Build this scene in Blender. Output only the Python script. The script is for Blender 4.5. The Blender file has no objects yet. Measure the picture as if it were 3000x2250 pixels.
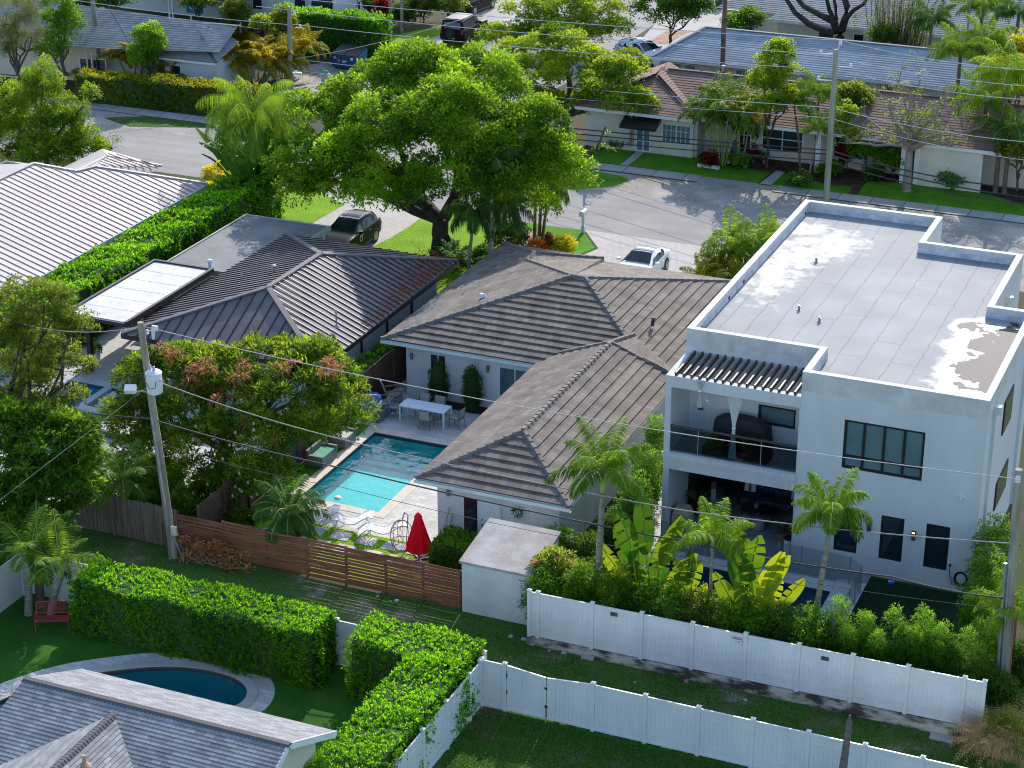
import bpy, bmesh, math, random
import numpy as np
from math import radians, sin, cos, pi, atan2, sqrt
from mathutils import Vector, Matrix
from mathutils.geometry import tessellate_polygon

# ------------------------------------------------------------ camera / light
C = bpy.context.scene.collection
scene = bpy.context.scene
CAMZ = 37.5; FPX = 5950.0; PITCH = radians(23.6); YAW = radians(23.0)
cam_d = bpy.data.cameras.new('camera'); cam = bpy.data.objects.new('camera', cam_d); C.objects.link(cam)
cam.location = (0, 0, CAMZ); cam.rotation_euler = (radians(90) - PITCH, 0, YAW)
cam_d.sensor_width = 36; cam_d.lens = FPX / 3000 * 36; cam_d.clip_end = 2000; cam_d.clip_start = 1
scene.camera = cam
SUN_AZ = radians(-7.5); SUN_EL = radians(31.5)
world = bpy.data.worlds.new('World'); scene.world = world; world.use_nodes = True
wn = world.node_tree
sky = wn.nodes.new('ShaderNodeTexSky'); sky.sky_type = 'NISHITA'; sky.sun_disc = False
sky.sun_elevation = SUN_EL; sky.sun_rotation = SUN_AZ; sky.air_density = 1.0; sky.dust_density = 1.0; sky.ozone_density = 2.0
wn.links.new(sky.outputs[0], wn.nodes['Background'].inputs[0]); wn.nodes['Background'].inputs[1].default_value = 0.15
sd = bpy.data.lights.new('sun', 'SUN'); sun = bpy.data.objects.new('sun', sd); C.objects.link(sun)
sd.energy = 2.75; sd.angle = radians(0.5); sd.color = (1.0, 0.93, 0.83)
sv = Vector((sin(SUN_AZ) * cos(SUN_EL), cos(SUN_AZ) * cos(SUN_EL), sin(SUN_EL)))
sun.rotation_euler = (-sv).to_track_quat('-Z', 'Y').to_euler(); sun.location = (-30, 120, 60)
scene.view_settings.view_transform = 'Standard'; scene.view_settings.look = 'None'
scene.view_settings.exposure = 1.06; scene.view_settings.gamma = 1.0
scene.cycles.filter_width = 1.05; scene.cycles.max_bounces = 7; scene.cycles.diffuse_bounces = 3; scene.cycles.glossy_bounces = 3
scene.cycles.transparent_max_bounces = 8; scene.cycles.transmission_bounces = 4
RN = random.Random(7)
# photo measurements (3000x2250 px) -> metres on a known plane; everything is then built there at real size
_f = Vector((-sin(YAW) * cos(PITCH), cos(YAW) * cos(PITCH), -sin(PITCH))); _r = Vector((cos(YAW), sin(YAW), 0)); _u = _r.cross(_f)
def ray(x, y): return _f + _r * ((x - 1500) / FPX) - _u * ((y - 1125) / FPX)
def at(x, y, z=0.0):
    d = ray(x, y); return Vector((0, 0, CAMZ)) + d * ((z - CAMZ) / d.z)
def aty(x, y, Y):
    d = ray(x, y); return Vector((0, 0, CAMZ)) + d * (Y / d.y)
def atx(x, y, X):
    d = ray(x, y); return Vector((0, 0, CAMZ)) + d * (X / d.x)
def onplane(x, y, p, n):
    d = ray(x, y); o = Vector((0, 0, CAMZ)); return o + d * ((Vector(p) - o).dot(n) / d.dot(n))
def zof(base, y):          # height above a ground point whose image row is y
    lo, hi = -2.0, 30.0
    for _ in range(40):
        m = (lo + hi) / 2; q = Vector((base[0], base[1], m)) - Vector((0, 0, CAMZ))
        yy = 1125 - FPX * q.dot(_u) / q.dot(_f)
        if yy > y: lo = m
        else: hi = m
    return lo

# ------------------------------------------------------------ materials
MATS = {}
def srgb(r, g, b): 
    f = lambda c: (c / 255 / 12.92) if c / 255 <= .04045 else ((c / 255 + .055) / 1.055) ** 2.4
    return (f(r), f(g), f(b))
def mat(name, col, rough=.6, col2=None, scale=3.0, bump=0.0, bscale=None, metal=0.0, spec=.4, coords='Object', detail=5, emis=None, fac=(.35, .65), streak=None):
    if name in MATS: return MATS[name]
    m = bpy.data.materials.new(name); m.use_nodes = True; nt = m.node_tree; N = nt.nodes; L = nt.links
    b = N['Principled BSDF']; b.inputs['Roughness'].default_value = rough; b.inputs['Metallic'].default_value = metal
    b.inputs['Specular IOR Level'].default_value = spec
    tc = N.new('ShaderNodeTexCoord')
    if col2 is None:
        col2 = tuple(c * .8 for c in col); 
    no = N.new('ShaderNodeTexNoise'); no.inputs['Scale'].default_value = scale; no.inputs['Detail'].default_value = detail; no.inputs['Roughness'].default_value = .62
    src = tc.outputs['Object']
    if streak:
        mp = N.new('ShaderNodeMapping'); mp.inputs['Scale'].default_value = streak; L.new(src, mp.inputs[0]); src = mp.outputs[0]
    L.new(src, no.inputs['Vector'])
    cr = N.new('ShaderNodeValToRGB'); cr.color_ramp.elements[0].position = fac[0]; cr.color_ramp.elements[1].position = fac[1]
    cr.color_ramp.elements[0].color = (*col2, 1); cr.color_ramp.elements[1].color = (*col, 1)
    L.new(no.outputs['Fac'], cr.inputs[0]); L.new(cr.outputs[0], b.inputs['Base Color'])
    if bump:
        n2 = N.new('ShaderNodeTexNoise'); n2.inputs['Scale'].default_value = bscale or scale * 6; n2.inputs['Detail'].default_value = 6
        L.new(src, n2.inputs['Vector'])
        bp = N.new('ShaderNodeBump'); bp.inputs['Strength'].default_value = bump; bp.inputs['Distance'].default_value = .05
        L.new(n2.outputs['Fac'], bp.inputs['Height']); L.new(bp.outputs[0], b.inputs['Normal'])
    if emis: b.inputs['Emission Color'].default_value = (*emis[0], 1); b.inputs['Emission Strength'].default_value = emis[1]
    MATS[name] = m; return m
def brickmat(name, c1, c2, mortar, w, h, msize=.006, rough=.8, uv=True, bump=.4, noise=.35, nscale=1.2, stain=None, offset=.5, rot=0):
    m = bpy.data.materials.new(name); m.use_nodes = True; nt = m.node_tree; N = nt.nodes; L = nt.links
    b = N['Principled BSDF']; b.inputs['Roughness'].default_value = rough; b.inputs['Specular IOR Level'].default_value = .3
    tc = N.new('ShaderNodeTexCoord'); src = tc.outputs['UV' if uv else 'Object']
    mp = N.new('ShaderNodeMapping'); mp.inputs['Rotation'].default_value = (0, 0, rot); L.new(src, mp.inputs[0]); src2 = mp.outputs[0]
    br = N.new('ShaderNodeTexBrick'); br.inputs['Color1'].default_value = (*c1, 1); br.inputs['Color2'].default_value = (*c2, 1); br.inputs['Mortar'].default_value = (*mortar, 1)
    br.inputs['Scale'].default_value = 1; br.inputs['Brick Width'].default_value = w; br.inputs['Row Height'].default_value = h; br.inputs['Mortar Size'].default_value = msize; br.offset = offset
    br.inputs['Mortar Smooth'].default_value = .3
    L.new(src2, br.inputs['Vector'])
    no = N.new('ShaderNodeTexNoise'); no.inputs['Scale'].default_value = nscale; no.inputs['Detail'].default_value = 6; L.new(src, no.inputs['Vector'])
    cr = N.new('ShaderNodeValToRGB'); cr.color_ramp.elements[0].position = .3; cr.color_ramp.elements[1].position = .7
    s = stain or (1 - noise,) * 3
    cr.color_ramp.elements[0].color = (*s, 1); cr.color_ramp.elements[1].color = (1, 1, 1, 1); L.new(no.outputs['Fac'], cr.inputs[0])
    mx = N.new('ShaderNodeMix'); mx.data_type = 'RGBA'; mx.blend_type = 'MULTIPLY'; mx.inputs[0].default_value = 1
    L.new(br.outputs['Color'], mx.inputs[6]); L.new(cr.outputs[0], mx.inputs[7]); L.new(mx.outputs[2], b.inputs['Base Color'])
    bp = N.new('ShaderNodeBump'); bp.inputs['Strength'].default_value = bump; bp.inputs['Distance'].default_value = .02; bp.invert = True
    L.new(br.outputs['Fac'], bp.inputs['Height']); L.new(bp.outputs[0], b.inputs['Normal'])
    MATS[name] = m; return m
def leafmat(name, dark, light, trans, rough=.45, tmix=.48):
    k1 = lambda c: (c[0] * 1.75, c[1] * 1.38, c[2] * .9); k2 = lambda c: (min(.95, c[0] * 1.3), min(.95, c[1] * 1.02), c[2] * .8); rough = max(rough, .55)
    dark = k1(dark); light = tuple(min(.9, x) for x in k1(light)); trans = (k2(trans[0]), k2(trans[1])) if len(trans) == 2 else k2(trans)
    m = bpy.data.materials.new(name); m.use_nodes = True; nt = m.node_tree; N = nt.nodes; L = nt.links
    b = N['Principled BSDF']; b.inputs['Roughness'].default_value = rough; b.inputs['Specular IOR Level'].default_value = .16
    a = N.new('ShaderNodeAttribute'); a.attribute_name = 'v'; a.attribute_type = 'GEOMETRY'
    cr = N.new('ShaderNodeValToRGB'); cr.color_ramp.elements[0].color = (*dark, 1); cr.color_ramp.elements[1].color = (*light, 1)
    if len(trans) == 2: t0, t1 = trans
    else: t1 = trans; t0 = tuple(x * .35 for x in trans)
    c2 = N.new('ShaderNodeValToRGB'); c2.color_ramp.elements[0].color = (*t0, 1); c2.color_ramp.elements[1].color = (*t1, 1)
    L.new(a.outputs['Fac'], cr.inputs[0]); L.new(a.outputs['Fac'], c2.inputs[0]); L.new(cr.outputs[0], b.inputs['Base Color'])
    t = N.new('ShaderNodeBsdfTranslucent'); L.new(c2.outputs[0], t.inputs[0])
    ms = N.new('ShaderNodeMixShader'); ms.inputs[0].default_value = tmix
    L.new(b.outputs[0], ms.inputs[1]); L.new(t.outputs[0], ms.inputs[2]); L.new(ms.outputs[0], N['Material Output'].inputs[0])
    MATS[name] = m; return m

# ------------------------------------------------------------ object helpers
def wloc(o):
    l = Vector((0, 0, 0))
    while o is not None: l = l + o.location; o = o.parent
    return l
def tag(o, label=None, cat=None, group=None, kind=None):
    if label: o['label'] = label
    if cat: o['category'] = cat
    if group: o['group'] = group
    if kind: o['kind'] = kind
    return o
def thing(name, label, cat, loc=(0, 0, 0), group=None, rz=0):
    o = bpy.data.objects.new(name, None); C.objects.link(o); o.empty_display_size = .3
    o.location = loc; o.rotation_euler = (0, 0, rz); return tag(o, label, cat, group)
def dup(root, loc, rz=0, label=None, group=None):
    r = root.copy(); C.objects.link(r); r.location = loc; r.rotation_euler = (0, 0, rz)
    if label: r['label'] = label
    if group: r['group'] = group
    for ch in list(root.children):
        c = ch.copy(); C.objects.link(c); c.parent = r
        for g in ch.children:
            d = g.copy(); C.objects.link(d); d.parent = c
    return r
class MB:
    def __init__(s): s.v = []; s.f = []; s.uv = []
    def face(s, pts, uv=None):
        n = len(s.v); s.v += [tuple(p) for p in pts]; s.f.append(list(range(n, n + len(pts)))); s.uv.append(uv)
    def mesh(s, verts, faces):
        n = len(s.v); s.v += [tuple(p) for p in verts]
        for f in faces: s.f.append([n + i for i in f]); s.uv.append(None)
    def box(s, x0, y0, z0, x1, y1, z1):
        P = [(x, y, z) for z in (z0, z1) for x, y in ((x0, y0), (x1, y0), (x1, y1), (x0, y1))]
        s.mesh(P, [(3, 2, 1, 0), (4, 5, 6, 7), (0, 1, 5, 4), (1, 2, 6, 5), (2, 3, 7, 6), (3, 0, 4, 7)]); return s
    def rbox(s, c, size, rz=0, tilt=0):
        M = Matrix.Translation(c) @ Matrix.Rotation(rz, 4, 'Z') @ Matrix.Rotation(tilt, 4, 'X'); a, b, d = (k / 2 for k in size)
        P = [M @ Vector((x, y, z)) for z in (-d, d) for x, y in ((-a, -b), (a, -b), (a, b), (-a, b))]
        s.mesh(P, [(3, 2, 1, 0), (4, 5, 6, 7), (0, 1, 5, 4), (1, 2, 6, 5), (2, 3, 7, 6), (3, 0, 4, 7)]); return s
    def beam(s, p, q, w, h, up=(0, 0, 1)):
        p = Vector(p); q = Vector(q); d = (q - p).normalized(); r = d.cross(Vector(up))
        if r.length < 1e-4: r = Vector((1, 0, 0))
        r.normalize(); u = r.cross(d); P = []
        for e in (p, q):
            for a, b in ((-1, -1), (1, -1), (1, 1), (-1, 1)): P.append(e + r * a * w / 2 + u * b * h / 2)
        s.mesh(P, [(0, 1, 2, 3), (7, 6, 5, 4), (0, 4, 5, 1), (1, 5, 6, 2), (2, 6, 7, 3), (3, 7, 4, 0)]); return s
    def tube(s, pts, r, seg=7, cap=True):
        pts = [Vector(p) for p in pts]; rs = r if isinstance(r, (list, tuple)) else [r] * len(pts); V = []; F = []
        for i, p in enumerate(pts):
            d = (pts[min(i + 1, len(pts) - 1)] - pts[max(i - 1, 0)]).normalized()
            a = d.cross(Vector((0, 0, 1))); a = a if a.length > 1e-3 else d.cross(Vector((0, 1, 0))); a.normalize(); b = d.cross(a)
            for k in range(seg):
                t = 2 * pi * k / seg; V.append(p + (a * cos(t) + b * sin(t)) * rs[i])
        for i in range(len(pts) - 1):
            for k in range(seg): F.append((i * seg + k, i * seg + (k + 1) % seg, (i + 1) * seg + (k + 1) % seg, (i + 1) * seg + k))
        if cap: F.append(tuple(range(seg))[::-1]); F.append(tuple(range((len(pts) - 1) * seg, len(pts) * seg)))
        s.mesh(V, F); return s
    def lathe(s, prof, c=(0, 0, 0), seg=20, axis='Z'):
        V = []; F = []
        for r, z in prof:
            for k in range(seg):
                t = 2 * pi * k / seg; a, b = r * cos(t), r * sin(t)
                V.append(Vector(c) + (Vector((a, b, z)) if axis == 'Z' else Vector((z, a, b)) if axis == 'X' else Vector((a, z, b))))
        for i in range(len(prof) - 1):
            for k in range(seg): F.append((i * seg + k, i * seg + (k + 1) % seg, (i + 1) * seg + (k + 1) % seg, (i + 1) * seg + k))
        F.append(tuple(range(seg))[::-1]); F.append(tuple(range((len(prof) - 1) * seg, len(prof) * seg)))
        s.mesh(V, F); return s
    def prism(s, poly, z0, z1, holes=(), sides=True):     # poly (x,y) list, with holes, solid
        loops = [[Vector((p[0], p[1], 0)) for p in l] for l in [poly, *holes]]
        tris = tessellate_polygon(loops); flat = [p for l in loops for p in l]
        top = [(p.x, p.y, z1) for p in flat]
        def up(t):
            a, b, c = (flat[i] for i in t); return t if (b - a).cross(c - a).z > 0 else t[::-1]
        s.mesh(top, [up(t) for t in tris])
        if sides and z0 < z1:
            for l in loops:
                for i in range(len(l)):
                    a, b = l[i], l[(i + 1) % len(l)]; s.face([(a.x, a.y, z0), (b.x, b.y, z0), (b.x, b.y, z1), (a.x, a.y, z1)])
        return s
    def wall(s, o, ux, uz, outer, holes, th):   # panel in plane (ux,uz) through o; thickness th along normal (ux x uz) behind
        o = Vector(o); ux = Vector(ux); uz = Vector(uz); n = ux.cross(uz)
        loops = [[Vector((p[0], p[1], 0)) for p in l] for l in [outer, *holes]]; flat = [p for l in loops for p in l]
        tris = tessellate_polygon(loops)
        for t, k in ((0, 1), (th, -1)):
            P = [o + ux * p.x + uz * p.y - n * t for p in flat]; s.mesh(P, [tuple(q)[::k] for q in tris])
        for l in loops:
            for i in range(len(l)):
                a, b = l[i], l[(i + 1) % len(l)]; A = o + ux * a.x + uz * a.y; B = o + ux * b.x + uz * b.y
                s.face([A, B, B - n * th, A - n * th])
        return s
    def build(s, name, m, parent=None, smooth=False, loc=None, fix=True):
        me = bpy.data.meshes.new(name); off = wloc(parent) if parent is not None else Vector(loc or (0, 0, 0))
        me.from_pydata([(v[0] - off.x, v[1] - off.y, v[2] - off.z) for v in s.v], [], s.f)
        if any(u is not None for u in s.uv):
            ul = me.uv_layers.new(name='UVMap'); k = 0
            for f, u in zip(s.f, s.uv):
                for j in range(len(f)):
                    if u is not None: ul.data[k].uv = u[j]
                    k += 1
        for mm in (m if isinstance(m, (list, tuple)) else [m]): me.materials.append(mm)
        if fix:
            bm = bmesh.new(); bm.from_mesh(me); bmesh.ops.recalc_face_normals(bm, faces=bm.faces); bm.to_mesh(me); bm.free()
        if smooth:
            me.polygons.foreach_set('use_smooth', [True] * len(me.polygons))
            try: me.set_sharp_from_angle(angle=radians(40))
            except Exception: pass
        o = bpy.data.objects.new(name, me); C.objects.link(o)
        if parent is not None: o.parent = parent
        else: o.location = off
        return o
def frame(poly):
    n = Vector((0, 0, 0)); P = [Vector(p) for p in poly]
    for i in range(len(P)):
        a, b = P[i], P[(i + 1) % len(P)]; n += Vector(((a.y - b.y) * (a.z + b.z), (a.z - b.z) * (a.x + b.x), (a.x - b.x) * (a.y + b.y)))
    n.normalize(); n = n if n.z > 0 else -n
    s = Vector((0, 0, 1)) - n * n.z
    s = s.normalized() if s.length > 1e-4 else Vector((0, 1, 0)); e = s.cross(n)
    o = min(P, key=lambda p: p.dot(s)); return o, e, s, n
def clip(P, lo, hi, ax):     # P list of 2D, keep lo<=p[ax]<=hi
    for sgn, lim in ((1, lo), (-1, -hi)):
        Q = []
        for i in range(len(P)):
            a, b = P[i], P[(i + 1) % len(P)]; da, db = sgn * a[ax] - lim, sgn * b[ax] - lim
            if da >= 0: Q.append(a)
            if (da > 0 and db < 0) or (da < 0 and db > 0):
                t = da / (da - db); Q.append((a[0] + (b[0] - a[0]) * t, a[1] + (b[1] - a[1]) * t))
        P = Q
        if not P: return P
    return P
def courses(mb, poly, step, lift, wob=0):
    o, e, s, n = frame(poly); P = [((Vector(p) - o).dot(e), (Vector(p) - o).dot(s)) for p in poly]
    top = max(p[1] for p in P); k = 0
    while k * step < top - 1e-3:
        b0, b1 = k * step, min((k + 1) * step, top); Q = clip(P, b0, b1, 1)
        if len(Q) > 2:
            P3 = [o + e * a + s * b + n * (lift * (1 - (b - b0) / step)) for a, b in Q]
            mb.face(P3, [(a, b) for a, b in Q])
            low = [q for q in Q if abs(q[1] - b0) < 1e-4]
            if len(low) >= 2:
                a0, a1 = min(q[0] for q in low), max(q[0] for q in low)
                A = o + e * a0 + s * b0; B = o + e * a1 + s * b0; mb.face([A, B, B + n * lift, A + n * lift], [(a0, b0), (a1, b0), (a1, b0 + .01), (a0, b0 + .01)])
        k += 1
def flatplane(mb, poly):
    o, e, s, n = frame(poly); mb.face(poly, [((Vector(p) - o).dot(e), (Vector(p) - o).dot(s)) for p in poly])
def seams(mb, poly, sp, w, h, phase=0):
    o, e, s, n = frame(poly); P = [((Vector(p) - o).dot(e), (Vector(p) - o).dot(s)) for p in poly]
    a0 = min(p[0] for p in P); a1 = max(p[0] for p in P); a = a0 + sp * (.5 + phase)
    while a < a1:
        Q = clip(P, a - 1e-3, a + 1e-3, 0)
        if Q:
            b0 = min(q[1] for q in Q); b1 = max(q[1] for q in Q)
            if b1 - b0 > .1: mb.beam(o + e * a + s * b0 + n * h / 2, o + e * a + s * b1 + n * h / 2, w, h, up=n)
        a += sp
def caps(mb, p, q, w=.24, h=.09, step=.36, lap=.035):
    p = Vector(p); q = Vector(q); d = q - p; L = d.length; d.normalize(); n = int(L / step) or 1; r = d.cross(Vector((0, 0, 1))).normalized(); u = r.cross(d)
    for i in range(n):
        a = p + d * (L * i / n - .03); b = p + d * (L * (i + 1) / n + .02); z0, z1 = lap, 0
        pr = []
        for e, z, k in ((a, z0, 1.12), (b, z1, .95)):
            pr += [e - r * w / 2 * k + u * (z - .05), e - r * w * .26 * k + u * (h * .8 + z), e + r * w * .26 * k + u * (h * .8 + z), e + r * w / 2 * k + u * (z - .05)]
        mb.mesh(pr, [(0, 4, 5, 1), (1, 5, 6, 2), (2, 6, 7, 3), (0, 1, 2, 3), (7, 6, 5, 4)])
def strip(mb, p, q, w, h): mb.beam(Vector(p) + Vector((0, 0, h * .4)), Vector(q) + Vector((0, 0, h * .4)), w, h)

# ------------------------------------------------------------ foliage
G = np.random.default_rng(11)
def unit(a): return a / np.maximum(np.linalg.norm(a, axis=-1, keepdims=True), 1e-9)
class Fol:
    def __init__(s): s.V = []; s.A = []
    def add(s, base, T, Nn, L, W, v, sag=0.0):
        base = np.asarray(base, float); T = unit(np.asarray(T, float)); S = unit(np.cross(T, Nn)); n = len(base)
        L = np.broadcast_to(L, n)[:, None]; W = np.broadcast_to(W, n)[:, None]
        mid = base + T * L * .5; tip = base + T * L; tip[:, 2] -= (sag * L)[:, 0] if np.ndim(sag) == 0 else sag
        Q = np.stack([base, mid + S * W * .5, tip, mid - S * W * .5], 1); s.V.append(Q); s.A.append(np.broadcast_to(v, n).astype(float))
    def quads(s, Q, v): s.V.append(Q); s.A.append(np.broadcast_to(v, len(Q)).astype(float))
    def build(s, name, m, parent=None, loc=(0, 0, 0)):
        Q = np.concatenate(s.V); A = np.clip(np.concatenate(s.A), 0, 1); n = len(Q)
        off = wloc(parent) if parent is not None else Vector(loc); Q = (Q - np.array(off)).reshape(-1, 3)
        me = bpy.data.meshes.new(name); me.vertices.add(4 * n); me.vertices.foreach_set('co', Q.astype(np.float32).ravel())
        me.loops.add(4 * n); me.loops.foreach_set('vertex_index', np.arange(4 * n, dtype=np.int32))
        me.polygons.add(n); me.polygons.foreach_set('loop_start', np.arange(n, dtype=np.int32) * 4)
        at_ = me.attributes.new('v', 'FLOAT', 'FACE'); at_.data.foreach_set('value', A.astype(np.float32))
        me.update(); me.validate(); me.materials.append(m)
        o = bpy.data.objects.new(name, me); C.objects.link(o)
        if parent is not None: o.parent = parent
        else: o.location = off
        return o
def rdir(n): return unit(G.normal(size=(n, 3)))
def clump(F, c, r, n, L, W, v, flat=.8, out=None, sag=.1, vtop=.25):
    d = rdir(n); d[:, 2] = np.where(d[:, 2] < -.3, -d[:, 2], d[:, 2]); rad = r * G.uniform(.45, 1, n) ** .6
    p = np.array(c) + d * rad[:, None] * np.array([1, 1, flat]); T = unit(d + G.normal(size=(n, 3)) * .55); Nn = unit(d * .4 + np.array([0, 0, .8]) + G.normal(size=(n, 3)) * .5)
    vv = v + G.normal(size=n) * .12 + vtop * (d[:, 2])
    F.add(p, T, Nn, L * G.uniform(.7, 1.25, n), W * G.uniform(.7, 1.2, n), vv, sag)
def crown(F, lobes, nc, cr, nl, L, W, v=.45, vs=.18, low=-.35, flat=.8, shell=.62):
    w = np.array([l[3] * l[4] for l in lobes], float) ** .8; w /= w.sum(); ks = G.choice(len(lobes), nc, p=w)
    out = []
    for k in ks:
        l = lobes[k]; d = rdir(1)[0]
        while d[2] < low: d = rdir(1)[0]
        q = G.uniform(shell, 1.0); c = np.array(l[:3]) + d * q * np.array(l[3:6]); out.append(c)
        clump(F, c, cr * G.uniform(.6, 1.3), nl, L, W, v + G.normal() * vs + .1 * d[2], flat)
    return out
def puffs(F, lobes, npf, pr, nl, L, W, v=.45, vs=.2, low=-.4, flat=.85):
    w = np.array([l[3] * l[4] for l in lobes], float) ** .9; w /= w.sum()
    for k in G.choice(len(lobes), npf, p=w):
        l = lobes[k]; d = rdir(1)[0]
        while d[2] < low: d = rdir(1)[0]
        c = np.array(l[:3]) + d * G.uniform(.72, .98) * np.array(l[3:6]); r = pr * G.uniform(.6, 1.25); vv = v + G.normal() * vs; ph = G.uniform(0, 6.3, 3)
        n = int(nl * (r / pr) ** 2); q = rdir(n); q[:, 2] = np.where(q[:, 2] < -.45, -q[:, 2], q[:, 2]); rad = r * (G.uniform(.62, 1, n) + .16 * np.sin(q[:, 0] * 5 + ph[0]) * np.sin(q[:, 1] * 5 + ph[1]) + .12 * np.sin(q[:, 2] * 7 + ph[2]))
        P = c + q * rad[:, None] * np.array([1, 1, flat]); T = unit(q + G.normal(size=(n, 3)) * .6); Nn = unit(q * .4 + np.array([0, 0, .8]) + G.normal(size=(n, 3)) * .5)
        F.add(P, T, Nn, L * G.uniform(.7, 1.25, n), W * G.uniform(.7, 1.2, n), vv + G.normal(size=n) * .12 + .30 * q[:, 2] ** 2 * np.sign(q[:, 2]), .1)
def trunk(mb, pts, r0, r1, seg=9): 
    n = len(pts); mb.tube(pts, [r0 + (r1 - r0) * i / (n - 1) for i in range(n)], seg)
def branch(mb, p, q, r0, r1, wob=.12, n=5, seg=6):
    p = Vector(p); q = Vector(q); L = (q - p).length; P = [p]
    for i in range(1, n): t = i / n; P.append(p.lerp(q, t) + Vector((RN.uniform(-1, 1), RN.uniform(-1, 1), RN.uniform(-.3, 1))) * wob * L * .5)
    P.append(q); trunk(mb, P, r0, r1, seg); return P
def frond(F, base, az, el, L, droop, nleaf, ll, lw, v, vj=.08, spread=1.0, hang=.35, rach=None, twist=0.0, t0=.12):
    n = 14; d = np.array([cos(az), sin(az)]); P = [np.array(base, float)]; e = el
    for i in range(n): P.append(P[-1] + np.array([d[0] * cos(e), d[1] * cos(e), sin(e)]) * L / n); e -= droop / n * (.4 + 1.2 * i / n)
    P = np.array(P); nleaf = int(nleaf * 1.2); lw = lw * 1.15; t = np.linspace(t0, .99, nleaf); x = t * n; i = np.minimum(x.astype(int), n - 1); p = P[i] + (P[i + 1] - P[i]) * (x - i)[:, None]
    T = unit(P[i + 1] - P[i]); side = np.array([-sin(az), cos(az), 0.0]); up = unit(np.cross(T, side))
    if up[0][2] < 0: up = -up
    shape = np.sin(np.pi * np.clip(t * .86 + .12, 0, 1)) ** .7
    for sg in (1, -1):
        ang = G.normal(size=nleaf) * .22
        dd = side * sg * (spread * .85) + T * .55 + up * (.15 + twist * sg + ang)[:, None] + np.array([0, 0, -hang]); l = ll * shape * G.uniform(.85, 1.1, nleaf)
        F.add(p, dd, up + G.normal(size=(nleaf, 3)) * .25, l, lw, v + G.normal(size=nleaf) * vj, sag=hang * .6)
    if rach is not None: rach.tube([Vector(q) for q in P], [.022 * (1 - .8 * k / n) + .004 for k in range(n + 1)], 4, cap=False)
def palm(name, label, x, y, h, nf, L, mleaf, mtr, r=.12, lean=(0, 0), el=(.2, 1.2), droop=1.6, nleaf=34, ll=.55, lw=.06, v=.45, group=None, cat='palm tree', z=0, shaft=None, hang=.35, stems=1, spreadr=.5, rings=False, az0=None):
    t = thing(name, label, cat, (x, y, z), group); F = Fol(); tb = MB(); rc = MB(); sh = MB()
    for s_ in range(stems):
        a = 2 * pi * s_ / max(stems, 1) + RN.uniform(-.4, .4); rr = spreadr if stems > 1 else 0
        b = Vector((x + rr * .5 * cos(a), y + rr * .5 * sin(a), z)); hh = h * (RN.uniform(.72, 1.05) if stems > 1 else 1)
        tip = b + Vector((lean[0] + rr * 1.6 * cos(a), lean[1] + rr * 1.6 * sin(a), hh)); m_ = b.lerp(tip, .5) + Vector((-lean[0] * .15, -lean[1] * .15, 0))
        P = [b, b.lerp(m_, .5), m_, m_.lerp(tip, .5), tip]; tb.tube(P, [r * 1.25, r * 1.05, r, r * .92, r * .8], 9)
        if rings:
            for k in range(int(hh / .16)):
                q = k * .16 / hh; c = b.lerp(m_, q * 2) if q < .5 else m_.lerp(tip, q * 2 - 1); rk = r * (1.27 - .4 * q); tb.lathe([(rk, 0), (rk * 1.05, .02), (rk, .04)], c, 9)
        if shaft: sh.tube([tip, tip + Vector((0, 0, shaft * .5)), tip + Vector((0, 0, shaft))], [r * .95, r * 1.1, r * .5], 8); tip = tip + Vector((0, 0, shaft * .85))
        for k in range(nf):
            az = 2 * pi * (k + RN.uniform(-.3, .3)) / nf * 2.618 if az0 is None else az0 + RN.uniform(-1.2, 1.2)
            q = k / max(nf - 1, 1); e = el[0] + (el[1] - el[0]) * q
            frond(F, tip, az, e + RN.uniform(-.12, .12), L * RN.uniform(.85, 1.1), droop * (1.15 - .5 * q), nleaf, ll, lw, v + .25 * q - .1 + RN.uniform(-.1, .1), rach=rc, hang=hang)
    F.build('crown', mleaf, t); tb.build('trunk', mtr, t, smooth=True); rc.build('frond_stem', MATS['frondstem'], t)
    if shaft: sh.build('crownshaft', MATS['shaft'], t, smooth=True)
    return t
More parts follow.
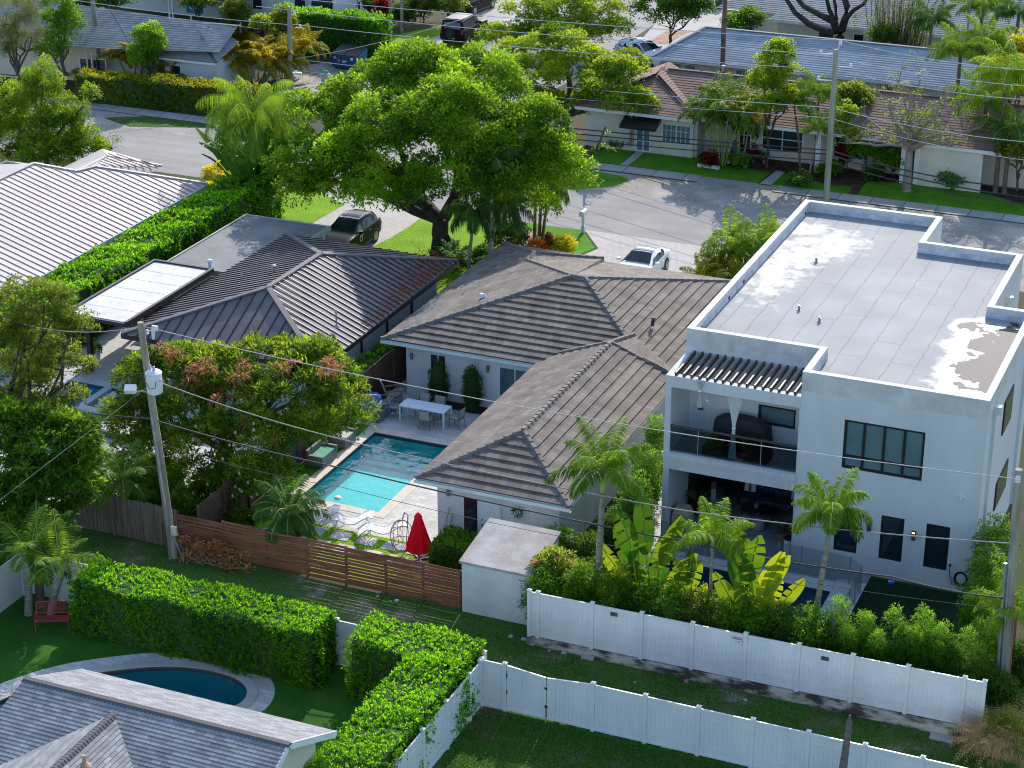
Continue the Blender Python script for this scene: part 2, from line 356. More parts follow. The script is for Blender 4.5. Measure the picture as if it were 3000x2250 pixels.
def hedge(name, label, pts, w, z0, z1, mleaf, dens=26, L=.13, W=.07, v=.5, wob=.1, nl=7, core=True, loc=None, group=None, kinds=None, cat='hedge'):
    """pts: centre line (x,y) ; w width ; box hedge with leaf rosettes on all faces"""
    x0, y0 = pts[0]; t = thing(name, label, cat, (x0, y0, z0), group); F = Fol(); cb = MB()
    for i in range(len(pts) - 1):
        a = Vector((*pts[i], 0)); b = Vector((*pts[i + 1], 0)); d = (b - a); Ln = d.length; d.normalize(); s = Vector((-d.y, d.x, 0)); a = a - d * w * .0; H = z1 - z0
        sets = [('t', Ln, w), ('l', Ln, H), ('r', Ln, H), ('e', w, H), ('f', w, H)]
        for k, A, B in sets:
            n = int(A * B * dens)
            if n < 1: continue
            u = G.uniform(0, A, n); q = G.uniform(0, B, n); an, dn, sn = np.array(a), np.array(d), np.array(s); Z = np.array([0, 0, 1.0])
            bump = wob * (np.sin(u * 2.1 + q * 1.3) + np.sin(u * .9 + 2) * .6) * .6 + G.normal(size=n) * wob * .35
            if k == 't': P = an + dn * u[:, None] + sn * (q - w / 2)[:, None] + Z * (z1 + bump)[:, None]; nn = Z
            elif k == 'l': P = an + dn * u[:, None] + sn * (w / 2 + bump)[:, None] + Z * (z0 + q)[:, None]; nn = sn
            elif k == 'r': P = an + dn * u[:, None] - sn * (w / 2 + bump)[:, None] + Z * (z0 + q)[:, None]; nn = -sn
            elif k == 'e': P = an + sn * (u - w / 2)[:, None] + Z * (z0 + q)[:, None] - dn * bump[:, None]; nn = -dn
            else: P = np.array(b) + sn * (u - w / 2)[:, None] + Z * (z0 + q)[:, None] + dn * bump[:, None]; nn = dn
            hi = (P[:, 2] - z0) / H; rv = v + G.normal(size=n) * .13 + (.22 if k == 't' else -.12) + .15 * np.sin(u * .8 + i)  # top leaves paler, sides darker: sunlit top and shaded sides put into colour
            for j in range(nl):
                T = unit(nn * .55 + Z * .45 + G.normal(size=(n, 3)) * .75); F.add(P + G.normal(size=(n, 3)) * .02, T, nn + G.normal(size=(n, 3)) * .6, L * G.uniform(.7, 1.2, n), W, rv + G.normal(size=n) * .1)
        m = .07; c0, c1 = a + s * (-w / 2 + m) + d * m, b - d * m; c2 = b + s * (w / 2 - m) - d * m
        P = [a + d * m - s * (w / 2 - m), b - d * m - s * (w / 2 - m), b - d * m + s * (w / 2 - m), a + d * m + s * (w / 2 - m)]
        cb.mesh([(p.x, p.y, z0) for p in P] + [(p.x, p.y, z1 - m) for p in P], [(4, 5, 6, 7), (0, 1, 5, 4), (1, 2, 6, 5), (2, 3, 7, 6), (3, 0, 4, 7)])
    F.build('foliage', mleaf, t)
    if core: cb.build('stems', MATS['hedge_core'], t)
    return t
def bush(name, label, x, y, r, h, mleaf, n=40, cr=.22, nl=40, L=.12, W=.06, v=.5, z=0, group=None, cat='shrub', stems=True):
    t = thing(name, label, cat, (x, y, z), group); F = Fol(); crown(F, [(x, y, z + h * .5, r * .85, r * .85, h * .5)], n, cr, nl, L, W, v, shell=.5, low=-.8); F.build('foliage', mleaf, t)
    if stems:
        m = MB()
        for k in range(5): a = RN.uniform(0, 6.3); m.tube([(x, y, z), (x + r * .5 * cos(a), y + r * .5 * sin(a), z + h * .6)], [.03, .01], 5)
        m.build('stems', MATS['twig'], t)
    return t
def bigleaf(F, base, az, el, L, W, v, bend=.9, stalk=.45, torn=True, nf=None, rib=.6):
    n = 12; e = el; d = np.array([cos(az), sin(az)]); p = np.array(base, float); P = [p]
    for i in range(n): p = p + np.array([d[0] * cos(e), d[1] * cos(e), sin(e)]) * L / n; P.append(p); e -= bend / n * (i / n) * 2
    P = np.array(P); side = np.array([-sin(az), cos(az), 0])
    if nf is not None: side = unit(np.cross(P[-1] - P[0], np.array([cos(nf), sin(nf), .15])))
    k0 = int(n * stalk); Q = []; VV = []
    prof = lambda t: W / 2 * (max(0.0, sin(pi * min(1, t * .93 + .05))) ** .55)
    for i in range(k0, n):
        t0 = (i - k0) / (n - k0); t1 = (i + 1 - k0) / (n - k0)
        for sg in (1, -1):
            dz = -.18; w0, w1 = prof(t0), prof(t1); g = RN.random() < .5 and torn
            T = P[i + 1] - P[i]; b0, b1 = P[i], P[i + 1] - (T * .12 if g else 0)
            o0 = P[i] + side * sg * w0 + np.array([0, 0, dz * w0]) + T * .15; o1 = P[i + 1] + side * sg * w1 + np.array([0, 0, dz * w1 - (.12 * w1 if g else 0)]) + T * (.15 if not g else -.1)
            Q.append([b0, o0, o1, b1] if sg > 0 else [b0, b1, o1, o0]); VV.append(v + RN.uniform(-.1, .1))
    F.quads(np.array(Q), np.array(VV)); 
    sd = side * .025; Q = []
    for i in range(n): Q.append([P[i] - sd, P[i] + sd, P[i + 1] + sd * .8, P[i + 1] - sd * .8])
    F.quads(np.array(Q) + np.array([0, 0, .012]), np.full(n, rib))
# ------------------------------------------------------------ palette
M_bark = mat('bark', (.12, .10, .08), .95, (.05, .042, .035), 4, .8, 14, streak=(1, 1, .3))
M_barkdk = mat('bark_dark', (.05, .042, .036), .95, (.02, .018, .015), 4, .8, 14)
M_palmtr = mat('palm_trunk', (.34, .31, .26), .9, (.17, .15, .12), 3, .5, 12, streak=(1, 1, 4))
M_palmbr = mat('palm_trunk_brown', (.2, .14, .1), .9, (.1, .07, .05), 3, .5, 12)
mat('hedge_core', (.035, .085, .012), .95, (.018, .045, .010), 9, .8, 30); mat('twig', (.022, .045, .012), .95, (.012, .025, .008), 5)
mat('frondstem', (.30, .36, .06), .5, (.2, .28, .05), 4); mat('shaft', (.26, .38, .08), .4, (.3, .33, .12), 3)
M_wood_pole = mat('pole_wood', (.36, .33, .27), .95, (.19, .17, .13), 3, .5, 20, streak=(1, 1, .12))
M_pole_grn = mat('pole_greenish', (.35, .36, .26), .95, (.2, .21, .15), 3, .5, 20, streak=(1, 1, .12))
M_white = mat('white_stucco', (.61, .62, .63), .85, (.52, .53, .54), .5, .25, 14, streak=(1, 1, .22))
M_white2 = mat('white_paint', (.72, .73, .74), .6, (.63, .64, .65), 1.2, .05, 20)
M_vinyl = mat('white_vinyl', (.70, .70, .70), .4, (.60, .61, .62), .9, streak=(1, 1, .5))
M_cream = mat('cream_stucco', (.66, .61, .50), .9, (.57, .53, .44), .6, .15, 30)
M_ltblue = mat('pale_blue_siding', (.55, .62, .63), .8, (.48, .56, .58), .8)
M_metdk = mat('dark_metal', (.045, .04, .04), .4, (.03, .027, .027), 3, metal=.4)
M_black = mat('black', (.015, .015, .017), .5)
M_grey = mat('grey_metal', (.35, .37, .4), .45, (.25, .27, .3), 3, metal=.5)
M_dkgrey = mat('dark_grey', (.06, .065, .075), .6)
M_glass = mat('dark_glass', (.012, .02, .03), .05, (.02, .03, .04), .5, spec=.8)
M_glassb = mat('blind_glass', (.10, .17, .19), .12, (.14, .22, .24), .4, spec=.8)
M_glasst = mat('teal_glass', (.03, .09, .10), .06, (.05, .12, .13), .7, spec=.8)
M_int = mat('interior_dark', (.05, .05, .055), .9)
M_curt = mat('curtain', (.78, .8, .76), .9, (.7, .72, .68), 4, .3, 20, streak=(6, 6, .4))
M_red = leafmat('red_canvas', (.50, .006, .03), (.5, .006, .03), ((.75, .02, .06), (.75, .02, .06)), .7, .4)
M_terra = mat('terracotta', (.42, .18, .1), .8, (.3, .13, .08), 4)
M_teak = mat('weathered_teak', (.22, .19, .16), .8, (.14, .12, .10), 6)
M_web = mat('webbing', (.45, .44, .42), .8, (.36, .35, .33), 20)
M_conc = mat('concrete', (.45, .43, .40), .9, (.33, .32, .30), .7, .3, 20)
M_stain = mat('stained_concrete', (.50, .47, .40), .9, (.06, .05, .045), .9, .4, 12, fac=(.42, .58), streak=(1, 1, 3))
M_roofgrey = mat('bitumen_grey', (.24, .235, .235), .8, (.15, .15, .155), .5, .2, 25)
M_shedroof = mat('shed_roof_felt', (.40, .38, .37), .8, (.26, .22, .21), .9, .25, 20, streak=(1, 1, 1))
# planks
M_fbrown = mat('brown_fence_wood', (.30, .125, .075), .85, (.15, .062, .04), 1.5, .3, 25, streak=(.4, 4, 4), spec=.1)
M_fbrown2 = mat('brown_fence_wood_dark', (.13, .065, .045), .8, (.07, .036, .027), 1.5, .3, 25)
M_fgrey = mat('weathered_plank', (.22, .18, .14), .9, (.09, .07, .055), 2.5, .5, 20, streak=(5, 5, .25))
# ground
def groundmat(name, cols, rough=.95, scale=.25, bscale=35, bump=.5, pos=(.35, .5, .62), fine=40, finef=.35):
    m = bpy.data.materials.new(name); m.use_nodes = True; nt = m.node_tree; N = nt.nodes; L = nt.links; b = N['Principled BSDF']
    b.inputs['Roughness'].default_value = rough; b.inputs['Specular IOR Level'].default_value = .15
    tc = N.new('ShaderNodeTexCoord'); n1 = N.new('ShaderNodeTexNoise'); n1.inputs['Scale'].default_value = scale; n1.inputs['Detail'].default_value = 8; n1.inputs['Roughness'].default_value = .65
    L.new(tc.outputs['Object'], n1.inputs['Vector']); cr = N.new('ShaderNodeValToRGB'); els = cr.color_ramp.elements
    els[0].position = pos[0]; els[0].color = (*cols[0], 1); els[1].position = pos[-1]; els[1].color = (*cols[-1], 1)
    if len(cols) == 3: e = els.new(pos[1]); e.color = (*cols[1], 1)
    L.new(n1.outputs['Fac'], cr.inputs[0]); n2 = N.new('ShaderNodeTexNoise'); n2.inputs['Scale'].default_value = fine; n2.inputs['Detail'].default_value = 4; L.new(tc.outputs['Object'], n2.inputs['Vector'])
    mr = N.new('ShaderNodeMapRange'); mr.inputs[1].default_value = .3; mr.inputs[2].default_value = .7; mr.inputs[3].default_value = 1 - finef; mr.inputs[4].default_value = 1 + finef; L.new(n2.outputs['Fac'], mr.inputs[0])
    mx = N.new('ShaderNodeVectorMath'); mx.operation = 'SCALE'; L.new(cr.outputs[0], mx.inputs[0]); L.new(mr.outputs[0], mx.inputs['Scale']); L.new(mx.outputs[0], b.inputs['Base Color'])
    bp = N.new('ShaderNodeBump'); bp.inputs['Strength'].default_value = bump; bp.inputs['Distance'].default_value = .06; L.new(n2.outputs['Fac'], bp.inputs['Height']); L.new(bp.outputs[0], b.inputs['Normal'])
    MATS[name] = m; return m
M_soil = groundmat('soil', [(.10, .075, .055), (.07, .075, .035), (.05, .09, .02)], pos=(.4, .5, .6))
M_mulch = groundmat('mulch', [(.05, .03, .022), (.09, .055, .04)], pos=(.4, .6), scale=1.5)
M_mulchlt = groundmat('wood_chips', [(.30, .2, .14), (.42, .30, .22)], pos=(.4, .6), scale=2)
M_lawn = groundmat('lawn_bright', [(.13, .27, .006), (.21, .38, .010)], pos=(.35, .65), scale=.5, fine=16, finef=.35, bump=.9)
M_lawn2 = groundmat('lawn_plain', [(.06, .18, .008), (.10, .28, .012)], pos=(.35, .65), scale=.5, fine=14, finef=.35, bump=.9)
M_alley = groundmat('alley_grass', [(.24, .21, .17), (.11, .14, .045), (.055, .125, .020)], pos=(.34, .41, .5), scale=.32, fine=12, finef=.45, bump=.9)
M_yard = groundmat('yard_grass', [(.14, .10, .07), (.055, .11, .02), (.035, .11, .016)], pos=(.36, .45, .55), scale=.4, fine=14, finef=.45, bump=.9)
M_turf = groundmat('artificial_turf', [(.025, .095, .010), (.045, .15, .014)], pos=(.35, .65), scale=.4, fine=30, finef=.3)
M_turfd = groundmat('dark_turf', [(.008, .026, .010), (.012, .036, .014)], pos=(.35, .65), scale=.8, fine=30, finef=.3)
M_asph = groundmat('asphalt_pale', [(.27, .255, .245), (.33, .31, .295)], pos=(.35, .65), scale=.3, fine=18, finef=.10, bump=.2)
def addstreaks(m, sc, amt):
    nt = m.node_tree; N = nt.nodes; L = nt.links; b = N['Principled BSDF']; src = b.inputs['Base Color'].links[0].from_socket; tc = N.new('ShaderNodeTexCoord'); mp = N.new('ShaderNodeMapping'); mp.inputs['Scale'].default_value = sc; L.new(tc.outputs['Object'], mp.inputs[0])
    no = N.new('ShaderNodeTexNoise'); no.inputs['Scale'].default_value = 1; no.inputs['Detail'].default_value = 7; L.new(mp.outputs[0], no.inputs['Vector']); mr = N.new('ShaderNodeMapRange'); mr.inputs[1].default_value = .35; mr.inputs[2].default_value = .65; mr.inputs[3].default_value = 1 - amt; mr.inputs[4].default_value = 1 + amt; L.new(no.outputs['Fac'], mr.inputs[0])
    vo = N.new('ShaderNodeTexVoronoi'); vo.feature = 'DISTANCE_TO_EDGE'; vo.inputs['Scale'].default_value = .35; nn = N.new('ShaderNodeTexNoise'); nn.inputs['Scale'].default_value = 2; nn.inputs['Detail'].default_value = 5; mx0 = N.new('ShaderNodeMix'); mx0.data_type = 'VECTOR'; mx0.inputs[0].default_value = .25; L.new(tc.outputs['Object'], nn.inputs['Vector']); L.new(tc.outputs['Object'], mx0.inputs[4]); L.new(nn.outputs['Color'], mx0.inputs[5]); L.new(mx0.outputs[1], vo.inputs['Vector'])
    cr = N.new('ShaderNodeMapRange'); cr.inputs[1].default_value = .0; cr.inputs[2].default_value = .02; cr.inputs[3].default_value = .92; cr.inputs[4].default_value = 1.0; L.new(vo.outputs['Distance'], cr.inputs[0]); mu = N.new('ShaderNodeMath'); mu.operation = 'MULTIPLY'; L.new(mr.outputs[0], mu.inputs[0]); L.new(cr.outputs[0], mu.inputs[1])
    vm = N.new('ShaderNodeVectorMath'); vm.operation = 'SCALE'; L.new(src, vm.inputs[0]); L.new(mu.outputs[0], vm.inputs['Scale']); L.new(vm.outputs[0], b.inputs['Base Color'])
addstreaks(M_asph, (.08, 1.1, 1), .08)
M_gravel = groundmat('gravel_verge', [(.42, .38, .34), (.30, .275, .25), (.22, .22, .16)], pos=(.38, .52, .66), scale=.35, fine=9, finef=.25)
M_drive = groundmat('driveway_concrete', [(.46, .43, .40), (.37, .345, .32)], pos=(.35, .65), scale=.3, fine=18, finef=.08, bump=.2)
M_sand = groundmat('sandy_dirt', [(.42, .38, .33), (.24, .22, .19)], pos=(.42, .58), scale=1.1, fine=8, finef=.25)
M_walk = brickmat('sidewalk_slabs', (.44, .42, .39), (.38, .365, .34), (.12, .11, .10), 1.9, 1.9, .03, .9, uv=False, noise=.3, nscale=.9, offset=0)
M_paver = brickmat('driveway_pavers', (.50, .465, .44), (.43, .40, .38), (.28, .26, .245), .30, .15, .012, .85, uv=False, noise=.14, nscale=.5)
M_trav = brickmat('patio_pavers', (.62, .60, .575), (.46, .45, .44), (.34, .335, .32), .40, .20, .008, .75, uv=False, noise=.16, nscale=1.4)
M_travb = brickmat('patio_pavers_large', (.54, .54, .53), (.48, .48, .475), (.3, .3, .3), 1.2, .6, .012, .7, uv=False, noise=.15, nscale=.8)
M_cope = mat('coping_stone', (.62, .55, .46), .8, (.52, .46, .39), 2, .1, 20)
M_deckgr = mat('grey_deck_tile', (.26, .27, .29), .6, (.22, .23, .25), 1)
# roofs
M_tile = brickmat('flat_roof_tile', (.225, .198, .175), (.15, .132, .117), (.075, .065, .058), .30, .40, .008, .85, bump=.35, nscale=.9, stain=(.56, .54, .53))
M_cap = mat('ridge_tile', (.20, .18, .17), .85, (.12, .108, .10), 4, .2, 20)
M_shing = brickmat('grey_shingle', (.36, .365, .38), (.22, .225, .24), (.12, .12, .13), .33, .14, .006, .9, bump=.4, nscale=1.1, noise=.3)
M_shingb = brickmat('blue_grey_shingle', (.40, .45, .50), (.33, .375, .42), (.2, .22, .25), .4, .16, .006, .85, bump=.3, nscale=.5, noise=.25)
M_shingl = brickmat('light_grey_shingle', (.34, .35, .36), (.27, .28, .295), (.16, .17, .18), .4, .16, .006, .85, bump=.3, nscale=.6, noise=.25)
M_shingp = brickmat('peach_brown_shingle', (.30, .19, .155), (.235, .15, .125), (.14, .09, .08), .4, .16, .006, .85, bump=.3, nscale=.7, noise=.2)
M_metroof = mat('bronze_metal_roof', (.20, .178, .185), .6, (.155, .138, .143), .8, metal=.0, spec=.12)
M_metrib = mat('bronze_metal_rib', (.05, .035, .035), .5, (.04, .03, .03), 2)
M_whroof = mat('white_metal_roof', (.44, .40, .39), .55, (.37, .34, .33), .6, metal=.0, spec=.35)
M_panel = mat('white_panel', (.44, .43, .43), .6, (.62, .61, .61), .9)
M_leafred = mat('fallen_leaves', (.25, .07, .045), .9, (.14, .04, .03), 8)

# ------------------------------------------------------------ the ground
def px(*p, z=0.0): return [tuple(at(a, b, z)[:2]) for a, b in p]
def rect(x0, y0, x1, y1): return [(x0, y0), (x1, y0), (x1, y1), (x0, y1)]
poolA = [(-37.0, 65.15), (-33.45, 65.0), (-33.45, 71.8), (-37.0, 71.8)]                # main rectangular pool
_ov = [(-39.3, 46.2), (-39.1, 47.5), (-38.0, 49.4), (-36.75, 50.5), (-35.2, 51.55), (-33.8, 51.95), (-32.5, 51.9), (-31.75, 51.5), (-31.4, 50.85), (-31.5, 50.2), (-32.4, 48.8), (-34.4, 47.2), (-36.6, 45.2)]
def smooth(P, k=3):
    for _ in range(k):
        Q = []
        for i in range(len(P)): a, b = P[i], P[(i + 1) % len(P)]; Q += [(a[0] * .75 + b[0] * .25, a[1] * .75 + b[1] * .25), (a[0] * .25 + b[0] * .75, a[1] * .25 + b[1] * .75)]
        P = Q
    return P
poolB = smooth(_ov, 2)
cx_ = sum(p[0] for p in poolB) / len(poolB); cy_ = sum(p[1] for p in poolB) / len(poolB)
def grow(P, d):
    Q = []
    for i in range(len(P)):
        a, b = Vector(P[i - 1]), Vector(P[(i + 1) % len(P)]); t = (b - a).normalized(); n = Vector((t.y, -t.x))
        if n.dot(Vector(P[i]) - Vector((cx_, cy_))) < 0: n = -n
        Q.append((P[i][0] + n.x * d, P[i][1] + n.y * d))
    return Q
poolC = [tuple(at(a, b)[:2]) for a, b in ((53, 1214), (240, 1282), (337, 1218), (305, 1211), (350, 1176), (400, 1146), (305, 1131), (202, 1118), (120, 1172), (96, 1184))]
poolC = rect(-52.5, 64.5, -48.45, 71.4)
poolD = [(-22.0, 60.4), (-15.0, 60.4), (-15.0, 65.8), (-22.0, 65.8)]
def sheet(name, poly, m, z, holes=(), kind='structure', lab=None):
    o = MB().prism(poly, z, z, holes, sides=False).build(name, m, loc=(0, 0, 0), fix=False); o['kind'] = kind; return o
sheet('ground', rect(-420, -60, 320, 900), M_soil, 0, [poolA, poolB, poolC, poolD])
sheet('road', rect(-150, 100.2, 40, 107.4), M_asph, .004)
sheet('road', rect(-60.0, 107.4, -50.6, 260), M_asph, .004)
sheet('gravel_verge', rect(-42.6, 107.4, 40, 110.9), M_gravel, .008)
sheet('gravel_verge', rect(-150, 107.4, -63.0, 110.6), M_gravel, .008)
MB().box(-43.2, 110.95, -.05, -35.2, 112.2, .06).build('sidewalk', M_walk, loc=(0, 110.95, 0))['kind'] = 'structure'
MB().box(-30.5, 110.95, -.05, 40, 112.2, .05).build('sidewalk', M_walk, loc=(0, 110.95, 0))['kind'] = 'structure'
sheet('driveway_apron', rect(-35.2, 110.9, -30.5, 112.2), M_gravel, .012)
MB().box(-120, 110.2, -.05, -66.5, 111.5, .05).build('sidewalk', M_walk, loc=(0, 110.2, 0))['kind'] = 'structure'
sheet('grass_verge', px((300, 345), (520, 338), (610, 350), (780, 370), (800, 385), (620, 375), (380, 372)), M_yard, .014)
sheet('grass_verge', smooth(px((1560, 500), (1690, 495), (1860, 520), (1810, 545), (1700, 556), (1560, 548)), 2), M_lawn2, .014)
sheet('lawn', px((1690, 466), (1790, 430), (1860, 440), (1818, 483)), M_lawn2, .010)
sheet('lawn', px((1834, 485), (1905, 440), (2060, 462), (2060, 475), (2260, 505), (2218, 540), (2030, 512)), M_lawn2, .010)
sheet('lawn', px((2258, 545), (2290, 508), (2440, 545), (2500, 545), (2480, 575)), M_lawn2, .010)
sheet('lawn', px((2505, 580), (2540, 530), (2700, 540), (2900, 570), (3060, 620), (3060, 645)), M_lawn2, .010)
sheet('garden_path', px((1818, 483), (1872, 436), (1900, 440), (1838, 486)), M_conc, .012)
sheet('garden_path', px((2222, 540), (2275, 500), (2300, 505), (2256, 545)), M_conc, .012)
sheet('planting_bed', rect(-39, 112.4, -14, 118), M_mulch, .006)
# far cross street side
sheet('driveway', px((905, 262), (1000, 228), (1080, 165), (1161, 160), (1293, 99), (1345, 75), (1350, 100), (1296, 124), (1217, 169), (1330, 185), (1100, 300), (1000, 300)), M_drive, .012)
sheet('lawn', px((1217, 168), (1296, 124), (1380, 82), (1460, 60), (1500, 95), (1425, 130), (1330, 178)), M_lawn, .016)
sheet('lawn', px((1115, 160), (1130, 110), (1290, 75), (1330, 70), (1293, 98), (1161, 162)), M_lawn, .016)
sheet('lawn', px((1080, 240), (1150, 198), (1240, 215), (1210, 260)), M_lawn, .018)
sheet('sandy_yard', px((820, 300), (830, 200), (980, 180), (1080, 205), (900, 262), (960, 310)), M_sand, .010)
sheet('driveway', px((1830, 170), (1960, 25), (2130, -40), (2230, -20), (2200, 80), (2000, 140), (1960, 190)), M_drive, .012)
sheet('paved_yard', px((1350, 40), (1420, -10), (1560, 0), (1620, 40), (1480, 90)), M_drive, .008)
sheet('planting_bed', px((1900, 125), (1960, 85), (2080, 95), (2060, 135)), M_mulchlt, .016)
# houses' front yards
sheet('driveway', rect(-54.5, 86, -46, 100.25), M_paver, .008)
sheet('lawn', [*px((780, 640), (840, 540), (900, 545), (1010, 600), (911, 656))], M_lawn, .016)
sheet('lawn', [(-48.6, 87), *px((1094, 722), (1143, 698), (1202, 662), (1245, 629), (1340, 605)), (-40.5, 98.4), (-40.0, 87)], M_lawn, .016)
sheet('lawn', [(-41.5, 97), (-41.5, 100.2), (-38.3, 100.25), (-36.6, 97.8), (-37.4, 95.2), (-38.8, 90), (-41.5, 90)], M_lawn2, .012)
sheet('planting_bed', smooth([(-42.6, 92), (-42.4, 98.8), (-40.4, 99.2), (-39.2, 96.5), (-39.2, 92)], 2), M_mulchlt, .020)
sheet('driveway', [(-38.2, 100.35), (-36.4, 97.8), (-37.2, 95.2), (-38.6, 90), (-38.6, 86), (-24.5, 86), (-24.5, 100.35)], M_paver, .008)
sheet('grass_strip', rect(-24.5, 86, -22.4, 100.3), M_lawn, .010)
# back yards
sheet('patio', rect(-38.3, 60.9, -27.0, 86), M_trav, .006, [rect(-37.45, 64.6, -33.0, 72.25)])
MB().prism(rect(-37.45, 64.6, -33.0, 72.25), -.02, .02, [poolA]).build('pool_coping', M_cope, loc=(-37, 65, 0))['kind'] = 'structure'
sheet('turf', rect(-38.3, 59.3, -28.0, 63.15), M_lawn, .012)
sheet('turf', rect(-38.35, 62, -37.5, 72.4), M_lawn2, .012)
sheet('planting_bed', rect(-29.4, 60.9, -27.0, 63.8), M_mulch, .016)
sheet('planting_bed', rect(-36.6, 75.3, -33.3, 76.2), M_mulch, .016)
sheet('patio', rect(-57, 59.25, -39.3, 78), M_travb, .006, [poolC])
sheet('alley_grass', rect(-44, 54.0, 10, 59.1), M_alley, .006)
sheet('yard_grass', rect(-23.98, 20, 12, 53.98), M_yard, .006)
sheet('turf', rect(-43, 20, -24.0, 53.98), M_turf, .006, [grow(poolB, .95)])
sheet('pool_surround', grow(poolB, .95), M_trav, .008, [grow(poolB, .38)])
MB().prism(grow(poolB, .38), -.02, .03, [poolB]).build('pool_coping', M_conc, loc=(cx_, cy_, 0))['kind'] = 'structure'
sheet('turf', rect(-13.9, 58.3, -9.7, 67.5), M_turfd, .010)
sheet('pool_deck', rect(-23.6, 58.3, -13.9, 76), M_deckgr, .006, [poolD])
sheet('pool_deck', rect(-15.0, 58.4, -13.9, 66.9), M_travb, .012)
sheet('pool_deck', rect(-22.3, 65.8, -13.9, 66.6), M_travb, .016)
sheet('planting_bed', rect(-24.3, 58.2, -8, 60.0), M_mulch, .020)
# ------------------------------------------------------------ pools
def watermat(name, tint, rough=.02, bs=2.2, bst=.5):
    m = bpy.data.materials.new(name); m.use_nodes = True; nt = m.node_tree; N = nt.nodes; L = nt.links
    N.remove(N['Principled BSDF']); lw_ = N.new('ShaderNodeLayerWeight'); lw_.inputs[0].default_value = .5; pw = N.new('ShaderNodeMath'); pw.operation = 'POWER'; pw.inputs[1].default_value = 4.5; L.new(lw_.outputs['Facing'], pw.inputs[0]); fr = N.new('ShaderNodeMath'); fr.operation = 'MULTIPLY_ADD'; L.new(pw.outputs[0], fr.inputs[0]); fr.inputs[1].default_value = .9; fr.inputs[2].default_value = .02
    tr = N.new('ShaderNodeBsdfTransparent'); tr.inputs[0].default_value = (*tint, 1); gl = N.new('ShaderNodeBsdfGlossy'); gl.inputs['Roughness'].default_value = rough
    no = N.new('ShaderNodeTexNoise'); no.inputs['Scale'].default_value = bs; no.inputs['Detail'].default_value = 3
    tc = N.new('ShaderNodeTexCoord'); L.new(tc.outputs['Object'], no.inputs['Vector']); bp = N.new('ShaderNodeBump'); bp.inputs['Strength'].default_value = bst; bp.inputs['Distance'].default_value = .05
    L.new(no.outputs['Fac'], bp.inputs['Height']); L.new(bp.outputs[0], gl.inputs['Normal']); L.new(bp.outputs[0], lw_.inputs['Normal'])
    ms = N.new('ShaderNodeMixShader'); L.new(fr.outputs[0], ms.inputs[0]); L.new(tr.outputs[0], ms.inputs[1]); L.new(gl.outputs[0], ms.inputs[2]); L.new(ms.outputs[0], N['Material Output'].inputs[0])
    MATS[name] = m; return m
def basin(poly, depth, floor_m, wat_m, zw=-.07, tile=None):
    o = MB(); o.prism(poly, -depth, -depth, sides=False)
    for i in range(len(poly)):
        a, b = poly[i], poly[(i + 1) % len(poly)]; o.face([(a[0], a[1], -depth), (b[0], b[1], -depth), (b[0], b[1], 0.001), (a[0], a[1], 0.001)])
    c = (sum(p[0] for p in poly) / len(poly), sum(p[1] for p in poly) / len(poly), 0)
    q = o.build('pool_basin', floor_m, loc=c, fix=False); q['kind'] = 'structure'
    w = MB().prism(poly, zw, zw, sides=False).build('pool_water', wat_m, loc=c, fix=False); w['kind'] = 'structure'
    t = MB()
    for i in range(len(poly)):
        a, b = Vector((*poly[i], 0)), Vector((*poly[(i + 1) % len(poly)], 0)); ct = Vector(c); n = (b - a).cross(Vector((0, 0, 1))).normalized(); n = n if n.dot(ct - a) > 0 else -n
        t.face([a + n * .01 + Vector((0, 0, -.16)), b + n * .01 + Vector((0, 0, -.16)), b + n * .01, a + n * .01])
    t.build('waterline_tile', tile or M_dkgrey, loc=c, fix=False)['kind'] = 'structure'
M_plA = mat('pool_plaster_teal', (.006, .44, .45), .7, (.004, .38, .40), .4)
M_plB = mat('pool_plaster_blue', (.006, .16, .21), .7, (.005, .14, .19), .4)
M_plC = mat('pool_plaster_deep', (.008, .26, .46), .7, (.006, .23, .41), .4)
M_wA = watermat('water_teal', (.5, .97, .97)); M_wB = watermat('water_blue', (.65, .93, .96), bst=.08); M_wC = watermat('water_deep', (.62, .93, .97), bst=.15)
basin(poolA, .85, M_plA, M_wA); basin(poolB, .9, M_plB, M_wB); basin(poolC, .85, M_plC, M_wC); basin(poolD, .85, mat('pool_plaster_navy', (.004, .07, .15), .7, (.004, .055, .12), .4), M_wC)
st = MB()
for k in range(4): st.box(-36.99, 71.8 - .38 * (k + 1), -.84, -33.46, 71.8 - .38 * k, -.46 - .09 * k)
st.build('pool_steps', M_plA, loc=(-35, 71.6, -1))['kind'] = 'structure'
# divider walls and spa of the left pool
dv = MB(); dv.box(-50.6, 69.25, -.84, -50.25, 71.39, .03); dv.box(-50.6, 68.9, -.84, -48.46, 69.25, .03); dv.build("pool_divider", M_travb, loc=(-50, 69, 0))["kind"] = "structure"
# stepping slabs of the turf strip
ss = MB()
for r_ in range(2):
    for k in range(8):
        x = -37.0 + k * 1.12 + (.5 if r_ else 0); ss.box(x, 61.35 + r_ * .92, -.02, x + .78, 62.0 + r_ * .92, .035)
ss.build('stepping_stones', M_trav, loc=(-35, 60, 0))['kind'] = 'structure'
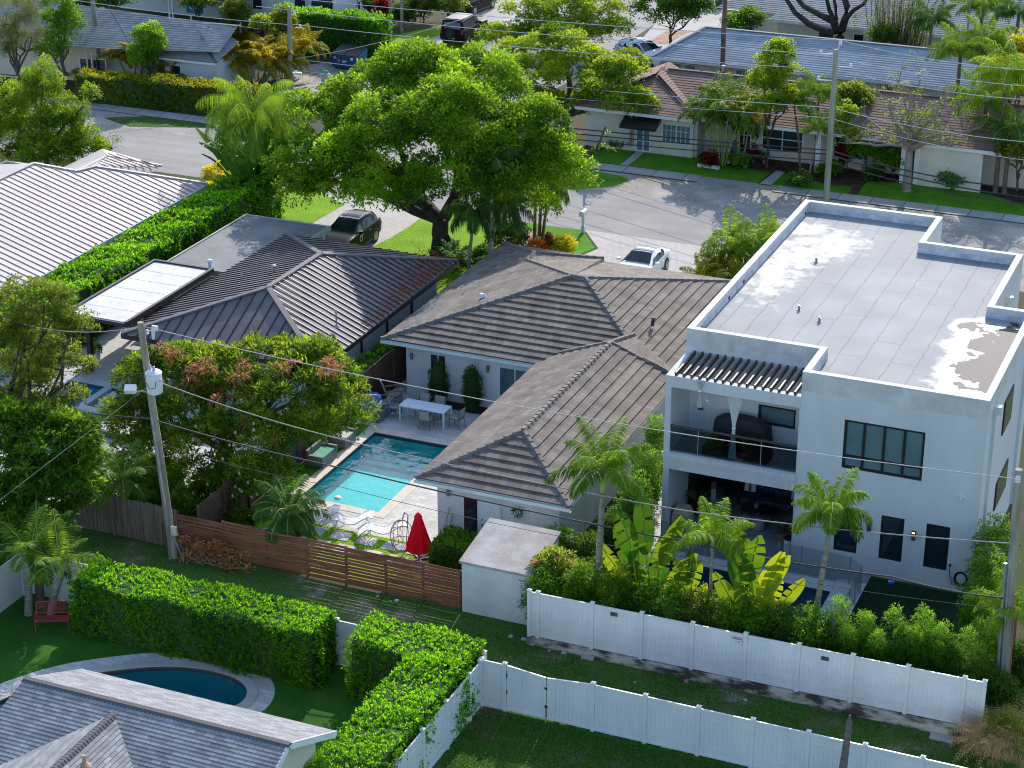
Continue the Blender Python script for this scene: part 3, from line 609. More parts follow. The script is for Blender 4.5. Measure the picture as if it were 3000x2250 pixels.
# ------------------------------------------------------------ generic building bits
def wall_south(t, name, x0, x1, z0, z1, Y, th, m, holes=()):      # wall facing -Y
    return MB().wall((0, Y, 0), (1, 0, 0), (0, 0, 1), [(x0, z0), (x1, z0), (x1, z1), (x0, z1)], [[(a, c), (b, c), (b, d), (a, d)] for a, b, c, d in holes], th).build(name, m, t)
def window(t, x0, x1, z0, z1, Y, mf, mg, nx=2, ny=1, bar=.05, name='window', depth=.05, cuts=None):
    f = MB(); f.box(x0, Y - depth, z0, x0 + bar, Y + .02, z1); f.box(x1 - bar, Y - depth, z0, x1, Y + .02, z1); f.box(x0 + bar, Y - depth, z1 - bar, x1 - bar, Y + .02, z1); f.box(x0 + bar, Y - depth, z0, x1 - bar, Y + .02, z0 + bar)
    for k in range(1, nx): x = x0 + (x1 - x0) * k / nx; f.box(x - bar / 2, Y - depth + .004, z0 + bar, x + bar / 2, Y + .016, z1 - bar)
    for k in (cuts or [j / ny for j in range(1, ny)]): z = z0 + (z1 - z0) * k; f.box(x0 + bar, Y - depth + .008, z - bar / 2, x1 - bar, Y + .012, z + bar / 2)
    o = f.build(name, mf, t); MB().box(x0 + bar * .5, Y - .012, z0 + bar * .5, x1 - bar * .5, Y - .004, z1 - bar * .5).build('pane', mg, o); return o
def shell(t, x0, y0, x1, y1, z1, m, name='wall', th=.18):
    b = MB(); b.box(x0, y0 + .01, 0, x1, y0 + th, z1); b.box(x0, y1 - th, 0, x1, y1, z1); b.box(x0, y0 + th, 0, x0 + th, y1 - th, z1); b.box(x1 - th, y0 + th, 0, x1, y1 - th, z1); return b.build(name, m, t)

# ------------------------------------------------------------ grey tiled house (centre)
t = thing('tiled_house', 'white single storey house under a dark grey flat tile roof beside the turquoise pool', 'house', (-31, 75, 0))
EZ = 2.75; SW = (-38.46, 75.6, EZ); NW = (-38.46, 89.5, EZ); A_ = (-31.56, 81.36, 4.8); B_ = (-30.9, 81.36, 4.8); SE = (-25.3, 75.6, EZ); NE = (-25.3, 89.0, EZ)
nW = Vector((-2.05 / 6.9, 0, 1)); C_ = onplane(1545, 763, SW, nW); D_ = onplane(1565, 740, SW, nW)
Fh = at(1766, 757, 3.0)
m = MB(); courses(m, [SW, SE, B_, A_], .42, .055); courses(m, [SE, NE, B_], .42, .055)
m.build('roof', M_tile, t, fix=False)
m = MB(); courses(m, [NW, SW, A_, tuple(C_), tuple(D_)], .42, .05); m.build('roof', M_tile, t, fix=False)
m = MB()
Fn = (Fh.x, 89.5, EZ); NE2 = (Fh.x, 89.0, EZ)
for poly in ([A_, B_, NE], [A_, NE, NE2], [A_, NE2, tuple(Fh), tuple(C_)], [tuple(C_), tuple(Fh), tuple(D_)], [tuple(D_), tuple(Fh), Fn], [tuple(D_), Fn, NW]): flatplane(m, poly)
m.build('roof', M_tile, t, fix=False)
m = MB(); V_ = [Vector(q) for q in (SW, SE, NE, NW, A_, B_)]
wz = 4.0; WX = -27.78; wy = 66.6; wS, wE, wW = 63.42, -24.6, -30.97; GY = 76.4
a = (wW, wS, EZ); b = (wE, wS, EZ); ap = (WX, wy, wz); ag = (WX, GY, wz); gl = (wW + .3, GY, EZ + .12); 
m = MB(); courses(m, [a, b, ap], .42, .055); courses(m, [(wE, wS, EZ), (wE, GY, EZ), ag, ap], .42, .055); courses(m, [(wW, GY, EZ), a, ap, ag], .42, .045)
zs = lambda y: EZ + (4.8 - EZ) / (81.36 - 75.6) * (y - 75.6)
st_ = (-27.4, 78.2, zs(78.2) + .05); flatplane(m, [ag, (wW + .35, GY, zs(GY) - .05), st_]); flatplane(m, [ag, st_, (wE, GY, zs(GY) - .05)])
m.build('roof', M_tile, t, fix=False)
cp = MB()
for p, q in ((SW, A_), (A_, B_), (SE, B_), (NE, B_), (NW, D_), (D_, C_), (C_, A_), (Fh, D_), (a, ap), (b, ap), (ap, ag), ((wW + 1.0, GY, EZ + .42), ag), ((wE, GY, EZ), ag), (st_, ag)): caps(cp, p, q)
cp.build('ridge_cap', M_cap, t)
# fascia, gutter, soffit
fa = MB(); fa.box(-38.4, 75.62, EZ - .2, -30.9, 75.7, EZ - .02); fa.box(-38.44, 75.7, EZ - .2, -38.36, 89.4, EZ - .02); fa.box(-30.93, 63.45, EZ - .2, -24.65, 63.53, EZ - .02); fa.box(-30.95, 63.53, EZ - .2, -30.87, 75.62, EZ - .02); fa.box(-24.72, 63.53, EZ - .2, -24.64, 76, EZ - .02); fa.build('fascia', M_white2, t)
sf = MB(); sf.box(-38.3, 75.72, EZ - .16, -24.75, 76.1, EZ - .1); sf.box(-30.85, 63.55, EZ - .16, -24.74, 64, EZ - .1); sf.box(-30.86, 64, EZ - .155, -30.3, 75.7, EZ - .105); sf.build('soffit', M_white2, t)
M_gut = mat('gutter_paint', (.62, .68, .66), .5, (.52, .58, .57), 1)
for x0, x1, y in ((-38.5, -30.9, 75.5), (-31.0, -24.5, 63.32)):
    gu = MB(); gu.mesh([(x0, y, EZ - .03), (x1, y, EZ - .03), (x1, y, EZ - .17), (x0, y, EZ - .17), (x1, y + .12, EZ - .17), (x0, y + .12, EZ - .17)], [(0, 1, 2, 3), (3, 2, 4, 5)]); gu.build('gutter', M_gut, t, fix=False)
xa, xb = aty(1461, 1080, 76.1).x, aty(1556, 1100, 76.1).x
wall_south(t, 'wall', -37.5, -30.36, 0, EZ - .1, 76.1, .18, M_white, [(xa, xb, .02, 2.15)])
wl = MB(); wl.box(-37.5, 76.29, 0, -37.32, 88.8, EZ - .1); wl.box(-37.5, 88.8, 0, -25.6, 88.98, EZ - .1); wl.box(-25.6, 76.1, 0, -25.42, 88.8, EZ - .1); wl.build('wall', M_white, t)
d0, d1 = aty(1355, 1500, 63.95).x, aty(1402, 1500, 63.95).x
wall_south(t, 'wall', -30.3, -25.2, 0, EZ - .1, 63.95, .18, M_white, [(d0, d1, .02, 2.1)])
wl = MB(); wl.box(-30.3, 64.14, 0, -30.12, 76.09, EZ - .1); wl.box(-25.38, 64.14, 0, -25.2, 76.09, EZ - .1); wl.build('wall', M_white, t)
window(t, aty(1260, 1050, 76.1).x, aty(1308, 1050, 76.1).x, 1.45, 2.25, 76.09, M_white2, M_glass, 2)
window(t, xa, xb, .03, 2.14, 76.16, M_white2, M_glasst, 2, name='sliding_door')
window(t, d0, d1, .03, 2.09, 64.0, M_white2, M_glass, 1, name='glass_door')
d = MB(); d.box(d1 + .06, 63.90, .02, d1 + .95, 63.945, 2.08); o = d.build('door', M_white2, t); MB().rbox((d1 + .18, 63.87, 1.0), (.05, .05, .12)).build('handle', M_grey, o); MB().rbox((d1 + .18, 63.875, 1.25), (.05, .04, .06)).build('lock', M_grey, o)
for lx, ly, lz in ((aty(1208, 1030, 76.1).x, 76.0, 1.95), (aty(1431, 1070, 76.1).x, 76.0, 1.95), (aty(1316, 1437, 63.95).x, 63.86, 2.15)):
    o = MB(); o.rbox((lx, ly, lz), (.1, .12, .3)); o.rbox((lx, ly - .02, lz + .05), (.13, .14, .05)); o.build('wall_lamp', M_teak, t)
# electric box and conduits on the back wall
MB().box(-34.6, 75.98, 1.1, -34.15, 76.09, 1.75).build('meter_box', M_grey, t)
cb = MB()
for k in range(3): cb.tube([(-34.1 + k * .12, 76.05, .8), (-34.1 + k * .12, 76.05, 2.6)], .02, 6)
cb.build('conduit', M_white2, t)
def vent(px_, py_, z, s=1, m=M_white2, kind='goose'):
    p = at(px_, py_, z); o = MB()
    if kind == 'goose': o.tube([p - Vector((0, 0, .15)), p + Vector((0, 0, .12 * s))], .12 * s, 12); o.tube([p + Vector((0, .0, .12 * s)), p + Vector((0, .02, .26 * s)), p + Vector((.1 * s, -.05, .28 * s)), p + Vector((.14 * s, -.08, .18 * s))], [.12 * s, .13 * s, .12 * s, .12 * s], 12)
    elif kind == 'pipe': o.tube([p - Vector((0, 0, .15)), p + Vector((0, 0, .3 * s))], .05 * s, 10); o.lathe([(.12 * s, -.02), (.06 * s, .08)], p, 10)
    elif kind == 'cap': o.lathe([(.09 * s, -.1), (.09 * s, .16 * s), (.15 * s, .17 * s), (.15 * s, .24 * s), (.10 * s, .30 * s), (.02, .32 * s)], p, 14)
    return o.build('roof_vent', m, t)
vent(1412, 880, 3.55, 1.0); vent(1597, 1155, 3.2, .8); vent(1912, 945, 3.7, .7, M_dkgrey); vent(1735, 1108, 3.55, .6, M_dkgrey, 'pipe'); vent(1360, 850, 3.4, .35, M_white2, 'pipe'); vent(1268, 900, 3.1, .35, M_white2, 'pipe')

# ------------------------------------------------------------ dark metal roofed house (left of centre)
t = thing('metal_roof_house', 'white house with dark bronze standing seam hip roof and white patio cover', 'house', (-44, 78, 0))
E1 = 2.6; sw = (-49.8, 71.85, E1); se = (-39.6, 71.85, E1); ne = (-39.75, 86.6, E1); nw = (at(825, 690, E1).x, 86.9, E1); p1 = (-44.15, 75.5, 4.4); p2 = (-44.05, 80.4, 4.4)
rf = MB(); sm = MB()
for poly, sp in (([sw, se, p1], .55), ([se, ne, p2, p1], .42), ([nw, sw, p1, p2], .42), ([ne, nw, p2], .5)): flatplane(rf, poly); seams(sm, poly, sp, .045, .045)
rf.build('roof', M_metroof, t, fix=False); sm.build('roof_seams', M_metrib, t)
cp = MB(); 
for p, q in ((sw, p1), (se, p1), (p1, p2), (ne, p2), (nw, p2)): strip(cp, p, q, .26, .09)
cp.build('ridge_cap', M_metroof, t)
fa = MB(); fa.box(-49.8, 71.8, E1 - .22, -39.6, 71.86, E1 - .01); fa.box(-39.66, 71.86, E1 - .22, -39.6, 86.6, E1 - .01); fa.box(-49.86, 71.86, E1 - .22, -49.8, 80, E1 - .01); fa.build('fascia', M_metdk, t)
shell(t, -49.2, 73.2, -40.6, 86.0, E1 - .15, M_white)
for y in (75.0, 77.6, 80.3, 83.0): MB().box(-40.62, y, 0, -40.54, y + .12, E1 - .15).build('post', M_metdk, t)
window(t, -48.9, -46.9, .1, 2.1, 73.2, M_black, M_glass, 2, name='sliding_door')
# leaf litter on the east slope
lf = Fol(); n = 2600; u = G.beta(1.2, 3.0, n); yy = G.uniform(76.5, 86.2, n); w8 = G.uniform(0, 1, n) < (yy - 75) / 11; u = u[w8]; yy = yy[w8]; xx = -39.75 - u * 2.6 * ((yy - 75) / 11); zz = E1 + (-39.7 - xx) * 1.8 / 4.35 + .03
lf.add(np.stack([xx, yy, zz], 1), rdir(len(xx)) * [1, 1, .1], np.array([.3, 0, 1.0]), .10, .07, G.uniform(0, 1, len(xx)))
M_lit = leafmat('leaf_litter', (.10, .03, .02), (.30, .10, .06), (.2, .05, .02), .8, .1); o = lf.build('fallen_leaves', M_lit, t); o['kind'] = 'stuff'
vent(803, 792, 4.0, .9, M_grey, 'cap'); vent(708, 808, 3.6, .5, M_grey, 'pipe'); vent(703, 835, 3.5, .5, M_grey, 'pipe')
p = at(986, 958, 3.2); o = MB(); o.tube([p, p + Vector((0, 0, .75))], .035, 8); o.tube([p + Vector((0, 0, .7)), p + Vector((-.1, 0, .85))], .045, 8); o.lathe([(.16, 0), (.05, .12)], p, 10); o.build('service_mast', M_grey, t)
# patio cover
pcv = MB().box(-53.05, 72.5, 2.78, -49.95, 79.9, 2.9); o = pcv.build('patio_cover', M_panel, t)
rm = MB(); rm.box(-53.2, 72.35, 2.72, -53.05, 80.05, 2.98); rm.box(-49.95, 72.35, 2.72, -49.8, 80.05, 2.98); rm.box(-53.05, 79.9, 2.72, -49.95, 80.05, 2.98); rm.box(-53.05, 72.35, 2.72, -49.95, 72.5, 2.88)
rm.build('cover_frame', M_metdk, t)
sg = MB()
for k in range(1, 6): sg.box(-53.04, 72.5 + k * 1.23, 2.90, -49.96, 72.53 + k * 1.23, 2.906)
sg.build('panel_joint', M_conc, t)
pp = at(270, 1089); MB().box(pp.x - .11, pp.y - .11, 0, pp.x + .11, pp.y + .11, 2.72).build('post', M_black, t); MB().box(-53.1, 79.7, 0, -52.9, 79.9, 2.72).build('post', M_black, t)
cw = MB(); cw.box(-57.3, 73, 0, -53.3, 73.1, 1.9); 
# flat roofed carport
fr_ = MB(); fr_.box(-52.75, 80.45, 2.5, -47.9, 88.4, 2.68); fr_.build('flat_roof', M_roofgrey, t)
fe = MB(); fe.box(-52.85, 80.4, 2.45, -52.75, 88.5, 2.74); fe.box(-47.9, 80.4, 2.45, -47.8, 88.5, 2.74); fe.box(-52.75, 88.4, 2.45, -47.9, 88.5, 2.72); fe.build('roof_edge', M_conc, t)
for x, y in ((-52.5, 88.1), (-48.1, 88.1), (-52.5, 84)): MB().box(x - .1, y - .1, 0, x + .1, y + .1, 2.45).build('post', M_white, t)
MB().box(-52.6, 80.6, 0, -48.2, 80.75, 2.45).build('wall', M_white, t)
p = at(615, 777, 2.7); vent(615, 777, 2.75, 1.0, M_white2, 'cap')

# ------------------------------------------------------------ white metal roofed house (far left)
t = thing('white_roof_house', 'house with a bright white standing seam metal roof behind the tall hedge', 'house', (-62, 84, 0))
nE = Vector((.3, 0, 1)); e0 = (-57.4, 66, 2.7)
P6 = [tuple(onplane(a, b, e0, nE)) for a, b in ((608, 538), (280, 488), (226, 502), (99, 479))]
rz = P6[3][2]; poly = [e0, (-57.4, P6[0][1], 2.7), *P6[1:], (P6[3][0], 66, rz)]
rf = MB(); sm = MB(); flatplane(rf, poly); seams(sm, poly, .46, .045, .035)
bx = P6[3][0]; by = P6[3][1]; flatplane(rf, [(bx, 66, rz), P6[3], (2 * bx + 57.4, by + 4, 2.7), (2 * bx + 57.4, 66, 2.7)]); flatplane(rf, [P6[3], P6[2], (P6[2][0] - 2, by + 5, 2.7), (2 * bx + 57.4, by + 4, 2.7)])
# north wing
a1 = at(316, 457, 3.7); a2 = at(475, 486, 2.7); a3 = at(443, 506, 2.7); a4 = Vector(P6[2]); a5 = Vector(P6[1])
pl = [tuple(a4), tuple(a5), tuple(a3), tuple(a2), tuple(a1)]; flatplane(rf, [tuple(a4), tuple(a5), tuple(a1)]); flatplane(rf, [tuple(a5), tuple(a3), tuple(a2), tuple(a1)]); seams(sm, [tuple(a5), tuple(a3), tuple(a2), tuple(a1)], .46, .05, .05)
flatplane(rf, [tuple(a1), tuple(a2), (a2.x - 5, a2.y + 1.5, 2.7), (a4.x - 4, a4.y + 4, 2.7)]); flatplane(rf, [tuple(a1), (a4.x - 4, a4.y + 4, 2.7), tuple(a4)])
rf.build('roof', M_whroof, t, fix=False); sm.build('roof_seams', mat('seam_brown', (.34, .22, .22), .7), t)
cp = MB(); 
for p, q in ((P6[3], P6[2]), (P6[2], a1), (a1, a2), (P6[1], P6[0]), (P6[3], (bx, 66, rz)), (P6[1], P6[2])): strip(cp, p, q, .22, .07)
cp.build('ridge_cap', M_whroof, t)
fa = MB(); fa.box(-57.42, 66, 2.45, -57.34, P6[0][1], 2.69); fa.build('fascia', M_gut, t)
shell(t, 2 * bx + 58.2, 66.5, -58.0, P6[0][1] - .5, 2.6, M_cream)

# ------------------------------------------------------------ white modern two storey building (right)
t = thing('modern_house', 'white two storey flat roofed house with balcony, pergola and dark windows', 'house', (-17, 70, 0))
PT = 7.89; DK = 7.42
XL, XR, XR2, XS = -22.35, -10.16, -11.8, -16.0; YF, YB, YR1, YR2, YN = 67.65, 70.05, 87.2, 83.65, 77.15; XM = -17.05
out_ = [(XL, YB), (XM, YB), (XM, YF), (XR, YF), (XR, YN), (XR2, YN), (XR2, YR2), (XS, YR2), (XS, YR1), (XL, YR1)]
w = .26; inn = [(XL + w, YB + w), (XM + w, YB + w), (XM + w, YF + w), (XR - w, YF + w), (XR - w, YN - w), (XR2 - w, YN - w), (XR2 - w, YR2 - w), (XS - w, YR2 - w), (XS - w, YR1 - w), (XL + w, YR1 - w)]
M_par = mat('parapet_top', (.62, .61, .595), .8, (.48, .47, .455), 1.5, .1, 20)
MB().prism(out_, DK - .3, PT, [inn]).build('parapet', M_par, t)
# roof membrane
def roofmembrane():
    m = bpy.data.materials.new('roof_membrane'); m.use_nodes = True; nt = m.node_tree; N = nt.nodes; L = nt.links; b = N['Principled BSDF']
    geo = N.new('ShaderNodeNewGeometry'); P = geo.outputs['Position']
    def noise(sc, det=5): n = N.new('ShaderNodeTexNoise'); n.inputs['Scale'].default_value = sc; n.inputs['Detail'].default_value = det; L.new(P, n.inputs['Vector']); return n.outputs['Fac']
    def math(op, a, b_=None, c=None):
        n = N.new('ShaderNodeMath'); n.operation = op
        for i, v in enumerate((a, b_, c)):
            if v is None: continue
            if isinstance(v, (int, float)): n.inputs[i].default_value = v
            else: L.new(v, n.inputs[i])
        return n.outputs[0]
    sep = N.new('ShaderNodeSeparateXYZ'); L.new(P, sep.inputs[0]); X, Y = sep.outputs[0], sep.outputs[1]
    n1 = noise(.5); n2 = noise(1.7, 8); n3 = noise(6)
    wob = math('MULTIPLY', math('SUBTRACT', n2, .5), .22)
    def lines(coord, period, width):
        f = math('FRACT', math('DIVIDE', math('ADD', coord, wob), period)); return math('LESS_THAN', math('ABSOLUTE', math('SUBTRACT', f, .5)), width / period / 2)
    seam = lines(X, 1.0, .05)
    cell = math('FLOOR', math('ADD', math('DIVIDE', math('ADD', X, wob), 1.0), .5)); off = math('MULTIPLY', math('FRACT', math('MULTIPLY', math('SINE', math('MULTIPLY', cell, 12.9898)), 43758.5)), 7.0)
    cross = lines(math('ADD', Y, off), 7.3, .05)
    sm_ = math('MAXIMUM', seam, math('MULTIPLY', cross, .9))
    # puddles: east front corner and north west
    def blob(cx, cy, rx, ry):
        dx = math('DIVIDE', math('SUBTRACT', X, cx), rx); dy = math('DIVIDE', math('SUBTRACT', Y, cy), ry)
        return math('SUBTRACT', 1.0, math('ADD', math('MULTIPLY', dx, dx), math('MULTIPLY', dy, dy)))
    e = math('ADD', math('MAXIMUM', blob(-10.6, 72.8, 2.3, 5.5), math('MAXIMUM', math('MULTIPLY', blob(-12.3, 75.6, .9, 1.1), .8), math('MAXIMUM', math('MULTIPLY', blob(-21.3, 80.5, 1.0, 3.6), .12), math('MULTIPLY', blob(-20.6, 83.0, 1.3, 1.3), .12)))), math('MULTIPLY', math('SUBTRACT', n2, .5), 1.5))
    cs = N.new('ShaderNodeMapRange'); L.new(e, cs.inputs[0]); cs.inputs[1].default_value = .46; cs.inputs[2].default_value = .60; pud = cs.outputs[0]
    ch = N.new('ShaderNodeMapRange'); L.new(math('ADD', e, math('MULTIPLY', math('SUBTRACT', n1, .5), .9)), ch.inputs[0]); ch.inputs[1].default_value = -.25; ch.inputs[2].default_value = .55; damp_sheen = ch.outputs[0]
    cr = N.new('ShaderNodeValToRGB'); cr.color_ramp.elements[0].color = (.225, .235, .25, 1); cr.color_ramp.elements[1].color = (.275, .287, .30, 1); cr.color_ramp.elements[0].position = .35; cr.color_ramp.elements[1].position = .65; L.new(n1, cr.inputs[0])
    mx = N.new('ShaderNodeMix'); mx.data_type = 'RGBA'; L.new(math('MULTIPLY', sm_, math('MULTIPLY', n3, .9)), mx.inputs[0]); L.new(cr.outputs[0], mx.inputs[6]); mx.inputs[7].default_value = (.10, .10, .105, 1)
    mp = N.new('ShaderNodeMix'); mp.data_type = 'RGBA'; L.new(pud, mp.inputs[0]); L.new(mx.outputs[2], mp.inputs[6]); mp.inputs[7].default_value = (.05, .05, .05, 1); 
    md = N.new('ShaderNodeMix'); md.data_type = 'RGBA'; L.new(math('MULTIPLY', damp_sheen, math('SUBTRACT', 1.0, pud)), md.inputs[0]); L.new(mp.outputs[2], md.inputs[6]); md.inputs[7].default_value = (.34, .345, .35, 1); L.new(md.outputs[2], b.inputs['Base Color'])  # damp area made paler: its white wet sheen is put into the colour
    ro = math('SUBTRACT', .75, math('MULTIPLY', damp_sheen, .38)); ro2 = math('ADD', math('MULTIPLY', ro, math('SUBTRACT', 1.0, pud)), math('MULTIPLY', pud, .03)); L.new(ro2, b.inputs['Roughness'])
    L.new(math('MULTIPLY', math('SUBTRACT', 1.0, math('MULTIPLY', pud, .75)), math('ADD', .25, math('MULTIPLY', damp_sheen, .35))), b.inputs['Specular IOR Level'])
    bp = N.new('ShaderNodeBump'); bp.inputs['Distance'].default_value = .02; L.new(math('SUBTRACT', .35, math('MULTIPLY', pud, .34)), bp.inputs['Strength']); L.new(math('ADD', math('MULTIPLY', sm_, .6), math('MULTIPLY', n3, .5)), bp.inputs['Height']); L.new(bp.outputs[0], b.inputs['Normal'])
    MATS['roof_membrane'] = m; return m
MB().prism(inn, DK - .2, DK).build('roof_deck', roofmembrane(), t)
fl = MB()      # grey flashing upstand round the inside of the parapet
M_flash = mat('blue_grey_flashing', (.36, .40, .46), .7, (.62, .64, .66), 1.6, .3, 12, fac=(.4, .6))
for i in range(len(inn)):
    a, b = Vector((*inn[i], 0)), Vector((*inn[(i + 1) % len(inn)], 0)); n = Vector((0, 0, 1)).cross(b - a).normalized(); fl.face([a + n * .012 + Vector((0, 0, DK)), b + n * .012 + Vector((0, 0, DK)), b + n * .012 + Vector((0, 0, DK + .22)), a + n * .012 + Vector((0, 0, DK + .22))])
fl.build('flashing', M_flash, t, fix=False)
for x_, y_ in ((864, 460), (752, 772), (884, 848)):
    p = at(2000 + x_ / 2.212, 560 + y_ / 2.212, DK); o = MB(); o.tube([p, p + Vector((0, 0, .22))], .04, 8); o.tube([p + Vector((.05, 0, 0)), p + Vector((.05, 0, .16))], .02, 6); o.lathe([(.11, 0), (.10, .02), (.05, .04)], p, 10); o.build('roof_pipe', M_grey, t)
for k, (x_, y_) in enumerate(((125, 870), (300, 680), (395, 580), (795, 145))):
    p = atx(2000 + x_ / 2.212, 560 + y_ / 2.212, XL + w + .01); MB().rbox((XL + w + .015, p.y, DK + .12), (.05, .14, .12)).build('scupper', M_black, t)
# body walls
win = [aty(a, b, YF) for a, b in ((2474, 1231), (2698, 1411))]; W1 = (-15.35, -12.34, 4.27, 6.25)
gws = [(-15.44, -14.55), (-13.70, -12.83), (-12.0, -11.12)]
wall_south(t, 'wall', XM, XR, 0, DK - .3, YF, .25, M_white, [W1] + [(a, b, .79, 2.61) for a, b in gws])
bw = (-19.32, -17.82, 4.36, 5.18)
wall_south(t, 'wall', XL, XM, 3.5, DK - .3, YB, .25, M_white, [bw])
sw_ = MB(); sw_.box(XL, YB + .25, 0, XL + .25, YR1, DK - .3); sw_.box(XL + .25, YR1 - .25, 0, XS, YR1, DK - .3); sw_.box(XS - .25, YR2, 0, XS, YR1 - .25, DK - .3); sw_.box(XS - .25, YR2 - .25, 0, XR2, YR2, DK - .3); sw_.box(XR2 - .25, YN, 0, XR2, YR2 - .25, DK - .3); sw_.box(XR2 - .25, YN - .25, 0, XR, YN, DK - .3); sw_.box(XR - .25, YF + .25, 0, XR, YN - .25, DK - .3); sw_.box(XM, YF + .25, 0, XM + .25, YB, DK - .3)
sw_.build('wall', M_white, t)
# balcony frame : posts, top beam, slab, side wall
bf = MB(); BT = 6.86
bf.wall((0, YF, 0), (1, 0, 0), (0, 0, 1), [(XL, 0), (XM - .004, 0), (XM - .004, BT), (XL, BT)], [[(XL + .24, 0.01), (XM - .03, 0.01), (XM - .03, 2.94), (XL + .24, 2.94)], [(XL + .24, 3.66), (XM - .03, 3.66), (XM - .03, 6.4), (XL + .24, 6.4)]], .28)
bf.box(XL, YF + .28, 0, XL + .22, YB + .25, BT); bf.build('balcony_frame', M_white, t)
sl = MB(); sl.box(XL - .06, YF - .08, 3.46, XM - .01, YF - .002, 3.64); sl.box(XL - .03, YF - .05, 3.36, XM - .01, YF - .003, 3.46); sl.build('cornice', M_white, t)
MB().box(XL + .22, YF + .28, 3.40, XM, YB + .0, 3.62).build('balcony_floor', M_deckgr, t)
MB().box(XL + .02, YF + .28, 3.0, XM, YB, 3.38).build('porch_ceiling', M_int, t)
pg = MB()
for k in range(16): x = XL + .38 + k * (XM - XL - .45) / 15.6; pg.box(x - .035, YF + .03, BT - .02, x + .035, YB - .01, BT + .15)
pg.build('pergola_slats', mat('pergola_paint', (.08, .055, .055), .5, (.06, .045, .045), 3), t)
gr = MB(); gr.box(XL + .25, YF + .06, 3.7, XM - .04, YF + .075, 4.74)
mg = bpy.data.materials.new('rail_glass'); mg.use_nodes = True; nt = mg.node_tree; nt.nodes.remove(nt.nodes['Principled BSDF']); a_ = nt.nodes.new('ShaderNodeBsdfTransparent'); a_.inputs[0].default_value = (.55, .62, .66, 1); b_ = nt.nodes.new('ShaderNodeBsdfGlossy'); b_.inputs['Roughness'].default_value = .02; f_ = nt.nodes.new('ShaderNodeMixShader'); f_.inputs[0].default_value = .07; nt.links.new(a_.outputs[0], f_.inputs[1]); nt.links.new(b_.outputs[0], f_.inputs[2]); nt.links.new(f_.outputs[0], nt.nodes['Material Output'].inputs[0])
o = gr.build('glass_railing', mg, t); hr = MB(); hr.box(XL + .25, YF + .03, 4.74, XM - .04, YF + .11, 4.80); hr.build('handrail', M_dkgrey, o)
gp = MB(); 
for x in (-21.0, -18.5): gp.box(x, YF + .05, 3.7, x + .03, YF + .085, 4.74)
gp.build('clamp', M_grey, o)
window(t, W1[0], W1[1], W1[2], W1[3], YF + .12, M_black, M_glassb, 4, 1, .09, depth=.08, cuts=[.25])
for a, b in gws: window(t, a, b, .79, 2.61, YF + .10, M_black, M_glass, 1, 1, .05, depth=.08)
window(t, *bw, YB + .12, M_black, M_glassb, 1, 1, .08, depth=.1)
# porch interior
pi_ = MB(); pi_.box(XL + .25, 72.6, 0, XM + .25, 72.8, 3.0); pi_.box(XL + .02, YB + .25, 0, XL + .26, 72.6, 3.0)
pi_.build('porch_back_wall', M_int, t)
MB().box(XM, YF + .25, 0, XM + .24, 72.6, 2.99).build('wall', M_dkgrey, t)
MB().box(XL + .26, YF + .0, -.02, XM, 72.6, .03).build('porch_floor', M_deckgr, t)
# details on walls
for x_, z_ in ((-14.12, 2.05), (-12.44, 2.05)):
    o = MB(); o.box(x_ - .07, YF - .13, z_ - .2, x_ + .07, YF, z_ + .16); o.box(x_ - .09, YF - .15, z_ + .04, x_ + .09, YF - .0, z_ + .08); lp = o.build('wall_lamp', M_dkgrey, t)
    if x_ > -13: MB().box(x_ - .05, YF - .135, z_ + .09, x_ + .05, YF - .131, z_ + .14).build('lamp_glow', mat('lamp_glow', (1, .6, .2), .5, emis=((1, .55, .15), 3)), lp)
for px_, py_ in ((2323, 1419), (2815, 1457)):
    p = aty(px_, py_, YF); o = MB(); o.lathe([(.06, 0), (.055, -.1)], (p.x, YF, p.z), 10, 'Y'); o.tube([(p.x, YF - .1, p.z), (p.x + .03, YF - .2, p.z - .05)], .045, 8); o.build('camera', M_white2, t)
# east side: downspout heads, windows, drain
for y_, x_ in ((68.9, XR), (75.6, XR), (80.2, XR2)):
    o = MB(); o.box(x_, y_ - .06, .1, x_ + .1, y_ + .06, 6.9); o.box(x_, y_ - .13, 6.9, x_ + .26, y_ + .13, 7.2); dsp = o.build('downspout', M_gut, t)
for y0_, y1_, z0_, z1_ in ((71.2, 73.0, 5.0, 6.4), (71.2, 73.6, 1.8, 3.0)):
    f = MB().box(XR, y0_, z0_, XR + .05, y1_, z1_).build('window', M_black, t); MB().box(XR + .05, y0_ + .08, z0_ + .08, XR + .056, y1_ - .08, z1_ - .08).build('pane', M_glass, f)
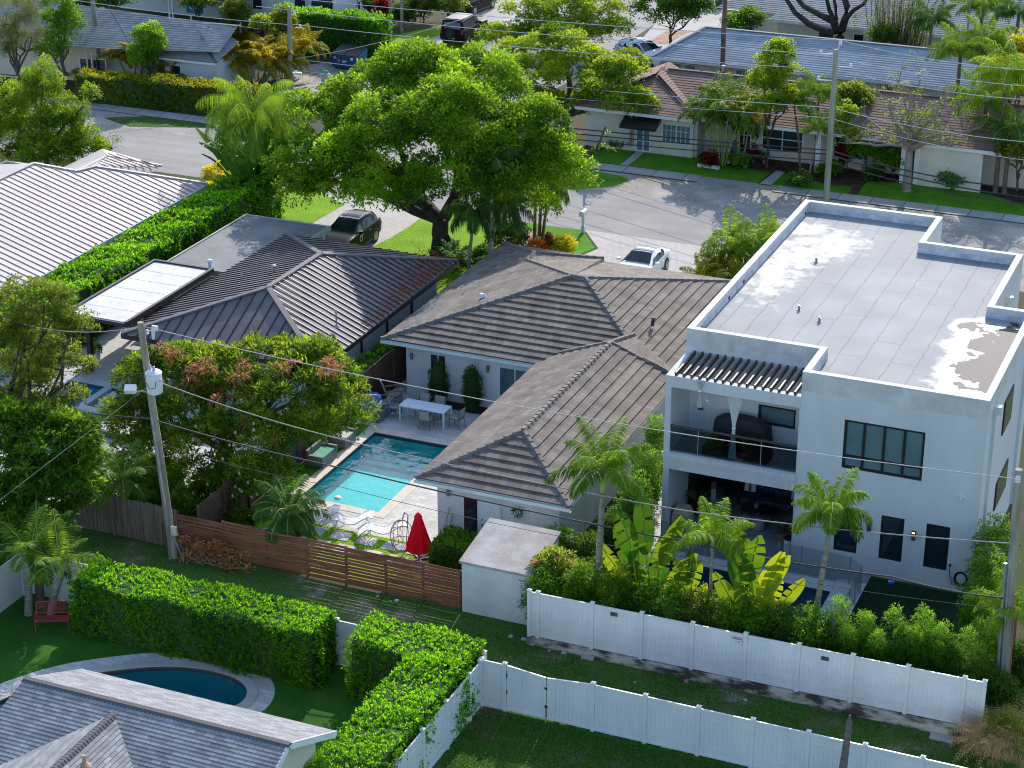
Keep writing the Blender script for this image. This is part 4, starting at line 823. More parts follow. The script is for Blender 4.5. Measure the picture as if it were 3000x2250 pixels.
# ------------------------------------------------------------ shed beside the brown fence
t = thing('garden_shed', 'white stucco shed with a stained grey sloping flat roof at the fence end', 'shed', (-25.8, 60.5, 0))
m = MB(); X0, X1, Y0, Y1 = -27.07, -24.35, 59.1, 61.75
m.mesh([(X0, Y0, 0), (X1, Y0, 0), (X1, Y1, 0), (X0, Y1, 0), (X0, Y0, 2.02), (X1, Y0, 2.02), (X1, Y1, 2.42), (X0, Y1, 2.42)], [(0, 1, 5, 4), (1, 2, 6, 5), (2, 3, 7, 6), (3, 0, 4, 7), (3, 2, 1, 0)]); m.build('wall', mat('shed_wall', (.66, .66, .65), .9, (.54, .54, .53), .8, .25, 10), t)
m = MB(); a = .08; m.mesh([(X0 - a, Y0 - a, 2.03), (X1 + a, Y0 - a, 2.03), (X1 + a, Y1 + a, 2.46), (X0 - a, Y1 + a, 2.46), (X0 - a, Y0 - a, 2.13), (X1 + a, Y0 - a, 2.13), (X1 + a, Y1 + a, 2.56), (X0 - a, Y1 + a, 2.56)], [(0, 1, 5, 4), (1, 2, 6, 5), (2, 3, 7, 6), (3, 0, 4, 7), (3, 2, 1, 0), (4, 5, 6, 7)]); m.build('roof', M_shedroof, t)
def text(body, p, size, m, rx=90, rz=0, ext=.002):
    c = bpy.data.curves.new('txt', 'FONT'); c.body = body; c.size = size; c.align_x = 'CENTER'; c.extrude = ext; o = bpy.data.objects.new('lettering', c); C.objects.link(o)
    dg = bpy.context.evaluated_depsgraph_get(); me = bpy.data.meshes.new_from_object(o.evaluated_get(dg)); bpy.data.objects.remove(o)
    me.materials.append(m); q = bpy.data.objects.new('lettering', me); C.objects.link(q); q.rotation_euler = (radians(rx), 0, radians(rz)); q.location = p; return q
def sign(x, y, z, label):
    t = thing('warning_sign', label, 'sign', (x, y, z), 'small security notices on the alley walls')
    MB().box(x - .17, y - .012, z - .13, x + .17, y, z + .13).build('board', M_white2, t); b = MB().box(x - .165, y - .016, z + .05, x + .165, y - .0125, z + .125); b.build('red_band', mat('sign_red', (.58, .22, .26), .6), t)
    for k, s in enumerate(('Security', 'Cameras in Use')): o = text(s, (0, -.016, -.03 - .075 * k), .06 if k == 0 else .045, M_black, ext=.001); o.parent = t
    for k in (0, 1): MB().box(x + .03 + .06 * k, y - .0165, z - .03, x + .07 + .06 * k, y - .0125, z + .0).build('mark', M_dkgrey, t)
sign(-24.66, 59.09, 1.72, 'small red and white security notice on the shed wall')
# ------------------------------------------------------------ white vinyl fences
def vinyl(name, label, p, q, z0, z1, posts, gate=None, dz=0.0, face=-1):
    """straight fence from p to q, posts = distances"""
    p = Vector((*p, 0)); q = Vector((*q, 0)); d = (q - p).normalized(); n = Vector((d.y, -d.x, 0)); t = thing(name, label, 'fence', (p.x, p.y, 0)); L = (q - p).length
    zz = lambda s: dz * s / L
    for s in posts:
        b = MB(); c = p + d * s; z = zz(s); hw = .065
        P = [c + d * i * hw + n * j * hw for i, j in ((-1, -1), (1, -1), (1, 1), (-1, 1))]
        b.mesh([(*v[:2], z0 + z - .15) for v in P] + [(*v[:2], z1 + z + .05) for v in P], [(0, 1, 5, 4), (1, 2, 6, 5), (2, 3, 7, 6), (3, 0, 4, 7), (4, 5, 6, 7)])
        e = 1.25; P2 = [c + d * i * hw * e + n * j * hw * e for i, j in ((-1, -1), (1, -1), (1, 1), (-1, 1))]
        b.mesh([(*v[:2], z1 + z + .05) for v in P2] + [(*v[:2], z1 + z + .075) for v in P2] + [(c.x, c.y, z1 + z + .12)], [(0, 1, 5, 4), (1, 2, 6, 5), (2, 3, 7, 6), (3, 0, 4, 7), (4, 5, 8), (5, 6, 8), (6, 7, 8), (7, 4, 8), (3, 2, 1, 0)])
        b.build('post', M_vinyl, t)
    ed = sorted(set(posts))
    for a, b_ in zip(ed[:-1], ed[1:]):
        if gate and abs(a - gate[0]) < .01: continue
        m = MB(); A, B = a + .065, b_ - .065
        def bar(s0, s1, za, zb, th, off=0): 
            P = [p + d * s0 + n * (off - th / 2), p + d * s1 + n * (off - th / 2), p + d * s1 + n * (off + th / 2), p + d * s0 + n * (off + th / 2)]; k0, k1 = zz(s0), zz(s1); ks = (k0, k1, k1, k0)
            m.mesh([(v.x, v.y, za + ks[i]) for i, v in enumerate(P)] + [(v.x, v.y, zb + ks[i]) for i, v in enumerate(P)], [(3, 2, 1, 0), (4, 5, 6, 7), (0, 1, 5, 4), (1, 2, 6, 5), (2, 3, 7, 6), (3, 0, 4, 7)])
        nb = max(1, round((B - A) / .152)); 
        for k in range(nb): w = (B - A) / nb; bar(A + k * w + .004, A + (k + 1) * w - .004, z0 + .08, z1 - .07, .028)
        bar(A, B, z0 + .10, z1 - .09, .014); bar(A, B, z1 - .08, z1, .055); bar(A, B, z0 + .02, z0 + .12, .055); bar(A, B, z0 + .36, z0 + .43, .05); bar(A, B, z1 - .40, z1 - .33, .05)
        m.build('panel', M_vinyl, t)
    return t, p, d, n
t, p, d, n = vinyl('vinyl_fence', 'long white vinyl fence with double gate at the bottom of the photo', (-23.85, 53.6), (-6.5, 53.6), .02, 1.80, [0, .84, 4.0] + [4.0 + 1.815 * k for k in range(1, 8)], gate=(.84,))
for k, (a, b) in enumerate(((.93, 2.33), (2.37, 3.92))):
    x0, x1 = -23.85 + a, -23.85 + b; sg_ = lambda u: -.14 * sin(pi * u / 2) if k == 0 else -.14 * (1 - u)
    g = MB(); N_ = 10
    for i in range(N_):
        u0, u1 = i / N_, (i + 1) / N_; xa_, xb_ = x0 + (x1 - x0) * u0, x0 + (x1 - x0) * u1; ta, tb = 1.8 - .14 * (u0 if k == 0 else 1 - u0), 1.8 - .14 * (u1 if k == 0 else 1 - u1)
        g.mesh([(xa_, 53.585, .1), (xb_ - .006, 53.585, .1), (xb_ - .006, 53.585, tb), (xa_, 53.585, ta), (xa_, 53.615, .1), (xb_ - .006, 53.615, .1), (xb_ - .006, 53.615, tb), (xa_, 53.615, ta)], [(0, 1, 2, 3), (7, 6, 5, 4), (0, 4, 5, 1), (1, 5, 6, 2), (2, 6, 7, 3), (3, 7, 4, 0)])
        g.mesh([(xa_, 53.57, ta - .09), (xb_, 53.57, tb - .09), (xb_, 53.57, tb), (xa_, 53.57, ta), (xa_, 53.63, ta - .09), (xb_, 53.63, tb - .09), (xb_, 53.63, tb), (xa_, 53.63, ta)], [(0, 1, 2, 3), (7, 6, 5, 4), (0, 4, 5, 1), (1, 5, 6, 2), (2, 6, 7, 3), (3, 7, 4, 0)])
    g.box(x0, 53.565, .06, x1, 53.635, .16); g.box(x0, 53.572, .16, x0 + .1, 53.628, 1.62); g.box(x1 - .1, 53.572, .16, x1, 53.628, 1.62); g.build('gate_leaf', M_vinyl, t)
hx = -23.85 + 2.35; o = MB(); o.box(hx - .06, 53.55, 1.22, hx + .03, 53.57, 1.30); o.build('latch', M_black, t); o = MB(); o.box(hx - .015, 53.548, .12, hx + .015, 53.572, .62); o.box(hx - .05, 53.54, .52, hx + .05, 53.575, .6); o.build('drop_bolt', M_black, t)
o = MB(); o.box(-23.85 + .905, 53.545, 1.35, -23.85 + .94, 53.58, 1.5); o.box(-23.85 + .905, 53.545, .7, -23.85 + .94, 53.58, .85); o.build('hinge', M_black, t)
vinyl('vinyl_fence', 'white vinyl fence running down behind the clipped hedge at bottom centre', (-23.85, 53.45), (-23.85, 44.0), .02, 1.80, [.0, .9, 2.7, 4.5, 6.3, 8.1, 9.4])
vinyl('vinyl_fence', 'white vinyl fence half hidden behind the long clipped hedge', (-42.6, 54.05), (-24.0, 54.05), .02, 1.78, [0, 1.9] + [1.9 + 1.86 * k for k in range(1, 10)])
vinyl('vinyl_fence', 'short white vinyl fence at left edge beside the pink bench', (-42.6, 53.9), (-42.6, 46.0), .02, 1.78, [.05, 1.9, 3.75, 5.6, 7.5])
ups = [0, .33] + [aty(x, y, 58.0).x + 23.95 for x, y in ((1736, 1766), (1881, 1796), (2030, 1826), (2186, 1855), (2342, 1886), (2500, 1922), (2662, 1950), (2828, 1982))] + [16.0]
t, p, d, n = vinyl('vinyl_fence', 'long white vinyl fence standing on a stained concrete kerb wall', (-23.95, 58.0), (-7.95, 58.0), .32, 2.10, ups, dz=.16)
MB().box(-24.02, 57.88, -.1, -7.9, 58.14, .30).build('footing', M_stain, t)
ft = MB(); ft.mesh([(-24, 57.93, .30), (-7.9, 57.93, .30), (-7.9, 58.09, .30), (-24, 58.09, .30), (-24, 57.93, .31), (-7.9, 57.93, .47), (-7.9, 58.09, .47), (-24, 58.09, .31)], [(4, 5, 6, 7), (0, 1, 5, 4), (1, 2, 6, 5), (2, 3, 7, 6), (3, 0, 4, 7)]); ft.build('kerb_top', M_stain, t)
for x_ in (aty(1800, 1790, 58).x, aty(2419, 1912, 58).x): MB().box(x_ - .12, 57.92, 1.86, x_ + .12, 57.985, 1.98).build('solar_light', M_dkgrey, t)
sign(aty(2162, 1868, 57.98).x, 57.95, 1.90, 'small red and white security notice on the long vinyl fence')
# ------------------------------------------------------------ brown slatted fence and side fences
t = thing('slatted_fence', 'brown horizontal slat fence in front of the lounge chairs and red umbrella', 'fence', (-33, 59.2, 0))
ps = [-39.2, -37.2, -35.3, -33.55, -31.9, -30.25, -28.7, -27.18]; FT = 1.62
for x in ps: MB().box(x - .045, 59.24, -.05, x + .045, 59.33, FT - .02).build('post', M_fbrown2, t)
for i in range(len(ps) - 1):
    m = MB(); x0, x1 = ps[i] + .002, ps[i + 1] - .002; z = .07; k = 0
    while z + .08 < FT:
        h = .095 if k % 3 else .125; y = 59.2 + RN.uniform(-.006, .006); dz_ = RN.uniform(-.008, .008); m.mesh([(x0, y, z + dz_), (x1, y, z - dz_), (x1, y + .022, z - dz_), (x0, y + .022, z + dz_), (x0, y, z + h + dz_), (x1, y, z + h - dz_), (x1, y + .022, z + h - dz_), (x0, y + .022, z + h + dz_)], [(3, 2, 1, 0), (4, 5, 6, 7), (0, 1, 5, 4), (1, 2, 6, 5), (2, 3, 7, 6), (3, 0, 4, 7)]); z += h + (.035 if RN.random() < .75 else .008); k += 1
    m.build('slat_panel', M_fbrown, t)
MB().box(-29.05, 59.188, .95, -28.75, 59.199, 1.08).build('plaque', mat('orange_plaque', (.5, .22, .05), .6), t)
def boardfence(name, label, p, q, h, m, mp, vertical=True, bw=.14, ps=2.4, both=True):
    p = Vector((*p, 0)); q = Vector((*q, 0)); L = (q - p).length; d = (q - p).normalized(); n = Vector((d.y, -d.x, 0)); t = thing(name, label, 'fence', (p.x, p.y, 0)); a = atan2(d.y, d.x); b = MB()
    if vertical:
        k = 0
        while k * bw < L: c = p + d * (k * bw + bw / 2); hh = h + RN.uniform(-.05, .03); b.rbox((c.x, c.y, hh / 2), (bw - .012, .02, hh), a + RN.uniform(-.02, .02)); k += 1
    else:
        z = .05
        while z < h - .05: c = p + d * L / 2; b.rbox((c.x, c.y, z + .065), (L, .022, .125), a); z += .14
    b.build('boards', m, t)
    k = 0
    while k * ps <= L + .01: c = p + d * k * ps + n * .06; MB().rbox((c.x, c.y, h / 2), (.09, .09, h + .06), a).build('post', mp, t); k += 1
    return t
boardfence('plank_fence', 'weathered grey vertical plank fence beside the leaning utility pole', (-44.5, 59.3), (-39.2, 59.2), 1.72, M_fgrey, M_fgrey)
boardfence('board_fence', 'dark brown board fence between the two pool yards', (-38.45, 59.5), (-38.45, 78.5), 1.85, M_fbrown2, M_fbrown2, False, ps=1.9)
boardfence('board_fence', 'tall wooden fence beside the palms at far right', (-20.5, 118.4), (-14, 117.2), 2.0, mat('tan_fence', (.30, .2, .15), .85, (.2, .13, .1), 2, .2), M_fbrown, bw=.15)
# ------------------------------------------------------------ near house, bottom left
t = thing('shingle_house', 'house with a mottled grey shingle roof at the bottom left corner', 'house', (-31, 42, 0))
RY, RZ, EY, EZ2, SL = 43.4, 4.3, 46.25, 3.0, .456
xl, xr = -34.65, -25.45; m = MB(); courses(m, [(xl, EY, EZ2), (xr, EY, EZ2), (xr, RY, RZ), (xl, RY, RZ)], .14, .012); courses(m, [(xr, 36, RZ - 7.4 * SL), (xl - 1, 36, RZ - 7.4 * SL), (xl, RY, RZ), (xr, RY, RZ)], .14, .012)
gx, gz = -31.2, 4.12; yv = RY - (RZ - gz) / SL; g0 = (gx, yv, gz); s2 = .42
for s in (1, -1): courses(m, [g0, (gx, 36, gz), (gx + s * 3.0, 36, gz - 3.0 * s2), (gx + s * 3.0, yv - 3.0 * s2 / SL, gz - 3.0 * s2)], .14, .012)
m.build('roof', M_shing, t, fix=False)
cp = MB(); caps(cp, (xl, RY, RZ - .03), (xr, RY, RZ - .03), .3, .04, .14, .012); caps(cp, (gx, 36, gz - .02), g0, .3, .04, .14, .012); cp.build('ridge_cap', M_shing, t)
w_ = MB(); w_.mesh([(xr - .5, RY, 0), (xr - .5, EY - .45, 0), (xr - .5, EY - .45, EZ2 + .1), (xr - .5, RY, RZ - .12), (xr - .5, 36, 0), (xr - .5, 36, RZ - 7.4 * SL - .1)], [(0, 1, 2, 3), (4, 0, 3, 5)]); w_.box(xl + .6, EY - .6, 0, xr - .505, EY - .45, EZ2); w_.box(xl + .5, 36, 0, xl + .6, EY - .6, EZ2 - .1); w_.build('wall', M_cream, t)
f_ = MB(); f_.beam((xr - .02, EY, EZ2 - .1), (xr - .02, RY, RZ - .1), .05, .2); f_.beam((xr - .02, RY, RZ - .1), (xr - .02, 36, RZ - 7.4 * SL - .1), .05, .2); f_.beam((xr - .25, EY, EZ2 - .08), (xr - .25, RY, RZ - .08), .45, .02); f_.box(xl, EY, EZ2 - .17, xr, EY + .03, EZ2 - .01); f_.build('fascia', M_white2, t)
p = at(248, 2240, 3.9); o = MB(); o.tube([p - Vector((0, 0, .2)), p + Vector((0, 0, .32))], .06, 10); o.lathe([(.22, -.08), (.2, -.04), (.08, .08)], p, 12); o.build('roof_vent', mat('rusty_vent', (.45, .33, .22), .8, (.3, .18, .1), 6), t)
# ------------------------------------------------------------ far houses
def simple_house(name, label, loc, roofs, caps_, walls, mr, mc, mw, step=.22, fas=None):
    t = thing(name, label, 'house', loc); m = MB()
    for r in roofs: courses(m, r, step, .02)
    m.build('roof', mr, t, fix=False); c = MB()
    for p, q in caps_: strip(c, p, q, .26, .06)
    c.build('ridge_cap', mr, t); b = MB()
    for w in walls: b.box(*w)
    b.build('wall', mw, t)
    if fas:
        b = MB()
        for w in fas: b.box(*w)
        b.build('fascia', M_white2, t)
    return t
z = 2.65; zr = 4.35
th = simple_house('peach_roof_house', 'cream duplex under a long pinkish brown shingle roof across the road', (-30, 118, 0),
    [[(-44.4, 115.4, z), (-12, 115.4, z), (-16, 119.6, zr), (-40, 119.6, zr)], [(-44.4, 124, z), (-44.4, 115.4, z), (-40, 119.6, zr)], [(-12, 124, z), (-44.4, 124, z), (-40, 119.6, zr), (-16, 119.6, zr)],
     [(-44.5, 114.9, z), (-36.4, 114.9, z), (-40.4, 118.5, 4.08)], [(-36.4, 114.9, z), (-36.4, 119.6, z), (-40.4, 121, 4.4), (-40.4, 118.5, 4.08)], [(-44.5, 119.5, z), (-44.5, 114.9, z), (-40.4, 118.5, 4.08), (-40.4, 121, 4.4)]],
    [((-44.5, 114.9, z), (-40.4, 118.5, 4.08)), ((-36.4, 114.9, z), (-40.4, 118.5, 4.08)), ((-40.4, 118.5, 4.08), (-40.4, 119.7, 4.35)), ((-40, 119.6, zr), (-16, 119.6, zr))],
    [(-44.0, 115.5, 0, -36.9, 115.7, 2.55), (-36.9, 115.7, 0, -36.7, 117.2, 2.55), (-36.7, 117.2, 0, -13, 117.4, 2.55), (-44.0, 115.7, 0, -43.8, 123.5, 2.55)], M_shingp, M_shingp, M_cream, .25,
    [(-44.5, 114.86, z - .2, -36.4, 114.9, z - .01), (-36.4, 115.36, z - .2, -12, 115.4, z - .01)])
dx0, dx1 = aty(1868, 400, 115.5).x, aty(1902, 400, 115.5).x
window(th, dx0 - .1, dx1 + .1, .05, 2.15, 115.5, M_white2, M_glassb, 2, 3, .07, name='door')
wx0, wx1 = aty(1938, 400, 115.5).x, aty(2025, 400, 115.5).x
window(th, wx0, min(wx1, -37.0), .75, 2.05, 115.5, M_white2, M_glassb, 2, 1, .08); g = MB()
for k in range(1, 6): x = wx0 + (min(wx1, -37.0) - wx0) * k / 6; g.box(x - .015, 115.39, .8, x + .015, 115.43, 2.0)
for k in range(1, 3): g.box(wx0, 115.385, .75 + .43 * k, min(wx1, -37.0), 115.425, .78 + .43 * k)
g.build('window_grille', M_white2, th)
aw = MB(); ax0, ax1 = dx0 - .75, dx1 + .75; aw.mesh([(ax0, 115.5, 2.45), (ax1, 115.5, 2.45), (ax1 + .05, 114.3, 1.95), (ax0 - .05, 114.3, 1.95), (ax0, 115.5, 2.1), (ax1, 115.5, 2.1), (ax1 + .05, 114.3, 1.75), (ax0 - .05, 114.3, 1.75)], [(0, 1, 2, 3), (3, 2, 6, 7), (0, 3, 7, 4), (1, 5, 6, 2)]); aw.build('awning', M_black, th)
for x0, x1 in ((-34.6, -33.7), (-33.0, -30.4), (-28.5, -26.6), (-25.6, -24.4), (-21.8, -20.2)): window(th, x0, x1, .6, 2.1, 117.2, M_white2, M_glass, 2, 2, .06)
for x in (-29.2, -24.0, -23.2): MB().box(x, 115.6, 0, x + .3, 115.75, 2.5).build('porch_column', M_white2, th)
MB().box(-22.9, 115.6, 0, -19.2, 115.75, 2.5).build('wall', M_cream, th)
pq = MB().box(dx0 - .52, 115.44, .35, dx0 - .26, 115.49, 1.35).build('number_plaque', mat('tan_plaque', (.36, .26, .14), .7), th)
for k, s in enumerate('12'): o = text(s, (0, 0, 0), .3, M_black); o.parent = th; o.location = (dx0 - .39 + 30, 115.435 - 118, 1.0 - .36 * k)
vent(2118, 205, 4.2, 1.0, M_grey, 'cap'); 
simple_house('blue_roof_house', 'long low house with a blue grey shingle roof behind the peach roofed duplex', (-32, 131, 0),
    [[(-44.2, 128.4, 2.6), (-20, 128.4, 2.6), (-22.6, 131.6, 4.2), (-41.4, 131.6, 4.2)], [(-44.2, 134.8, 2.6), (-44.2, 128.4, 2.6), (-41.4, 131.6, 4.2)], [(-20, 134.8, 2.6), (-44.2, 134.8, 2.6), (-41.4, 131.6, 4.2), (-22.6, 131.6, 4.2)], [(-20, 128.4, 2.6), (-20, 134.8, 2.6), (-22.6, 131.6, 4.2)]],
    [((-41.4, 131.6, 4.2), (-22.6, 131.6, 4.2)), ((-44.2, 128.4, 2.6), (-41.4, 131.6, 4.2))], [(-43.6, 129.0, 0, -20.6, 129.2, 2.5), (-43.6, 129.2, 0, -43.4, 134.2, 2.5)], M_shingb, M_shingb, M_cream, .22, [(-44.2, 128.36, 2.42, -20, 128.4, 2.59)])
tb = bpy.context.scene.collection.objects['blue_roof_house']
for x0, x1 in ((-43.0, -41.2), (-38.4, -37.4), (-30.8, -29.6), (-28.6, -27.6)): window(tb, x0, x1, .9, 2.2, 129.0, M_white2, M_glassb, 2, 1, .06)
L0 = Vector((-95, 111.6, 2.6)); L1 = Vector((-75.2, 115.3, 2.6)); r0 = at(100, 19, 4.5); r1 = Vector((-70.4, 118.2, 4.5)); w0 = (-75.4, 115.3, 2.6); w1 = (-70.6, 115.5, 2.6); w2 = (-70.6, 119.5, 2.6); wa = tuple(at(569, 102, 3.75)); wb = tuple(at(614, 81, 4.4))
simple_house('grey_roof_house', 'low house with grey shingle hip roof behind the yellow topped hedge', (-78, 118, 0),
    [[tuple(L0), (-70.6, 116.16, 2.6), tuple(r1), tuple(r0)], [w0, w1, wa], [w1, (-70.6, 118.3, 2.62), wb, wa], [(-75.0, 118.0, 3.3), w0, wa, wb], [(r1.x, r1.y + 6, 2.6), (r0.x, r0.y + 7, 2.6), tuple(r0), tuple(r1)]],
    [(tuple(r0), tuple(r1)), (w0, wa), (w1, wa), (wa, wb)], [(-75.0, 115.9, 0, -70.9, 116.1, 2.5), (-71.1, 116.1, 0, -70.9, 121, 2.5)], M_shingl, M_shingl, M_white, .22, [(-75.4, 115.26, 2.44, -70.6, 115.3, 2.58)])
tg = C.objects['grey_roof_house']; m = MB(); m.beam((-95, 113.6, 1.25), (-75.2, 117.2, 1.25), .2, 2.5); m.build('wall', M_cream, tg)
window(tg, -74.6, -73.7, .9, 2.0, 115.9, M_white2, M_glass, 1, 1, .06); q = aty(235, 175, 114.6); m = MB(); m.rbox((q.x + .6, 115.2, 1.5), (2.0, .08, 1.0), radians(10)); wf = m.build('window', M_white2, tg); MB().rbox((q.x + .62, 115.12, 1.5), (1.8, .05, .85), radians(10)).build('pane', M_glass, wf)
for p_ in ((33, 175), (140, 190), (258, 205), (272, 207)): 
    q = at(*p_, 1.2); MB().box(q.x - .04, q.y - .04, 0, q.x + .04, q.y + .04, 2.45).build('porch_post', M_white2, tg)
g0_ = at(2251, 56, 2.6); g1_ = at(2560, 82, 2.6)
simple_house('grey_roof_house', 'wide house with pale grey shingle roof at the top right behind the bamboo', (-30, 145, 0),
    [[(g0_.x, g0_.y, 2.6), (-18, g0_.y, 2.6), (-20, g0_.y + 10, 6.4), (g0_.x + 5, g0_.y + 10, 6.4)], [(g0_.x - 4.5, g0_.y + 1.5, 2.7), (g0_.x + 2, g0_.y + 1.5, 2.7), (g0_.x + 4, g0_.y + 8, 5.2), (g0_.x, g0_.y + 8, 5.2)]], [],
    [(g0_.x + .5, g0_.y + .7, 0, -18.5, g0_.y + .9, 2.5), (g0_.x - 4, g0_.y + 2.1, 0, g0_.x + .5, g0_.y + 2.3, 2.5)], M_shingl, M_shingl, M_cream, .25, [(g0_.x, g0_.y - .04, 2.42, -18, g0_.y, 2.59)])
t3 = C.objects['grey_roof_house.001']
for x0, x1 in ((g0_.x + 3.6, g0_.x + 4.8), (g0_.x + 6.2, g0_.x + 7.0)): window(t3, x0, x1, .8, 2.0, g0_.y + .7, M_white2, M_glass, 1, 1, .06)
window(t3, g0_.x - 2.6, g0_.x - 1.6, .4, 2.1, g0_.y + 2.1, M_white2, M_glassb, 2, 1, .06)
# pale blue house at top
t = thing('pale_blue_house', 'pale blue sided house with a black awning at the top of the photo', 'house', (-78, 138, 0))
wins = [(-84.4, -83.3), ]; wx = aty(740, 30, 136).x; wx2 = aty(862, 30, 136).x
MB().box(-93, 136, 0, -72.8, 136.2, 5.6).build('wall', M_ltblue, t); MB().box(-72.95, 136.2, 0, -72.8, 143, 5.6).build('wall', M_ltblue, t)
m = MB(); m.box(aty(771, 20, 135.6).x, 135.4, 0, aty(805, 20, 135.6).x, 136, 6.6); m.build('chimney', M_white, t)
window(t, wx, wx + 1.15, 1.0, 2.9, 136, M_white2, M_glass, 1, 2, .08); window(t, wx2, wx2 + 1.1, 1.0, 2.2, 136, M_white2, M_glass, 1, 1, .08)
aw = MB(); a0, a1 = aty(933, 20, 136).x, aty(985, 20, 136).x; aw.mesh([(a0, 136, 3.4), (a1, 136, 3.4), (a1, 134.9, 2.3), (a0, 134.9, 2.3), (a0, 136, 2.9), (a1, 136, 2.9), (a1, 134.9, 2.05), (a0, 134.9, 2.05)], [(0, 1, 2, 3), (3, 2, 6, 7), (0, 3, 7, 4), (1, 5, 6, 2)]); aw.build('awning', M_black, t)
window(t, a0 + .2, a1 - .2, 0.1, 2.2, 136, M_white2, M_glass, 2, 1, .08, name='door')
m = MB(); m.mesh([(-91, 136, 3.0), (aty(715, 20, 133).x, 136, 3.0), (aty(715, 20, 133).x, 132.4, 2.45), (-88.5, 132.4, 2.45)], [(0, 1, 2, 3)]); m.mesh([(-91, 136, 2.9), (aty(715, 20, 133).x, 136, 2.9), (aty(715, 20, 133).x, 132.4, 2.35), (-88.5, 132.4, 2.35)], [(0, 1, 2, 3)]); m.build('porch_roof', M_whroof, t)
for px_ in (497, 507, 703, 560): q = aty(px_, 45, 132.6); MB().box(q.x - .06, 132.55, 0, q.x + .06, 132.65, 2.4).build('porch_post', M_white2, t)
q0, q1 = aty(548, 50, 132.4).x, aty(597, 50, 132.4).x
bn = thing('banner', 'blue banner with white lettering hanging from the white porch', 'banner', (q0, 132.4, 1.2)); m = MB(); N_ = 8
for i in range(N_):
    u0, u1 = i / N_, (i + 1) / N_; sag = lambda u: -.12 * sin(pi * u); y_ = lambda u: 132.38 + .03 * sin(u * 9); m.face([(q0 + (q1 - q0) * u0, y_(u0), 1.2), (q0 + (q1 - q0) * u1, y_(u1), 1.2), (q0 + (q1 - q0) * u1, y_(u1), 2.25 + sag(u1)), (q0 + (q1 - q0) * u0, y_(u0), 2.25 + sag(u0))])
m.build('cloth', mat('banner_blue', (.01, .16, .36), .7), bn, fix=False); o = text('SHUCKERS', ((q1 - q0) / 2, -.1, .70), .30, M_white2); o.parent = bn
e_ = MB(); P = [((q1 - q0) / 2 + .5 * cos(pi + pi * k / 12), .62 + .42 * sin(pi + pi * k / 12)) for k in range(13)] + [((q1 - q0) / 2 + .42 * cos(2 * pi - pi * k / 12), .62 + .24 * sin(2 * pi - pi * k / 12)) for k in range(13)]; e_.prism([(q0 + a, b) for a, b in P], 0, .01); o = e_.build('emblem', mat('banner_pale', (.35, .5, .6), .7), bn); me_ = o.data
for v in me_.vertices: c_ = v.co.copy(); v.co = (c_.x, -.1 - c_.z * 0 + (0 if True else 0), c_.y + 132.4)
me_.update()
fp = aty(1058, 30, 134.5); fg = thing('flag', 'small striped american flag hanging from a pole by the pale blue house', 'flag', (fp.x, 134.5, 1.0)); o = MB(); o.tube([(fp.x - .5, 135.9, 1.9), (fp.x - .25, 134.5, 2.9)], .02, 6); o.build('flag_pole', M_white2, fg)
fm = bpy.data.materials.new('flag_cloth'); fm.use_nodes = True; MATS['flag_cloth'] = fm; nt = fm.node_tree; wv = nt.nodes.new('ShaderNodeTexWave'); wv.wave_type = 'BANDS'; wv.bands_direction = 'X'; wv.inputs['Scale'].default_value = 3.4; tcn = nt.nodes.new('ShaderNodeTexCoord'); nt.links.new(tcn.outputs['Object'], wv.inputs[0]); cr = nt.nodes.new('ShaderNodeValToRGB'); cr.color_ramp.interpolation = 'CONSTANT'; cr.color_ramp.elements[0].color = (.5, .02, .03, 1); cr.color_ramp.elements[1].color = (.8, .8, .8, 1); cr.color_ramp.elements[1].position = .5; nt.links.new(wv.outputs['Fac'], cr.inputs[0]); nt.links.new(cr.outputs[0], nt.nodes['Principled BSDF'].inputs[0])
m = MB(); P = [(-.28, 2.85), (.05, 2.75), (.25, 1.6), (.12, 1.0), (-.12, 1.2), (-.15, 2.0)]; m.mesh([(fp.x + a, 134.5 + .05 * sin(b * 5), b) for a, b in P], [(0, 1, 2, 3, 4, 5)]); m.build('flag_cloth', fm, fg, fix=False)
m = MB(); m.mesh([(fp.x - .29, 134.48, 2.85), (fp.x - .1, 134.48, 2.8), (fp.x - .06, 134.47, 2.25), (fp.x - .22, 134.47, 2.3)], [(0, 1, 2, 3)]); m.build('canton', mat('flag_blue', (.01, .02, .12), .8), fg, fix=False)
# ------------------------------------------------------------ poles and power lines
def pole(label, base, top, r=.16, m=M_wood_pole, name='utility_pole'):
    t = thing(name, label, 'utility pole', base); base = Vector(base); top = Vector(top); MB().tube([base - Vector((0, 0, .3)), base.lerp(top, .5), top], [r * 1.15, r, r * .8], 12).build('shaft', m, t, smooth=True); return t
def insulator(t, p, arm=None):
    p = Vector(p); o = MB()
    if arm is not None: o.tube([Vector(arm), p - Vector((0, 0, .12))], .03, 6)
    o.lathe([(.03, -.14), (.10, -.10), (.05, -.05), (.10, -.01), (.05, .04), (.09, .07), (.03, .12)], p, 10); o.build('insulator', M_grey if arm is None else M_white2, t)
def wire(label, P, r=.02, m=None, sag=.0, group=None, name='power_line', ext=0):
    P = [Vector(p) for p in P]; Q = []
    for a, b in zip(P[:-1], P[1:]):
        for k in range(12): u = k / 12; q = a.lerp(b, u); q.z -= 4 * sag * u * (1 - u); Q.append(q)
    Q.append(P[-1]); o = MB().tube(Q, r, 5).build(name, m or M_wire, None, loc=P[0]); return tag(o, label, 'power line', group)
M_wire = mat('bare_wire', (.72, .68, .68), .5); M_wireb = mat('black_cable', (.05, .045, .05), .6)
R_b = at(2420, 590); R_b = Vector((R_b.x, R_b.y, 0)); R_top = Vector((R_b.x + .0, R_b.y, zof(R_b, 145))); R_top.x = aty(2450, 145, R_b.y).x
